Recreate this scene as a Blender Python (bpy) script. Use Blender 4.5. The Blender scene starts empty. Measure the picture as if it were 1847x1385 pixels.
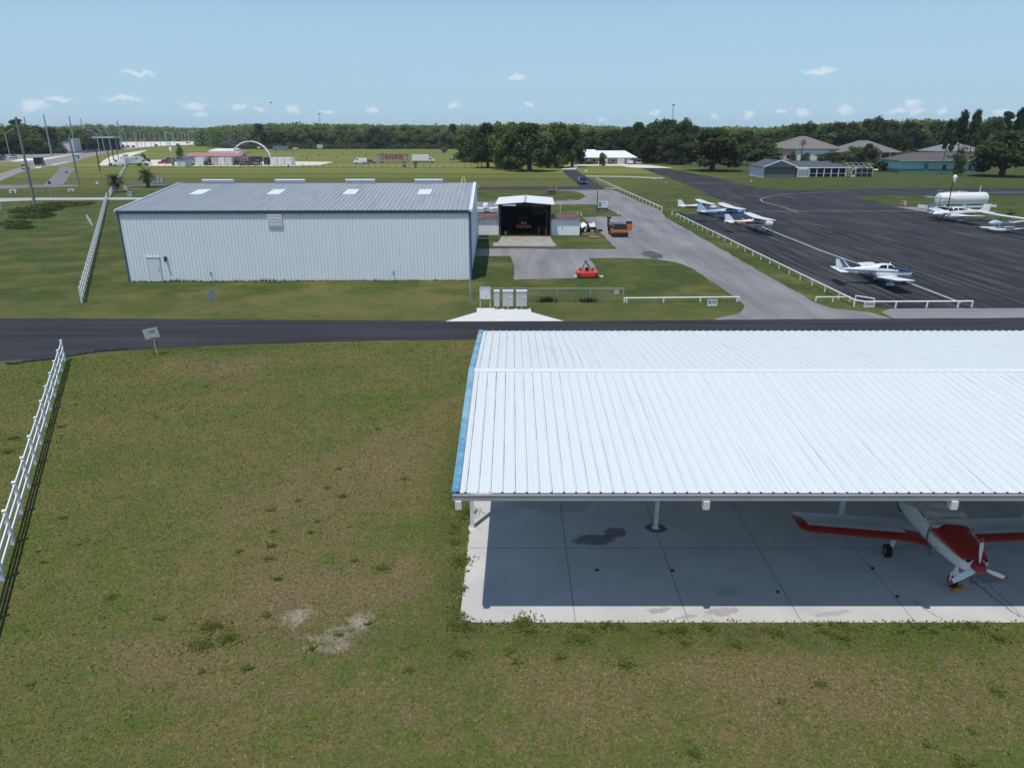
import bpy, math, random
import numpy as np
from mathutils import Vector, Matrix
from mathutils.geometry import tessellate_polygon
random.seed(7)
rng = np.random.default_rng(7)
R = math.radians
C = bpy.context.scene.collection
# ------------------------------------------------------------------ camera model
F, CX, CY, HC, PIT = 1280.0, 923.5, 692.5, 12.5, R(19.5)
CP, SP = math.cos(PIT), math.sin(PIT)

def ray(px, py):
    u, v = (px - CX) / F, (py - CY) / F
    return Vector((u, CP - v * SP, -SP - v * CP))

def G(px, py, z=0.0):
    """ground point (height z) seen at a pixel of the photograph"""
    d = ray(px, py)
    t = (HC - z) / -d.z
    return Vector((d.x * t, d.y * t, z))

def WY(px, py, Y):
    """point at distance Y on the ray of a pixel"""
    d = ray(px, py)
    t = Y / d.y
    return Vector((d.x * t, Y, HC + d.z * t))

def mpp(Y, z=0.0):
    return (Y * CP + (HC - z) * SP) / F

# ------------------------------------------------------------------ materials
MATS = {}

def _nodes(name):
    m = bpy.data.materials.new(name)
    m.use_nodes = True
    nt = m.node_tree
    return m, nt, nt.nodes['Principled BSDF']

def mat(name, col, rough=0.6, metal=0.0, var=0.12, scale=3.0, bump=0.0, spec=0.5, dirt=None, dirt_amt=0.0, dscale=1.2, stretch=None, coat=0.0):
    """plain procedural surface: colour with two octaves of noise, optional dirt blotches"""
    if name in MATS:
        return MATS[name]
    m, nt, b = _nodes(name)
    N, L = nt.nodes, nt.links
    tc = N.new('ShaderNodeTexCoord')
    vec = tc.outputs['Object']
    if stretch:
        mp = N.new('ShaderNodeMapping')
        mp.inputs['Scale'].default_value = stretch
        L.new(vec, mp.inputs['Vector'])
        vec = mp.outputs['Vector']
    nz = N.new('ShaderNodeTexNoise')
    nz.inputs['Scale'].default_value = scale
    nz.inputs['Detail'].default_value = 5
    L.new(vec, nz.inputs['Vector'])
    hi = [min(1, c * (1 + var)) for c in col[:3]] + [1]
    lo = [c * (1 - var) for c in col[:3]] + [1]
    mx = N.new('ShaderNodeMix'); mx.data_type = 'RGBA'
    mx.inputs[6].default_value = lo
    mx.inputs[7].default_value = hi
    cr = N.new('ShaderNodeMapRange')
    cr.inputs[1].default_value = 0.3; cr.inputs[2].default_value = 0.7
    L.new(nz.outputs['Fac'], cr.inputs[0])
    L.new(cr.outputs[0], mx.inputs[0])
    out = mx.outputs[2]
    if dirt:
        n2 = N.new('ShaderNodeTexNoise')
        n2.inputs['Scale'].default_value = dscale
        n2.inputs['Detail'].default_value = 6
        n2.inputs['Roughness'].default_value = 0.65
        L.new(vec, n2.inputs['Vector'])
        c2 = N.new('ShaderNodeMapRange')
        c2.inputs[1].default_value = 0.52; c2.inputs[2].default_value = 0.72
        c2.inputs[4].default_value = dirt_amt
        L.new(n2.outputs['Fac'], c2.inputs[0])
        m2 = N.new('ShaderNodeMix'); m2.data_type = 'RGBA'
        m2.inputs[7].default_value = list(dirt[:3]) + [1]
        L.new(c2.outputs[0], m2.inputs[0])
        L.new(out, m2.inputs[6])
        out = m2.outputs[2]
    L.new(out, b.inputs['Base Color'])
    b.inputs['Roughness'].default_value = rough
    b.inputs['Metallic'].default_value = metal
    b.inputs['Specular IOR Level'].default_value = spec
    b.inputs['Coat Weight'].default_value = coat
    if bump:
        bp = N.new('ShaderNodeBump')
        bp.inputs['Strength'].default_value = bump
        bp.inputs['Distance'].default_value = 0.02
        L.new(nz.outputs['Fac'], bp.inputs['Height'])
        L.new(bp.outputs[0], b.inputs['Normal'])
    MATS[name] = m
    return m

def leafmat(name, cols, scale=0.5, rough=0.7):
    """foliage: colour by clump noise and by object"""
    if name in MATS:
        return MATS[name]
    m, nt, b = _nodes(name)
    N, L = nt.nodes, nt.links
    tc = N.new('ShaderNodeTexCoord')
    nz = N.new('ShaderNodeTexNoise')
    nz.inputs['Scale'].default_value = scale
    nz.inputs['Detail'].default_value = 4
    oi = N.new('ShaderNodeObjectInfo')
    ad = N.new('ShaderNodeVectorMath'); ad.operation = 'ADD'
    L.new(tc.outputs['Object'], ad.inputs[0]); L.new(oi.outputs['Location'], ad.inputs[1])
    L.new(ad.outputs[0], nz.inputs['Vector'])
    rp = N.new('ShaderNodeValToRGB')
    e = rp.color_ramp.elements
    e[0].position, e[1].position = 0.32, 0.7
    e[0].color = list(cols[0]) + [1]
    e[1].color = list(cols[-1]) + [1]
    for i, c in enumerate(cols[1:-1]):
        k = e.new(0.32 + 0.38 * (i + 1) / (len(cols) - 1))
        k.color = list(c) + [1]
    L.new(nz.outputs['Fac'], rp.inputs[0])
    hs = N.new('ShaderNodeHueSaturation')
    mr = N.new('ShaderNodeMapRange')
    mr.inputs[3].default_value = 0.72; mr.inputs[4].default_value = 1.3
    L.new(oi.outputs['Random'], mr.inputs[0])
    L.new(mr.outputs[0], hs.inputs['Value'])
    L.new(rp.outputs[0], hs.inputs['Color'])
    L.new(hs.outputs[0], b.inputs['Base Color'])
    b.inputs['Roughness'].default_value = rough
    b.inputs['Specular IOR Level'].default_value = 0.2
    tr = N.new('ShaderNodeBsdfTranslucent'); L.new(hs.outputs[0], tr.inputs['Color'])
    ms = N.new('ShaderNodeMixShader'); ms.inputs[0].default_value = .45
    L.new(b.outputs[0], ms.inputs[1]); L.new(tr.outputs[0], ms.inputs[2])
    L.new(ms.outputs[0], N['Material Output'].inputs['Surface'])
    MATS[name] = m
    return m

WHITE = mat('white_paint', (.78, .78, .76), .45, var=.05, dirt=(.5, .48, .43), dirt_amt=.25)
VINYL = mat('white_vinyl', (.8, .81, .82), .4, var=.03)
BLACK = mat('black_rubber', (.015, .015, .016), .8, var=.3, scale=8)
DARK = mat('dark_metal', (.03, .03, .034), .5, var=.3)
STEEL = mat('grey_steel', (.36, .38, .40), .45, .3, var=.12)
GALV = mat('galvanised_steel', (.42, .45, .46), .5, .2, var=.12)
GLASS = mat('dark_glass', (.012, .015, .02), .06, var=.2, spec=.8)
CONC = mat('pale_concrete', (.62, .60, .56), .9, var=.10, scale=1.5, dirt=(.35, .32, .28), dirt_amt=.5, dscale=.5)
WOODP = mat('weathered_pole_wood', (.14, .13, .11), .9, var=.3, scale=2, stretch=(1, 1, .1))
CHROME = mat('bright_metal', (.7, .7, .72), .25, .9, var=.05)

# ------------------------------------------------------------------ mesh builder
class MB:
    def __init__(s):
        s.v, s.f, s.m = [], [], []

    def add(s, vs, fs, m=0):
        k = len(s.v)
        s.v += [tuple(p) for p in vs]
        s.f += [tuple(i + k for i in f) for f in fs]
        s.m += [m] * len(fs)

    def box(s, x0, x1, y0, y1, z0, z1, m=0):
        s.add([(x0, y0, z0), (x1, y0, z0), (x1, y1, z0), (x0, y1, z0), (x0, y0, z1), (x1, y0, z1), (x1, y1, z1), (x0, y1, z1)],
              [(0, 3, 2, 1), (4, 5, 6, 7), (0, 1, 5, 4), (1, 2, 6, 5), (2, 3, 7, 6), (3, 0, 4, 7)], m)

    def obox(s, c, size, rz=0.0, m=0, rx=0.0, ry=0.0):
        M = Matrix.Translation(c) @ Matrix.Rotation(rz, 4, 'Z') @ Matrix.Rotation(ry, 4, 'Y') @ Matrix.Rotation(rx, 4, 'X')
        hx, hy, hz = size[0] / 2, size[1] / 2, size[2] / 2
        vs = [M @ Vector(p) for p in [(-hx, -hy, -hz), (hx, -hy, -hz), (hx, hy, -hz), (-hx, hy, -hz), (-hx, -hy, hz), (hx, -hy, hz), (hx, hy, hz), (-hx, hy, hz)]]
        s.add(vs, [(0, 3, 2, 1), (4, 5, 6, 7), (0, 1, 5, 4), (1, 2, 6, 5), (2, 3, 7, 6), (3, 0, 4, 7)], m)

    def beam(s, p0, p1, w, h, m=0):
        p0, p1 = Vector(p0), Vector(p1)
        d = (p1 - p0).normalized()
        up = Vector((0, 0, 1)) if abs(d.z) < .95 else Vector((0, 1, 0))
        sd = d.cross(up).normalized() * (w / 2)
        u = sd.cross(d).normalized() * (h / 2)
        vs = [p0 - sd - u, p0 + sd - u, p0 + sd + u, p0 - sd + u, p1 - sd - u, p1 + sd - u, p1 + sd + u, p1 - sd + u]
        s.add(vs, [(0, 1, 2, 3), (7, 6, 5, 4), (0, 4, 5, 1), (1, 5, 6, 2), (2, 6, 7, 3), (3, 7, 4, 0)], m)

    def cyl(s, p0, p1, r0, r1=None, n=10, m=0, caps=True):
        p0, p1 = Vector(p0), Vector(p1)
        r1 = r0 if r1 is None else r1
        d = (p1 - p0).normalized()
        a = Vector((1, 0, 0)) if abs(d.x) < .9 else Vector((0, 1, 0))
        e1 = d.cross(a).normalized(); e2 = d.cross(e1)
        vs = []
        for p, r in ((p0, r0), (p1, r1)):
            for i in range(n):
                t = 2 * math.pi * i / n
                vs.append(p + e1 * (r * math.cos(t)) + e2 * (r * math.sin(t)))
        fs = [(i, (i + 1) % n, n + (i + 1) % n, n + i) for i in range(n)]
        if caps:
            fs += [tuple(range(n))[::-1], tuple(range(n, 2 * n))]
        s.add(vs, fs, m)

    def tube(s, pts, r, n=6, m=0):
        for a, b in zip(pts[:-1], pts[1:]):
            s.cyl(a, b, r, r, n, m)

    def loft(s, rings, m=0, cap0=True, cap1=True, closed=True):
        n = len(rings[0]); vs = [p for r in rings for p in r]; fs = []
        for k in range(len(rings) - 1):
            for i in range(n if closed else n - 1):
                j = (i + 1) % n
                fs.append((k * n + i, k * n + j, (k + 1) * n + j, (k + 1) * n + i))
        if cap0: fs.append(tuple(range(n))[::-1])
        if cap1: fs.append(tuple(range((len(rings) - 1) * n, len(rings) * n)))
        s.add(vs, fs, m)

    def ell(s, c, rx, ry, rz, nu=12, nv=8, m=0):
        rings = []
        for k in range(nv + 1):
            a = -math.pi / 2 + math.pi * k / nv
            q = max(math.cos(a), .02)
            rings.append([(c[0] + rx * q * math.cos(2 * math.pi * i / nu), c[1] + ry * q * math.sin(2 * math.pi * i / nu), c[2] + rz * math.sin(a)) for i in range(nu)])
        s.loft(rings, m)

    def prism(s, poly, y0, y1, m=0, axis='y'):
        """poly in the two other axes (x,z for axis y; y,z for axis x; x,y for axis z) pushed along axis"""
        def P(p, q):
            return {'y': (p[0], q, p[1]), 'x': (q, p[0], p[1]), 'z': (p[0], p[1], q)}[axis]
        n = len(poly)
        vs = [P(p, y0) for p in poly] + [P(p, y1) for p in poly]
        fs = [(i, (i + 1) % n, n + (i + 1) % n, n + i) for i in range(n)]
        tri = tessellate_polygon([[Vector((p[0], p[1], 0)) for p in poly]])
        fs += [tuple(t) for t in tri] + [tuple(i + n for i in t[::-1]) for t in tri]
        s.add(vs, fs, m)

    def poly(s, pts, m=0):
        tri = tessellate_polygon([[Vector(p) for p in pts]])
        s.add(pts, [tuple(t) for t in tri], m)

    def build(s, name, mats, parent=None, smooth=None, loc=None, rz=0.0):
        me = bpy.data.meshes.new(name)
        me.from_pydata(s.v, [], s.f)
        mats = mats if isinstance(mats, (list, tuple)) else [mats]
        for mm in mats:
            me.materials.append(mm)
        if len(mats) > 1:
            me.polygons.foreach_set('material_index', s.m)
        import bmesh
        bm = bmesh.new(); bm.from_mesh(me)
        bmesh.ops.recalc_face_normals(bm, faces=bm.faces)
        bm.to_mesh(me); bm.free()
        if smooth:
            me.shade_smooth()
            me.set_sharp_from_angle(angle=R(smooth))
        o = bpy.data.objects.new(name, me)
        C.objects.link(o)
        if parent: o.parent = parent
        if loc is not None: o.location = loc
        o.rotation_euler.z = rz
        return o

def tag(o, label=None, cat=None, group=None, kind=None):
    if label: o['label'] = label
    if cat: o['category'] = cat
    if group: o['group'] = group
    if kind: o['kind'] = kind
    return o

def thing(name, label, cat, loc=(0, 0, 0), rz=0.0, group=None):
    o = bpy.data.objects.new(name, None)
    C.objects.link(o)
    o.location = loc
    o.rotation_euler.z = rz
    o.empty_display_size = .2
    return tag(o, label, cat, group)

def dup(o, loc, rz=0.0, label=None, sc=None, group=None):
    """copy of a thing with copies of its parts and sub-parts"""
    r = o.copy(); C.objects.link(r)
    r.location = loc; r.rotation_euler.z = rz
    if sc is not None: r.scale = sc if isinstance(sc, (tuple, list)) else (sc, sc, sc)
    if label: r['label'] = label
    if group: r['group'] = group
    def rec(a, b):
        for ch in list(a.children):
            c = ch.copy(); C.objects.link(c); c.parent = b
            rec(ch, c)
    rec(o, r)
    return r

def sheet(name, pts, z, m, jit=0.0, step=1.5, px=True):
    """flat sheet of ground cover given by pixels of the photograph; jit frays its edge"""
    P = [G(*p) for p in pts] if px else [Vector((p[0], p[1], 0)) for p in pts]
    Q = []
    r2 = random.Random(len(name) * 13 + len(pts))
    for a, b in zip(P, P[1:] + P[:1]):
        n = max(1, min(60, int((b - a).length / step))) if jit else 1
        for i in range(n):
            q = a.lerp(b, i / n)
            if jit:
                q += Vector((r2.uniform(-jit, jit), r2.uniform(-jit, jit), 0))
            Q.append((q.x, q.y, z))
    b = MB(); b.poly(Q)
    o = b.build(name, m)
    for p in o.data.polygons:
        if p.normal.z < 0:
            p.flip()
    return tag(o, kind='structure')

def font(txt, size, m, parent, loc, rot=(R(90), 0, 0), name='lettering', ext=.004, align='CENTER', sx=1.0):
    cu = bpy.data.curves.new(name, 'FONT')
    cu.body = txt; cu.size = size; cu.align_x = align; cu.align_y = 'CENTER'
    cu.extrude = ext
    cu.offset = size * .012
    cu.materials.append(m)
    tmp = bpy.data.objects.new(name, cu)
    C.objects.link(tmp)
    bpy.context.view_layer.update()
    me = bpy.data.meshes.new_from_object(tmp)
    bpy.data.objects.remove(tmp)
    o = bpy.data.objects.new(name, me)
    C.objects.link(o)
    o.parent = parent; o.location = loc; o.rotation_euler = rot
    o.scale = (sx, 1, 1)
    return o

# ------------------------------------------------------------------ render, camera, light, sky
sc = bpy.context.scene
sc.view_settings.view_transform = 'Standard'
sc.view_settings.look = 'None'
sc.view_settings.exposure = 0.06
sc.view_settings.gamma = 1.0
cam = bpy.data.cameras.new('camera')
cam.sensor_width = 36
cam.lens = 36 * F / 1847
cam.clip_start = .1
cam.clip_end = 30000
co = bpy.data.objects.new('camera', cam)
C.objects.link(co)
co.location = (0, 0, HC)
co.rotation_euler = (R(90) - PIT, 0, 0)
sc.camera = co
SHX, SHY = .165, .27                     # shadow shift per metre of height
sd = Vector((SHX, SHY, -1))
sun = bpy.data.lights.new('sun', 'SUN')
sun.energy = 3.35
sun.angle = R(.5)
sun.color = (1, .955, .89)
so = bpy.data.objects.new('sun', sun)
C.objects.link(so)
so.rotation_euler = sd.to_track_quat('-Z', 'Y').to_euler()
EL = math.asin(1 / sd.length)
w = bpy.data.worlds.new('World')
sc.world = w
w.use_nodes = True
nt = w.node_tree; N = nt.nodes; L = nt.links
bg = N['Background']
sky = N.new('ShaderNodeTexSky')
sky.sky_type = 'NISHITA'
sky.sun_disc = False
sky.sun_elevation = EL
sky.sun_rotation = math.atan2(-SHX, -SHY)
sky.altitude = 0
sky.air_density = 1.0
sky.dust_density = .0
sky.ozone_density = 1.0
bg.inputs['Strength'].default_value = .125
# small fair-weather clouds of the sky, low over the horizon
CL = [(60, 190, 26, 12), (350, 190, 30, 6), (430, 190, 16, 7), (470, 197, 14, 6), (672, 197, 16, 8), (527, 195, 20, 9),
      (818, 190, 14, 8), (360, 205, 14, 7), (1290, 208, 12, 7), (1352, 206, 16, 8), (1405, 205, 14, 7), (1450, 205, 16, 8),
      (1525, 200, 20, 10), (1645, 188, 16, 10), (1620, 201, 22, 8), (1655, 200, 18, 6), (1700, 200, 14, 6), (1180, 205, 14, 8),
      (105, 176, 30, 7), (225, 178, 40, 6), (955, 188, 12, 7), (1810, 205, 20, 8), (1085, 214, 16, 5), (590, 204, 22, 5),
      (250, 132, 34, 6), (930, 140, 24, 6), (1480, 128, 40, 7)]
geo = N.new('ShaderNodeTexCoord')
nzv = N.new('ShaderNodeTexNoise')
nzv.inputs['Scale'].default_value = 60
nzv.inputs['Detail'].default_value = 6
nzv.inputs['Roughness'].default_value = .6
L.new(geo.outputs['Generated'], nzv.inputs['Vector'])
sb = N.new('ShaderNodeVectorMath'); sb.operation = 'SUBTRACT'
sb.inputs[1].default_value = (.5, .5, .5)
L.new(nzv.outputs['Color'], sb.inputs[0])
scv = N.new('ShaderNodeVectorMath'); scv.operation = 'SCALE'
scv.inputs['Scale'].default_value = .022
L.new(sb.outputs[0], scv.inputs[0])
wob = N.new('ShaderNodeVectorMath'); wob.operation = 'ADD'
L.new(geo.outputs['Generated'], wob.inputs[0]); L.new(scv.outputs[0], wob.inputs[1])
acc = None
for (px, py, rx, ry) in CL:
    d = ray(px, py).normalized()
    az = math.atan2(d.x, d.y)
    mp = N.new('ShaderNodeMapping'); mp.vector_type = 'TEXTURE'
    mp.inputs['Location'].default_value = d
    mp.inputs['Rotation'].default_value = (0, 0, -az)
    mp.inputs['Scale'].default_value = (rx / F * .9, rx / F * 2, ry / F * .9)
    L.new(wob.outputs[0], mp.inputs['Vector'])
    ln = N.new('ShaderNodeVectorMath'); ln.operation = 'LENGTH'
    L.new(mp.outputs[0], ln.inputs[0])
    mr = N.new('ShaderNodeMapRange'); mr.interpolation_type = 'SMOOTHSTEP'
    mr.inputs[1].default_value = 1.0; mr.inputs[2].default_value = .25
    L.new(ln.outputs['Value'], mr.inputs[0])
    if acc is None:
        acc = mr.outputs[0]
    else:
        mx = N.new('ShaderNodeMath'); mx.operation = 'MAXIMUM'
        L.new(acc, mx.inputs[0]); L.new(mr.outputs[0], mx.inputs[1])
        acc = mx.outputs[0]
am = N.new('ShaderNodeMath'); am.operation = 'MULTIPLY'
am.inputs[1].default_value = .5
L.new(acc, am.inputs[0])
mixc = N.new('ShaderNodeMix'); mixc.data_type = 'RGBA'
mixc.inputs[7].default_value = (6.9, 7.1, 7.4, 1)
L.new(am.outputs[0], mixc.inputs[0])
# humid air: the low sky is a pale cyan
sep = N.new('ShaderNodeSeparateXYZ'); L.new(geo.outputs['Generated'], sep.inputs[0])
hz_ = N.new('ShaderNodeMapRange'); hz_.inputs[1].default_value = .0; hz_.inputs[2].default_value = .32; hz_.inputs[3].default_value = .92; hz_.inputs[4].default_value = 0.0
hz_.interpolation_type = 'SMOOTHSTEP'
L.new(sep.outputs['Z'], hz_.inputs[0])
low = N.new('ShaderNodeValToRGB'); e = low.color_ramp.elements
e[0].position, e[1].position = 0.0, .22
e[0].color = (.365, .57, .735, 1); e[1].color = (.25, .465, .66, 1)
L.new(sep.outputs['Z'], low.inputs[0])
lsc = N.new('ShaderNodeVectorMath'); lsc.operation = 'SCALE'; lsc.inputs['Scale'].default_value = 8.2
L.new(low.outputs[0], lsc.inputs[0])
mixs = N.new('ShaderNodeMix'); mixs.data_type = 'RGBA'
L.new(hz_.outputs[0], mixs.inputs[0]); L.new(sky.outputs[0], mixs.inputs[6]); L.new(lsc.outputs[0], mixs.inputs[7])
L.new(mixs.outputs[2], mixc.inputs[6])
L.new(mixc.outputs[2], bg.inputs['Color'])
# ------------------------------------------------------------------ the ground and what is laid on it
def asphalt(name, base, streak_dir=0.0, var=.25, light=None, amt=.5, sx=.05, sy=.9, sharp=(.38, .7)):
    m, nt, b = _nodes(name)
    N, L = nt.nodes, nt.links
    tc = N.new('ShaderNodeTexCoord')
    mp = N.new('ShaderNodeMapping')
    mp.inputs['Rotation'].default_value = (0, 0, streak_dir)
    mp2 = N.new('ShaderNodeMapping')
    mp2.inputs['Scale'].default_value = (sx, sy, 1)
    L.new(tc.outputs['Object'], mp.inputs['Vector']); L.new(mp.outputs[0], mp2.inputs['Vector'])
    a = N.new('ShaderNodeTexNoise'); a.inputs['Scale'].default_value = 1; a.inputs['Detail'].default_value = 7; a.inputs['Roughness'].default_value = .62
    L.new(mp2.outputs[0], a.inputs['Vector'])
    f = N.new('ShaderNodeTexNoise'); f.inputs['Scale'].default_value = 7; f.inputs['Detail'].default_value = 6; f.inputs['Roughness'].default_value = .7
    L.new(tc.outputs['Object'], f.inputs['Vector'])
    g = N.new('ShaderNodeTexNoise'); g.inputs['Scale'].default_value = .12; g.inputs['Detail'].default_value = 4
    L.new(tc.outputs['Object'], g.inputs['Vector'])
    s1 = N.new('ShaderNodeMapRange'); s1.inputs[1].default_value = sharp[0]; s1.inputs[2].default_value = sharp[1]
    L.new(a.outputs['Fac'], s1.inputs[0])
    mx = N.new('ShaderNodeMix'); mx.data_type = 'RGBA'
    mx.inputs[6].default_value = list(base) + [1]
    mx.inputs[7].default_value = list(light or [c * 2 for c in base]) + [1]
    ml = N.new('ShaderNodeMath'); ml.operation = 'MULTIPLY'; ml.inputs[1].default_value = amt
    L.new(s1.outputs[0], ml.inputs[0]); L.new(ml.outputs[0], mx.inputs[0])
    hs = N.new('ShaderNodeHueSaturation')
    ad = N.new('ShaderNodeMath'); ad.operation = 'ADD'
    L.new(f.outputs['Fac'], ad.inputs[0]); L.new(g.outputs['Fac'], ad.inputs[1])
    mr = N.new('ShaderNodeMapRange'); mr.inputs[1].default_value = .6; mr.inputs[2].default_value = 1.4
    mr.inputs[3].default_value = 1 - var; mr.inputs[4].default_value = 1 + var
    L.new(ad.outputs[0], mr.inputs[0]); L.new(mr.outputs[0], hs.inputs['Value'])
    L.new(mx.outputs[2], hs.inputs['Color']); L.new(hs.outputs[0], b.inputs['Base Color'])
    b.inputs['Roughness'].default_value = .85
    b.inputs['Specular IOR Level'].default_value = .3
    return m

def grassmat(name, blade=False):
    """lawn: green and straw patches, worn brown zones and bare sand, by place"""
    m, nt, b = _nodes(name)
    N, L = nt.nodes, nt.links
    tc = N.new('ShaderNodeTexCoord')
    def noise(s, d=5, r=.6, st=None):
        n = N.new('ShaderNodeTexNoise'); n.inputs['Scale'].default_value = s
        n.inputs['Detail'].default_value = d; n.inputs['Roughness'].default_value = r
        v = tc.outputs['Object']
        if st:
            q = N.new('ShaderNodeMapping'); q.inputs['Scale'].default_value = st
            L.new(v, q.inputs['Vector']); v = q.outputs[0]
        L.new(v, n.inputs['Vector'])
        return n.outputs['Fac']
    def rng_(x, a, c, lo=0.0, hi=1.0, smooth=False):
        q = N.new('ShaderNodeMapRange'); q.inputs[1].default_value = a; q.inputs[2].default_value = c
        q.inputs[3].default_value = lo; q.inputs[4].default_value = hi
        if smooth: q.interpolation_type = 'SMOOTHSTEP'
        L.new(x, q.inputs[0]); return q.outputs[0]
    def mth(op, x, y):
        q = N.new('ShaderNodeMath'); q.operation = op
        for i, t in enumerate((x, y)):
            if isinstance(t, (int, float)): q.inputs[i].default_value = t
            else: L.new(t, q.inputs[i])
        return q.outputs[0]
    def mix(fac, x, y):
        q = N.new('ShaderNodeMix'); q.data_type = 'RGBA'
        for i, t in ((0, fac), (6, x), (7, y)):
            if isinstance(t, (tuple, list)): q.inputs[i].default_value = list(t) + [1]
            elif isinstance(t, (int, float)): q.inputs[i].default_value = t
            else: L.new(t, q.inputs[i])
        return q.outputs[2]
    def spot(px, py, rx, ry, rot=0.0):
        p = G(px, py)
        q = N.new('ShaderNodeMapping'); q.vector_type = 'TEXTURE'
        q.inputs['Location'].default_value = p; q.inputs['Scale'].default_value = (rx, ry, 1)
        q.inputs['Rotation'].default_value = (0, 0, rot)
        L.new(tc.outputs['Object'], q.inputs['Vector'])
        sx = N.new('ShaderNodeVectorMath'); sx.operation = 'MULTIPLY'; sx.inputs[1].default_value = (1, 1, 0)
        L.new(q.outputs[0], sx.inputs[0])
        l = N.new('ShaderNodeVectorMath'); l.operation = 'LENGTH'
        L.new(sx.outputs[0], l.inputs[0])
        return rng_(l.outputs['Value'], 1.0, .0, 0, 1, True)
    n0 = noise(.035, 4); n1 = noise(.22, 5, .65); n2 = noise(1.3, 6, .7); n3 = noise(9, 5, .75)
    K = 1.55 if blade else 1.12
    sc3 = lambda t: tuple(K * q for q in t)
    green = mix(rng_(n3, .3, .7), sc3((.048, .076, .014)), sc3((.1, .13, .03)))
    olive = mix(rng_(n3, .3, .7), sc3((.085, .082, .024)), sc3((.165, .145, .052)))
    brown = mix(rng_(n3, .3, .72), sc3((.085, .066, .03)), sc3((.215, .17, .09)))
    sand = mix(rng_(n3, .35, .7), (.2, .165, .115), (.44, .39, .32))
    wear = mth('MAXIMUM', spot(560, 900, 6.2, 8), mth('MAXIMUM', spot(600, 1060, 7.0, 5), mth('MAXIMUM', spot(700, 830, 4, 9), mth('MULTIPLY', spot(420, 660, 5, 4), .8))))
    wear = mth('MAXIMUM', wear, mth('MULTIPLY', spot(1400, 1230, 22, 3.2), .8))
    wear = mth('MAXIMUM', wear, mth('MULTIPLY', spot(330, 1190, 5, 3.0), .8))
    base = mth('ADD', mth('MULTIPLY', n1, .6), mth('MULTIPLY', n2, .5))
    base = mth('ADD', base, mth('MULTIPLY', n0, .35))
    n4 = noise(3.6, 4, .7)
    base = mth('ADD', base, mth('MULTIPLY', mth('SUBTRACT', n4, .5), .35))
    f1 = rng_(base, .58, .82)
    c = mix(f1, green, olive)
    bz = mth('ADD', mth('MULTIPLY', wear, .42), mth('SUBTRACT', mth('ADD', mth('MULTIPLY', n1, .8), mth('MULTIPLY', n2, 1.0)), .9))
    c = mix(rng_(mth('ADD', bz, mth('MULTIPLY', mth('SUBTRACT', n4, .5), .7)), .02, .5), c, brown)
    lush = mth('MAXIMUM', spot(340, 625, 9, 3), mth('MAXIMUM', spot(830, 1080, 1.7, 5), spot(830, 880, 1.5, 8)))
    lush = mth('MAXIMUM', lush, mth('MAXIMUM', spot(1150, 495, 7, 7), mth('MULTIPLY', spot(1300, 1150, 18, 1.1), .9)))
    lush = mth('MAXIMUM', lush, mth('MULTIPLY', spot(1000, 562, 14, 3), .8))
    c = mix(mth('MULTIPLY', lush, rng_(n2, .35, .6)), c, (.055, .088, .02))
    sn = mth('MAXIMUM', spot(535, 1112, .75, .9), mth('MAXIMUM', spot(650, 1122, .8, .7), mth('MULTIPLY', spot(600, 1150, 1.7, 1.3), .7)))
    c = mix(rng_(mth('ADD', sn, mth('ADD', mth('MULTIPLY', mth('SUBTRACT', n2, .5), 2.0), mth('MULTIPLY', mth('SUBTRACT', n4, .5), 1.4))), .42, .95), c, sand)
    # the unmown field past the yard is pale, its tone varies in strips along the road
    sep = N.new('ShaderNodeSeparateXYZ'); L.new(tc.outputs['Object'], sep.inputs[0])
    midg = mth('MULTIPLY', rng_(sep.outputs['Y'], 46, 58), rng_(sep.outputs['Y'], 200, 160))
    lawn = mix(rng_(mth('ADD', mth('MULTIPLY', n2, .45), mth('MULTIPLY', n3, .55)), .36, .64), (.03, .052, .012), (.078, .105, .028))
    c = mix(mth('MULTIPLY', midg, rng_(mth('ADD', n1, mth('MULTIPLY', spot(640, 540, 16, 7), .25)), .68, .42)), c, lawn)
    right = mth('MULTIPLY', rng_(sep.outputs['X'], 25, 60), rng_(sep.outputs['Y'], 120, 150))
    c = mix(mth('MULTIPLY', right, .8), c, mix(rng_(n1, .35, .7), (.038, .06, .014), (.075, .1, .028)))  # lawns at the right painted darker for the cloud shadow over them
    far = mth('MULTIPLY', rng_(sep.outputs['Y'], 190, 215), rng_(sep.outputs['X'], 75, 50))
    strip = noise(1, 3, .5, (.002, .07, 1))
    field = mix(rng_(strip, .4, .62), (.115, .145, .028), (.215, .23, .06))
    field = mix(rng_(n1, .45, .8), field, (.2, .185, .065))
    field = mix(mth('MULTIPLY', rng_(sep.outputs['Y'], 250, 205), .75), field, mix(rng_(n2, .3, .7), (.045, .062, .016), (.085, .088, .03)))  # cloud shadow painted into the near band of the field
    c = mix(mth('MULTIPLY', far, .85), c, field)
    L.new(c, b.inputs['Base Color'])
    b.inputs['Roughness'].default_value = .95
    b.inputs['Specular IOR Level'].default_value = .12
    if not blade:
        bp = N.new('ShaderNodeBump'); bp.inputs['Strength'].default_value = .9; bp.inputs['Distance'].default_value = .06
        L.new(mth('ADD', n3, n2), bp.inputs['Height']); L.new(bp.outputs[0], b.inputs['Normal'])
    return m

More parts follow.
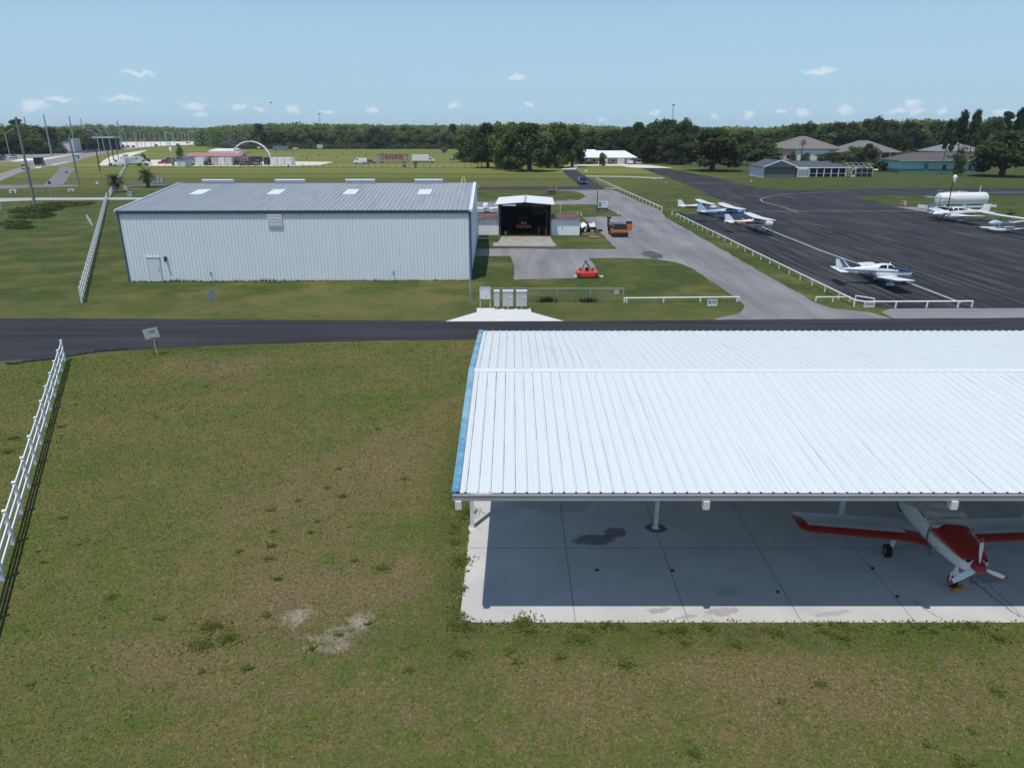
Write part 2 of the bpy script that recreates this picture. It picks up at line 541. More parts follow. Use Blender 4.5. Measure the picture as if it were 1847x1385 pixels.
GRASS = grassmat('mown_grass')
def ground_grid():
    b = MB()
    xs = [-3700, -2000, -1000, -400, -150, -60, 0, 60, 150, 400, 1000, 2000, 3700]
    ys = [-200, 0, 30, 80, 200, 400, 700, 1200, 1800, 2600, 3700]
    n = len(xs)
    b.add([(x, y, 0) for y in ys for x in xs], [(j * n + i, j * n + i + 1, (j + 1) * n + i + 1, (j + 1) * n + i) for j in range(len(ys) - 1) for i in range(n - 1)])
    tag(b.build('ground', GRASS), kind='structure')
ground_grid()
A_ROAD = asphalt('road_asphalt', (.022, .021, .025), 0.0, .3, (.06, .056, .064), .6, .06, 1.2)
DIRW = G(1733, 546) - G(1388, 415)
A_RAMP = asphalt('ramp_asphalt', (.018, .018, .021), -math.atan2(DIRW.y, DIRW.x), .4, (.125, .122, .122), .62, .07, 2.0, (.46, .7))
A_DRIVE = asphalt('worn_drive', (.17, .165, .17), -math.atan2(DIRW.y, DIRW.x), .22, (.29, .28, .28), .8, .06, .5)
A_HWY = asphalt('highway_asphalt', (.24, .215, .21), 0, .12, (.32, .29, .28), .5)
SIDEW = asphalt('pale_sidewalk', (.38, .37, .36), 0, .2, (.5, .48, .46), .5)
GREYP = asphalt('grey_path', (.17, .165, .165), 0, .25, (.26, .25, .25), .5)
SANDM = asphalt('sandy_lot', (.62, .57, .48), 0, .15, (.75, .7, .62), .6)
LIGHTC = asphalt('bright_concrete_road', (.66, .62, .58), 0, .08, (.75, .71, .67), .5)
PAINT = mat('worn_white_paint', (.6, .59, .55), .8, var=.25, scale=1.5)
APRONC = asphalt('apron_concrete', (.2, .2, .21), 0, .15, (.3, .3, .3), .6)

road = sheet('airport_road', [(-300, 573), (0, 574), (400, 576), (800, 579), (1010, 579.5), (1300, 577), (1600, 575), (1847, 573.5), (2400, 572),
      (2400, 618), (1847, 614), (1300, 613), (850, 613), (700, 614), (420, 622), (300, 628), (200, 634), (100, 645), (0, 652), (-300, 680)], .008, A_ROAD, .07, .8)
apron = sheet('aircraft_ramp', [(1222, 388), (1345, 381), (1343, 375), (1280, 353), (1247, 336), (1200, 319), (1165, 307), (1150, 302), (1165, 300.3),
      (1200, 303.5), (1284, 319), (1334, 331), (1368, 339.5), (1435, 343), (1510, 342), (1600, 340), (1847, 339), (2500, 337), (2900, 556), (1847, 556.5),
      (1610, 557), (1570, 552), (1540, 543), (1400, 472), (1300, 424)], .006, A_RAMP, .12, 1.5)
sheet('apron_strip', [(1612, 575), (1590, 563), (1605, 557), (1847, 556), (2600, 555), (2600, 571.5), (1847, 573.2)], .010, APRONC, .05)
sheet('tank_island', [(1541, 355), (1590, 352), (1847, 352.5), (2700, 354), (2700, 425), (1847, 402), (1760, 394), (1700, 386), (1660, 378), (1613, 373), (1570, 362)], .012, GRASS, .15)
sheet('tank_pad', [(1613, 373), (1684, 375), (1700, 385), (1672, 383)], .016, APRONC)
drive = sheet('driveway', [(1285, 577.2), (1330, 566), (1346, 552), (1335, 541), (1310, 525), (1280, 505), (1245, 482), (1220, 473), (1180, 467.5), (1120, 465.5), (1061, 466),
      (1072, 476), (1078, 490), (1060, 500), (1028, 502), (928, 504.5), (926, 480), (919, 462), (855, 462.5), (853, 449), (920, 448.5), (1005, 449.5), (1113, 449.5),
      (1095, 431), (1075, 410), (1055, 396), (1048, 392), (1123, 390.5), (1108, 382), (1095, 376), (1085, 371), (1070, 369), (1000, 369.5), (975, 371), (975, 386),
      (850, 387), (850, 364), (990, 363.5), (1043, 361.5), (1057, 355), (1052, 350), (1039, 345.5), (1003, 343.5), (1003, 342.8), (1092, 342.3), (1110, 344.5), (1150, 362),
      (1192, 380), (1200, 392), (1290, 443), (1380, 495), (1470, 545), (1500, 556), (1570, 564), (1611, 575.2)], .004, A_DRIVE, .12, 1.2)
sheet('upper_road', [(1013, 306), (1037, 306), (1060, 320), (1094, 342.2), (1050, 342.7), (900, 343), (600, 341), (230, 337.5), (230, 333.5), (600, 336.5), (900, 337.5), (1046, 336.5), (1040, 330), (1020, 315)], .008, asphalt('dark_asphalt', (.03, .03, .034), 0, .3), .1)
sheet('dark_patch', [(1158, 457), (1166, 454), (1176, 453.5), (1186, 457), (1196, 461), (1197, 465), (1184, 467), (1170, 464), (1160, 461)], .009, mat('oil_patch', (.075, .07, .072), .8, var=.35, scale=.6), .18, .5)
sheet('path', [(1050, 317), (1130, 318.2), (1196, 321), (1196, 322.6), (1130, 319.7), (1050, 318.3)], .005, SIDEW)
sheet('house_drive', [(1013, 306), (1018, 299), (1060, 297), (1135, 296), (1175, 298.5), (1215, 303.5), (1160, 303.3), (1135, 302), (1120, 299.3), (1060, 299.2), (1044, 300), (1037, 306)], .010, SANDM)
sheet('village_drive', [(1540, 303), (1625, 302), (1625, 304), (1600, 308), (1540, 305)], .008, SANDM)
# highway on the far left
sheet('highway', [(-160, 352), (0, 327), (42, 309), (70, 303.5), (124, 295), (151, 286), (178, 279), (210, 272), (225, 269.5), (212, 259), (201, 263), (151, 269),
      (107, 271.5), (64, 275.5), (0, 280), (-160, 290)], .006, A_HWY)
sheet('highway_bend', [(225, 269.4), (260, 265.5), (300, 263), (420, 258.2), (560, 255), (560, 253.6), (420, 254.8), (300, 255.6), (216, 256.8), (212.2, 259)], .007, LIGHTC)
sheet('highway_shade', [(100, 271.8), (151, 269), (201, 264), (240, 266.5), (190, 273), (150, 277), (120, 276)], .010, asphalt('shaded_asphalt', (.05, .05, .055), 0, .2))  # dark sheet laid on to paint the shade over the highway
sheet('median', [(-160, 333), (0, 313.5), (34, 302.6), (62, 298), (55, 294.5), (15, 292.5), (-160, 298)], .011, GRASS)
sheet('median_stripe', [(17, 291), (48, 286), (75, 287), (110, 281.5), (155, 274.8), (110, 282.8), (75, 289.2)], .013, mat('bright_paint', (.8, .79, .76), .7, var=.08))
sheet('lane_arrow', [(62, 301.5), (75, 300.5), (74, 303), (66, 303.5)], .012, PAINT)
sheet('lane_stripe', [(92, 297.5), (122, 291.5), (123, 292.2), (95, 298.6)], .012, PAINT)
sheet('side_road', [(110, 300), (136, 303), (122, 322), (114, 333), (78, 334), (96, 318)], .006, GREYP)
sheet('bike_path', [(-160, 333.5), (0, 334), (78, 333.6), (140, 334), (140, 336.5), (75, 338), (0, 341), (-160, 346)], .008, GREYP)
sheet('sidewalk', [(-160, 359), (0, 357.5), (80, 356.8), (300, 356.5), (420, 356.3), (420, 360.3), (300, 360.2), (80, 361), (0, 364), (-160, 368)], .009, SIDEW)
sheet('upper_sidewalk', [(265, 271), (230, 275.5), (200, 282), (186, 290), (178, 298.5), (206, 298.5), (222, 290), (236, 282), (264, 272.2)], .008, SANDM)
sheet('yard_lot', [(262, 289), (310, 288), (440, 291), (525, 291.5), (602, 292.4), (576, 298), (525, 299.3), (430, 299.8), (262, 299.5)], .006, SANDM)

# painted lines of the ramp
def stroke(name, pts, wdt, z, m):
    P = [G(*p) for p in pts]
    b = MB(); vs = []
    for i, p in enumerate(P):
        d = (P[min(i + 1, len(P) - 1)] - P[max(i - 1, 0)]).normalized()
        s_ = Vector((-d.y, d.x, 0)) * wdt / 2
        vs += [(p.x + s_.x, p.y + s_.y, z), (p.x - s_.x, p.y - s_.y, z)]
    b.add(vs, [(2 * i, 2 * i + 1, 2 * i + 3, 2 * i + 2) for i in range(len(P) - 1)])
    o = b.build(name, m)
    for f in o.data.polygons:
        if f.normal.z < 0: f.flip()
    return tag(o, kind='structure')
stroke('ramp_line', [(1338, 394.5), (1388, 415), (1480, 452), (1546, 475), (1649, 514), (1733, 546)], .16, .012, PAINT)
stroke('ramp_curve', [(1520, 345.5), (1470, 347.5), (1418, 350.5), (1395, 353), (1380, 356), (1371, 359.7), (1376, 364.5), (1392, 369), (1410, 373), (1438, 382)], .3, .012, mat('faded_line', (.24, .23, .215), .8, var=.3))
stroke('ramp_joint', [(1340, 381.5), (1500, 381.2), (1680, 380.5), (1720, 381)], .35, .011, mat('faded_sand', (.22, .21, .19), .9, var=.3, scale=.5))
stroke('hold_line', [(1240, 331), (1290, 330.5), (1325, 330.2)], .3, .012, MATS['faded_line'])
stroke('taxi_line', [(1690, 349), (1760, 347.8), (1847, 347), (2200, 345)], .35, .012, PAINT)
# torn edge of the tarmac by the near fence: a low dark lip
b = MB()
r2 = random.Random(3)
pts = [G(x, y) for x, y in ((20, 656), (60, 651), (110, 645), (150, 637), (185, 632), (230, 630))]
for a_, c_ in zip(pts[:-1], pts[1:]):
    for i in range(6):
        q = a_.lerp(c_, i / 6)
        b.obox((q.x + r2.uniform(-.1, .1), q.y + r2.uniform(-.12, .12), .03), (r2.uniform(.3, .7), r2.uniform(.1, .35), r2.uniform(.04, .1)), r2.uniform(-.3, .5), rx=r2.uniform(-.2, .2))
tag(b.build('broken_asphalt', mat('broken_tar', (.025, .024, .026), .9, var=.4, scale=5)), 'broken black tarmac lumps along the road edge', 'rubble', kind='stuff')

# foreground grass blades: uncountable, one object
def blades():
    n = 420000
    X = rng.uniform(-30, 17, n); Y = 10 + 34 * rng.random(n) ** 1.2
    slab = (X > -1.38) & (Y > 16.02) & (Y < 31)
    edge = (X > -1.6) & (Y > 15.8) & (Y < 31)
    keep = (np.abs(X) < Y * .75 + 4) & ~slab & (Y < np.interp(X, [-30, -27, -21, -13, -7.5, 0], [38, 39.2, 41.8, 42.8, 43.4, 43.6])) & (Y > 9)
    X, Y = X[keep], Y[keep]; n = len(X)
    h = rng.uniform(.008, .03, n) * (1 + .8 * (rng.random(n) < .08))
    near = (np.abs(X + 1.5) < .35) & (Y > 15.5) | (np.abs(Y - 15.85) < .3) & (X > -1.6)
    h = np.where(near, h * 1.7, h)
    w_ = rng.uniform(.01, .024, n) + Y * .0006
    a = rng.uniform(0, 2 * np.pi, n); tilt = rng.uniform(.3, 1.6, n)
    dx, dy = np.cos(a), np.sin(a)
    P = np.zeros((n, 3, 3))
    P[:, 0] = np.stack([X - dy * w_, Y + dx * w_, np.zeros(n) + .001], 1)
    P[:, 1] = np.stack([X + dy * w_, Y - dx * w_, np.zeros(n) + .001], 1)
    P[:, 2] = np.stack([X + dx * h * tilt, Y + dy * h * tilt, h], 1)
    return P.reshape(-1, 3), n
def npmesh(name, V, nf, k, m):
    me = bpy.data.meshes.new(name)
    me.vertices.add(len(V)); me.vertices.foreach_set('co', V.ravel().astype(np.float32))
    me.loops.add(nf * k); me.loops.foreach_set('vertex_index', np.arange(nf * k, dtype=np.int32))
    me.polygons.add(nf)
    me.polygons.foreach_set('loop_start', np.arange(0, nf * k, k, dtype=np.int32))
    me.update(calc_edges=True); me.validate()
    for mm in (m if isinstance(m, list) else [m]): me.materials.append(mm)
    return me
V_, n_ = blades()
o = bpy.data.objects.new('grass', npmesh('grass', V_, n_, 3, grassmat('grass_blades', True)))
C.objects.link(o); tag(o, 'short patchy lawn grass around the open shed', 'grass', kind='stuff')
# darker weed tufts dotted over the lawn
def weeds():
    spots_ = [(945, 1122, .32), (1045, 1152, .22), (1225, 1135, .25), (1275, 1132, .2), (1235, 1160, .12), (690, 1025, .22), (620, 895, .18), (560, 960, .12),
              (590, 880, .1), (480, 1110, .14), (840, 1045, .3), (835, 1010, .25), (845, 925, .3), (380, 1130, .35), (410, 1150, .3), (360, 1165, .3), (835, 1180, .16),
              (1010, 1185, .15), (610, 1145, .1), (430, 995, .1), (490, 985, .14), (640, 1010, .1), (25, 790, .3), (15, 815, .3), (110, 770, .2), (290, 1115, .14),
              (1330, 1165, .16), (1400, 1140, .18), (1520, 1150, .2), (1660, 1130, .2), (1800, 1150, .25), (1745, 1120, .2), (1130, 1200, .2), (920, 1175, .12), (935, 1195, .14)]
    for i in range(22):
        spots_.append((random.uniform(20, 830), random.uniform(650, 1330), random.uniform(.05, .14)))
    for i in range(26):
        spots_.append((random.uniform(830, 1847), random.uniform(1126, 1140), random.uniform(.05, .15)))
    for i in range(14):
        spots_.append((random.uniform(815, 838), random.uniform(900, 1120), random.uniform(.08, .2)))
    for i in range(10):
        spots_.append((random.uniform(100, 1847), random.uniform(1160, 1380), random.uniform(.06, .16)))
    out = []
    for px, py, r in spots_:
        p = G(px, py); n = int(30 + 900 * r * r * 4)
        if p.x > -1.4 and p.y > 16: p.y = 15.8
        a = rng.uniform(0, 2 * np.pi, n); q = rng.random(n) ** .8 * r * rng.choice([.6, 1., 1.9], n)
        cx, cy = p.x + q * np.cos(a), p.y + q * np.sin(a) * .8
        h = rng.uniform(.005, .07, n) * (.35 + r * 1.5)
        ln = rng.uniform(.02, .05, n); b2 = rng.uniform(0, 2 * np.pi, n)
        dx, dy = np.cos(b2), np.sin(b2)
        Q = np.zeros((n, 4, 3)); wd = ln * .45; rise = rng.uniform(-.2, .9, n) * ln
        Q[:, 0] = np.stack([cx, cy, h], 1)
        Q[:, 1] = np.stack([cx + dx * ln - dy * wd, cy + dy * ln + dx * wd, h + rise * .6], 1)
        Q[:, 2] = np.stack([cx + dx * ln * 2, cy + dy * ln * 2, h + rise], 1)
        Q[:, 3] = np.stack([cx + dx * ln + dy * wd, cy + dy * ln - dx * wd, h + rise * .6], 1)
        out.append(Q.reshape(-1, 3))
    V = np.concatenate(out)
    o = bpy.data.objects.new('weeds', npmesh('weeds', V, len(V) // 4, 4, leafmat('weed_leaf', [(.10, .135, .028), (.14, .18, .036), (.2, .235, .055)], 3)))
    C.objects.link(o); tag(o, 'low dark green weed tufts dotted over the lawn', 'weeds', kind='stuff')
weeds()
# ------------------------------------------------------------------ the open aircraft shed in the foreground
def ribbed(b, x0, x1, pitch, A, Bv, up, hgt, wb, wt, m=0, minor=False, lap=None):
    """ribbed sheet: profile along x from x0 to x1; A and Bv are (y,z) of the two ends; up is the (y,z) direction ribs stand in"""
    prof = [(x0, 0.0)]
    x = x0 + pitch / 2
    while x < x1 - wb:
        prof += [(x - wb / 2, 0), (x - wt / 2, hgt), (x + wt / 2, hgt), (x + wb / 2, 0)]
        if minor:
            for q in (.36, .64):
                xm = x + pitch * q
                if xm < x1 - .03: prof += [(xm - .012, 0), (xm - .006, .006), (xm + .006, .006), (xm + .012, 0)]
        x += pitch
    prof.append((x1, 0.0))
    n = len(prof)
    vs = [(p[0], A[0] + up[0] * p[1], A[1] + up[1] * p[1]) for p in prof] + [(p[0], Bv[0] + up[0] * p[1], Bv[1] + up[1] * p[1]) for p in prof]
    k0 = len(b.m)
    b.add(vs, [(i, i + 1, n + i + 1, n + i) for i in range(n - 1)], m)
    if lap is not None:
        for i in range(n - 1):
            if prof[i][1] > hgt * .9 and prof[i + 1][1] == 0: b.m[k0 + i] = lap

def roofmat(name, col, grime, sx=30., sy=.25, amt=.6, lo=.6, var=.03, cut=.3):
    m, nt, b = _nodes(name)
    N, L = nt.nodes, nt.links
    tc = N.new('ShaderNodeTexCoord'); mp = N.new('ShaderNodeMapping'); mp.inputs['Scale'].default_value = (sx, sy, sy)
    L.new(tc.outputs['Object'], mp.inputs['Vector'])
    n = N.new('ShaderNodeTexNoise'); n.inputs['Scale'].default_value = 1; n.inputs['Detail'].default_value = 5; n.inputs['Roughness'].default_value = .62
    L.new(mp.outputs[0], n.inputs['Vector'])
    g = N.new('ShaderNodeTexNoise'); g.inputs['Scale'].default_value = .35; g.inputs['Detail'].default_value = 5
    L.new(tc.outputs['Object'], g.inputs['Vector'])
    ml = N.new('ShaderNodeMath'); ml.operation = 'ADD'
    L.new(n.outputs['Fac'], ml.inputs[0])
    gm = N.new('ShaderNodeMath'); gm.operation = 'MULTIPLY_ADD'; gm.inputs[1].default_value = .35; gm.inputs[2].default_value = -.175
    L.new(g.outputs['Fac'], gm.inputs[0]); L.new(gm.outputs[0], ml.inputs[1])
    mr = N.new('ShaderNodeMapRange'); mr.inputs[1].default_value = lo; mr.inputs[2].default_value = lo + cut; mr.inputs[4].default_value = amt
    L.new(ml.outputs[0], mr.inputs[0])
    mx = N.new('ShaderNodeMix'); mx.data_type = 'RGBA'
    L.new(mr.outputs[0], mx.inputs[0])
    m0 = N.new('ShaderNodeMix'); m0.data_type = 'RGBA'
    m0.inputs[6].default_value = [c * (1 - var) for c in col] + [1]; m0.inputs[7].default_value = [c * (1 + var) for c in col] + [1]
    L.new(g.outputs['Fac'], m0.inputs[0]); L.new(m0.outputs[2], mx.inputs[6])
    mx.inputs[7].default_value = list(grime) + [1]
    L.new(mx.outputs[2], b.inputs['Base Color'])
    b.inputs['Roughness'].default_value = .5
    b.inputs['Specular IOR Level'].default_value = .35
    return m

SX0, SX1 = -1.47, 35.4
EY, EZ, RY, RZ, BY = 15.72, 4.1, 23.25, 4.77, 30.8
shed = thing('open_shed', 'long open aircraft shed with white ribbed metal roof on posts', 'shed', (0, 0, 0))
M_SHROOF = roofmat('white_ribbed_roof', (.64, .675, .68), (.28, .27, .26), 46, .16, .62, .6, .04, .12)
b = MB()
sl = Vector((RY - EY, RZ - EZ)).normalized()
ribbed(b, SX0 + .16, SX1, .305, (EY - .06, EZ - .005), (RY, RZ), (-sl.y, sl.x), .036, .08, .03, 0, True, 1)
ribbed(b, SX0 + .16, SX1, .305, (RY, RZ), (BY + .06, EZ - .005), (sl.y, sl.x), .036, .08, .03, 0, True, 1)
roof = b.build('roof', [M_SHROOF, roofmat('rib_shadow_side', (.54, .56, .57), (.17, .17, .17), 2.3, .8, .9, .46, .1, .22)], shed)  # right rib flanks coloured darker to draw the shadow line of each lap
b = MB()
t_ = .037
b.add([(SX0 + .16, RY - .2, RZ - .2 * sl.y / sl.x + t_), (SX1, RY - .2, RZ - .2 * sl.y / sl.x + t_), (SX1, RY, RZ + t_ + .004), (SX0 + .16, RY, RZ + t_ + .004),
       (SX1, RY + .2, RZ - .2 * sl.y / sl.x + t_), (SX0 + .16, RY + .2, RZ - .2 * sl.y / sl.x + t_)], [(0, 1, 2, 3), (3, 2, 4, 5)])
zc_ = RZ - .2 * sl.y / sl.x
b.box(SX0 + .16, SX1, RY - .2, RY - .19, zc_ - .01, zc_ + t_)
b.build('ridge_cap', mat('ridge_white', (.68, .71, .72), .45, var=.03), roof)
# faded blue rake trim with rivets
def bluemat():
    m, nt, b_ = _nodes('faded_blue_trim')
    N, L = nt.nodes, nt.links
    tc = N.new('ShaderNodeTexCoord')
    nz = N.new('ShaderNodeTexNoise'); nz.inputs['Scale'].default_value = .35; nz.inputs['Detail'].default_value = 6; nz.inputs['Roughness'].default_value = .7
    L.new(tc.outputs['Object'], nz.inputs['Vector'])
    rp = N.new('ShaderNodeValToRGB'); e = rp.color_ramp.elements
    e[0].position, e[1].position = .4, .62
    e[0].color = (.06, .225, .36, 1); e[1].color = (.27, .44, .54, 1)
    L.new(nz.outputs['Fac'], rp.inputs[0]); L.new(rp.outputs[0], b_.inputs['Base Color'])
    b_.inputs['Roughness'].default_value = .55
    return m
b = MB()
for (ya, za, yb, zb) in ((EY - .08, EZ - .01, RY, RZ), (RY, RZ, BY + .08, EZ - .01)):
    for (xa, xb, dz0, dz1) in ((SX0, SX0 + .17, .05, .06), (SX0 - .02, SX0, -.16, .06)):
        b.add([(xa, ya, za + dz0), (xb, ya, za + dz0), (xb, ya, za + dz1), (xa, ya, za + dz1), (xa, yb, zb + dz0), (xb, yb, zb + dz0), (xb, yb, zb + dz1), (xa, yb, zb + dz1)],
              [(0, 1, 2, 3), (7, 6, 5, 4), (0, 4, 5, 1), (1, 5, 6, 2), (2, 6, 7, 3), (3, 7, 4, 0)])
for k in range(46):
    y = EY + .1 + k * .33; z = EZ + (RZ - EZ) * (1 - abs(y - RY) / (RY - EY))
    b.cyl((SX0 + .09, y, z + .058), (SX0 + .09, y, z + .068), .014, .01, 6, 1)
b.build('rake_trim', [bluemat(), VINYL], shed)
b = MB()
b.box(SX0, SX1, EY - .11, EY - .06, EZ - .2, EZ - .035)
b.box(SX0, SX1, EY - .125, EY - .11, EZ - .06, EZ - .045)
b.box(SX0, SX1, EY - .06, EY + .02, EZ - .2, EZ - .19)
b.build('gutter', mat('grey_fascia', (.34, .34, .35), .5, var=.08, scale=1.5), shed)
POSTM = mat('white_post', (.66, .67, .68), .5, var=.06, dirt=(.4, .35, .28), dirt_amt=.3)
for k in range(7):
    x = -1.33 + 6.15 * k
    b = MB(); b.box(x - .08, x + .08, EY - .16, EY + .02, EZ - .42, EZ - .2)
    for s_, y0, y1 in ((0, EY + .02, RY - .02), (1, RY + .02, BY - .05)):
        za = EZ - .22 + (RZ - EZ) * (0 if s_ == 0 else 1); zb = EZ - .22 + (RZ - EZ) * (1 if s_ == 0 else 0)
        b.beam((x, y0, za), (x, y1, zb), .14, .24)
    b.build('rafter', POSTM, shed)
    for yc in (20.85, 25.65):
        b = MB(); b.box(x - .06, x + .06, yc - .06, yc + .06, .012, 4.2)
        b.box(x - .12, x + .12, yc - .12, yc + .12, .004, .012)
        for sx in (-1, 1):
            for sy in (-1, 1): b.cyl((x + sx * .09, yc + sy * .09, .012), (x + sx * .09, yc + sy * .09, .04), .013, n=6)
        b.build('post', POSTM, shed)
for k in range(11):
    b = MB(); f = (k + .5) / 11; y = EY + f * (BY - EY); z = EZ - .09 + (RZ - EZ) * (1 - abs(y - RY) / (RY - EY))
    b.box(SX0 + .1, SX1 - .1, y - .03, y + .03, z - .09, z + .04)
    b.build('purlin', GALV, shed)
# slab under the shed
def slabmat():
    m, nt, b_ = _nodes('shed_concrete')
    N, L = nt.nodes, nt.links
    tc = N.new('ShaderNodeTexCoord'); V = tc.outputs['Object']
    def nz(s, d=6, r=.6):
        q = N.new('ShaderNodeTexNoise'); q.inputs['Scale'].default_value = s; q.inputs['Detail'].default_value = d; q.inputs['Roughness'].default_value = r
        L.new(V, q.inputs['Vector']); return q.outputs['Fac']
    def mr(x, a, c, lo=0., hi=1.):
        q = N.new('ShaderNodeMapRange'); q.inputs[1].default_value = a; q.inputs[2].default_value = c; q.inputs[3].default_value = lo; q.inputs[4].default_value = hi
        L.new(x, q.inputs[0]); return q.outputs[0]
    def mx(f, a, c):
        q = N.new('ShaderNodeMix'); q.data_type = 'RGBA'
        for i, t in ((0, f), (6, a), (7, c)):
            if isinstance(t, tuple): q.inputs[i].default_value = t + (1,)
            else: L.new(t, q.inputs[i])
        return q.outputs[2]
    c = mx(mr(nz(.5), .3, .7), (.45, .44, .42), (.58, .565, .535))
    c = mx(mr(nz(14, 5, .7), .35, .75, 0, .35), c, (.36, .36, .36))
    def spot(x, y, rx, ry, rot, fuzz=.35, amt=.8):
        q = N.new('ShaderNodeMapping'); q.vector_type = 'TEXTURE'; q.inputs['Location'].default_value = (x, y, .1); q.inputs['Scale'].default_value = (rx, ry, 1); q.inputs['Rotation'].default_value = (0, 0, rot)
        L.new(V, q.inputs['Vector'])
        z0 = N.new('ShaderNodeVectorMath'); z0.operation = 'MULTIPLY'; z0.inputs[1].default_value = (1, 1, 0); L.new(q.outputs[0], z0.inputs[0])
        l = N.new('ShaderNodeVectorMath'); l.operation = 'LENGTH'; L.new(z0.outputs[0], l.inputs[0])
        a = N.new('ShaderNodeMath'); a.operation = 'ADD'; L.new(l.outputs['Value'], a.inputs[0])
        s = N.new('ShaderNodeMath'); s.operation = 'MULTIPLY_ADD'; s.inputs[1].default_value = fuzz * 3; s.inputs[2].default_value = -fuzz * 1.5
        L.new(nz(2.2 / max(rx, ry)), s.inputs[0]); L.new(s.outputs[0], a.inputs[1])
        return mr(a.outputs[0], 1.0, .72, 0, amt)
    p1, p2, p3 = G(1072, 973), G(1110, 960), G(1183, 952)
    c = mx(spot(p1.x, p1.y, .75, .36, .1, .4, .75), c, (.10, .09, .08))
    c = mx(spot(p2.x, p2.y, .42, .36, .3, .4, .75), c, (.11, .10, .09))
    c = mx(spot(p3.x, p3.y, .4, .34, 0, .25, .85), c, (.06, .055, .045))
    q = G(1838, 950); c = mx(spot(q.x, q.y, .5, .4, 0, .3, .8), c, (.07, .06, .05))
    for (px, py, rx, ry, am) in ((1300, 1103, .5, .22, .4), (1190, 1100, .4, .14, .45), (1240, 1112, .4, .08, .4), (1500, 1106, .6, .1, .3), (1780, 1040, .7, .4, .45), (1310, 1068, .35, .2, .25), (1000, 905, 2.4, .8, .25)):
        p = G(px, py); c = mx(spot(p.x, p.y, rx, ry, .2, .9, am), c, (.17, .12, .09))
    L.new(c, b_.inputs['Base Color']); b_.inputs['Roughness'].default_value = .9; b_.inputs['Specular IOR Level'].default_value = .25
    return m
b = MB(); b.box(-1.42, 36, 15.97, 31.0, -.2, .10 - .098)
slab = tag(b.build('shed_slab', slabmat()), kind='structure')
b = MB()
JM = mat('dark_joint', (.18, .18, .18), .9, var=.3)
for px0, px1 in (((996, 896), (1018, 1113)), ((1146, 892.5), (1219.6, 1117))):
    pass
for x in [1.72 + 3.07 * i for i in range(11)]:
    if x > 1: b.box(x - .009, x + .009, 15.99, 30.9, .0035, .006)
for y in (19.62, 23.3, 27.0):
    b.box(-1.40, 35.9, y - .008, y + .008, .0062, .0085)
tag(b.build('slab_joint', JM), kind='structure')
def crack(pts, wd, nm='slab_crack'):
    b = MB(); P = [G(*p) for p in pts]; r3 = random.Random(5); Q = []
    for a_, c_ in zip(P[:-1], P[1:]):
        for i in range(8):
            Q.append(a_.lerp(c_, i / 8) + Vector((r3.uniform(-.03, .03), r3.uniform(-.03, .03), 0)))
    Q.append(P[-1])
    for a_, c_ in zip(Q[:-1], Q[1:]):
        b.add([(a_.x - wd, a_.y, .010), (a_.x + wd, a_.y, .010), (c_.x + wd, c_.y, .010), (c_.x - wd, c_.y, .010)], [(0, 1, 2, 3)])
    tag(b.build(nm, JM), kind='structure')
crack([(1644, 1081), (1668, 1098), (1700, 1117)], .012)
crack([(1752, 1045), (1790, 1076), (1840, 1113)], .02)
for (px, py, r_) in ((843, 1030, .05), (1076, 1028, .06), (1213, 1029, .05), (1402, 1068, .06), (1573, 1026, .07), (1620, 1076, .05)):
    p = G(px, py); b = MB()
    for k in range(5): b.obox((p.x + random.uniform(-.05, .05), p.y + random.uniform(-.04, .04), .02), (r_, r_ * .5, .03), random.uniform(0, 3))
    tag(b.build('dead_leaf_clump', mat('dead_leaf', (.05, .035, .025), .9)), 'small dark clump of dead leaves lying on the shed floor', 'leaf litter', 'dead leaf clumps on the shed floor')

# ------------------------------------------------------------------ the big blue-grey hangar
HL, HR = G(234, 508), G(850, 505.3)
hd = (HR - HL); HW = hd.length; HYAW = math.atan2(hd.y, hd.x)
DEP, EH = 27.4, 6.15
SLP = .1
hangar = thing('metal_hangar', 'large pale blue-grey ribbed metal hangar with one white door', 'hangar', (HL.x, HL.y, 0), HYAW)
M_HWALL = roofmat('pale_blue_wall', (.80, .83, .85), (.62, .66, .69), 1.2, .12, .35, .5, .04, .4)
b = MB()
pitch = .305
def wallprof(x0, x1, y, z0, z1, b, hgt=.034):
    prof = [(x0, 0)]; x = x0 + .15
    while x < x1 - .1:
        prof += [(x - .045, 0), (x - .022, hgt), (x + .022, hgt), (x + .045, 0)]; x += pitch
    prof.append((x1, 0)); n = len(prof)
    vs = [(p, y - q, z0) for p, q in prof] + [(p, y - q, z1) for p, q in prof]
    b.add(vs, [(i, i + 1, n + i + 1, n + i) for i in range(n - 1)])
wallprof(.1, HW - .12, 0, 0, EH - .05, b)
b.box(.1, HW - .1, .02, .1, 0, EH - .05)
HRZ = EH + SLP * DEP / 2
for x in (0.06, HW - .06):
    b.add([(x, .06, 0), (x, DEP, 0), (x, DEP, EH), (x, DEP / 2, HRZ - .02), (x, .06, EH)], [(0, 1, 2, 3, 4)])
b.box(.1, HW - .1, DEP - .1, DEP, 0, EH - .05)
b.build('wall', M_HWALL, hangar)
M_HROOF = roofmat('grey_blue_roof', (.33, .355, .385), (.19, .205, .23), 2.2, .18, .7, .46, .06, .4)
b = MB()
n_ = Vector((1, SLP)).normalized()
ribbed(b, -.12, HW + .1, .41, (-.06, EH - .006), (DEP / 2, HRZ), (-n_.y, n_.x), .05, .09, .05)
ribbed(b, -.12, HW + .1, .41, (DEP / 2, HRZ), (DEP + .3, EH - .03), (n_.y, n_.x), .05, .09, .05)
hroof = b.build('roof', M_HROOF, hangar)
HBLUE = mat('dark_blue_trim', (.05, .12, .22), .5, var=.12)
b = MB()
b.box(-.14, HW + .12, -.14, -.062, EH - .26, EH - .0)
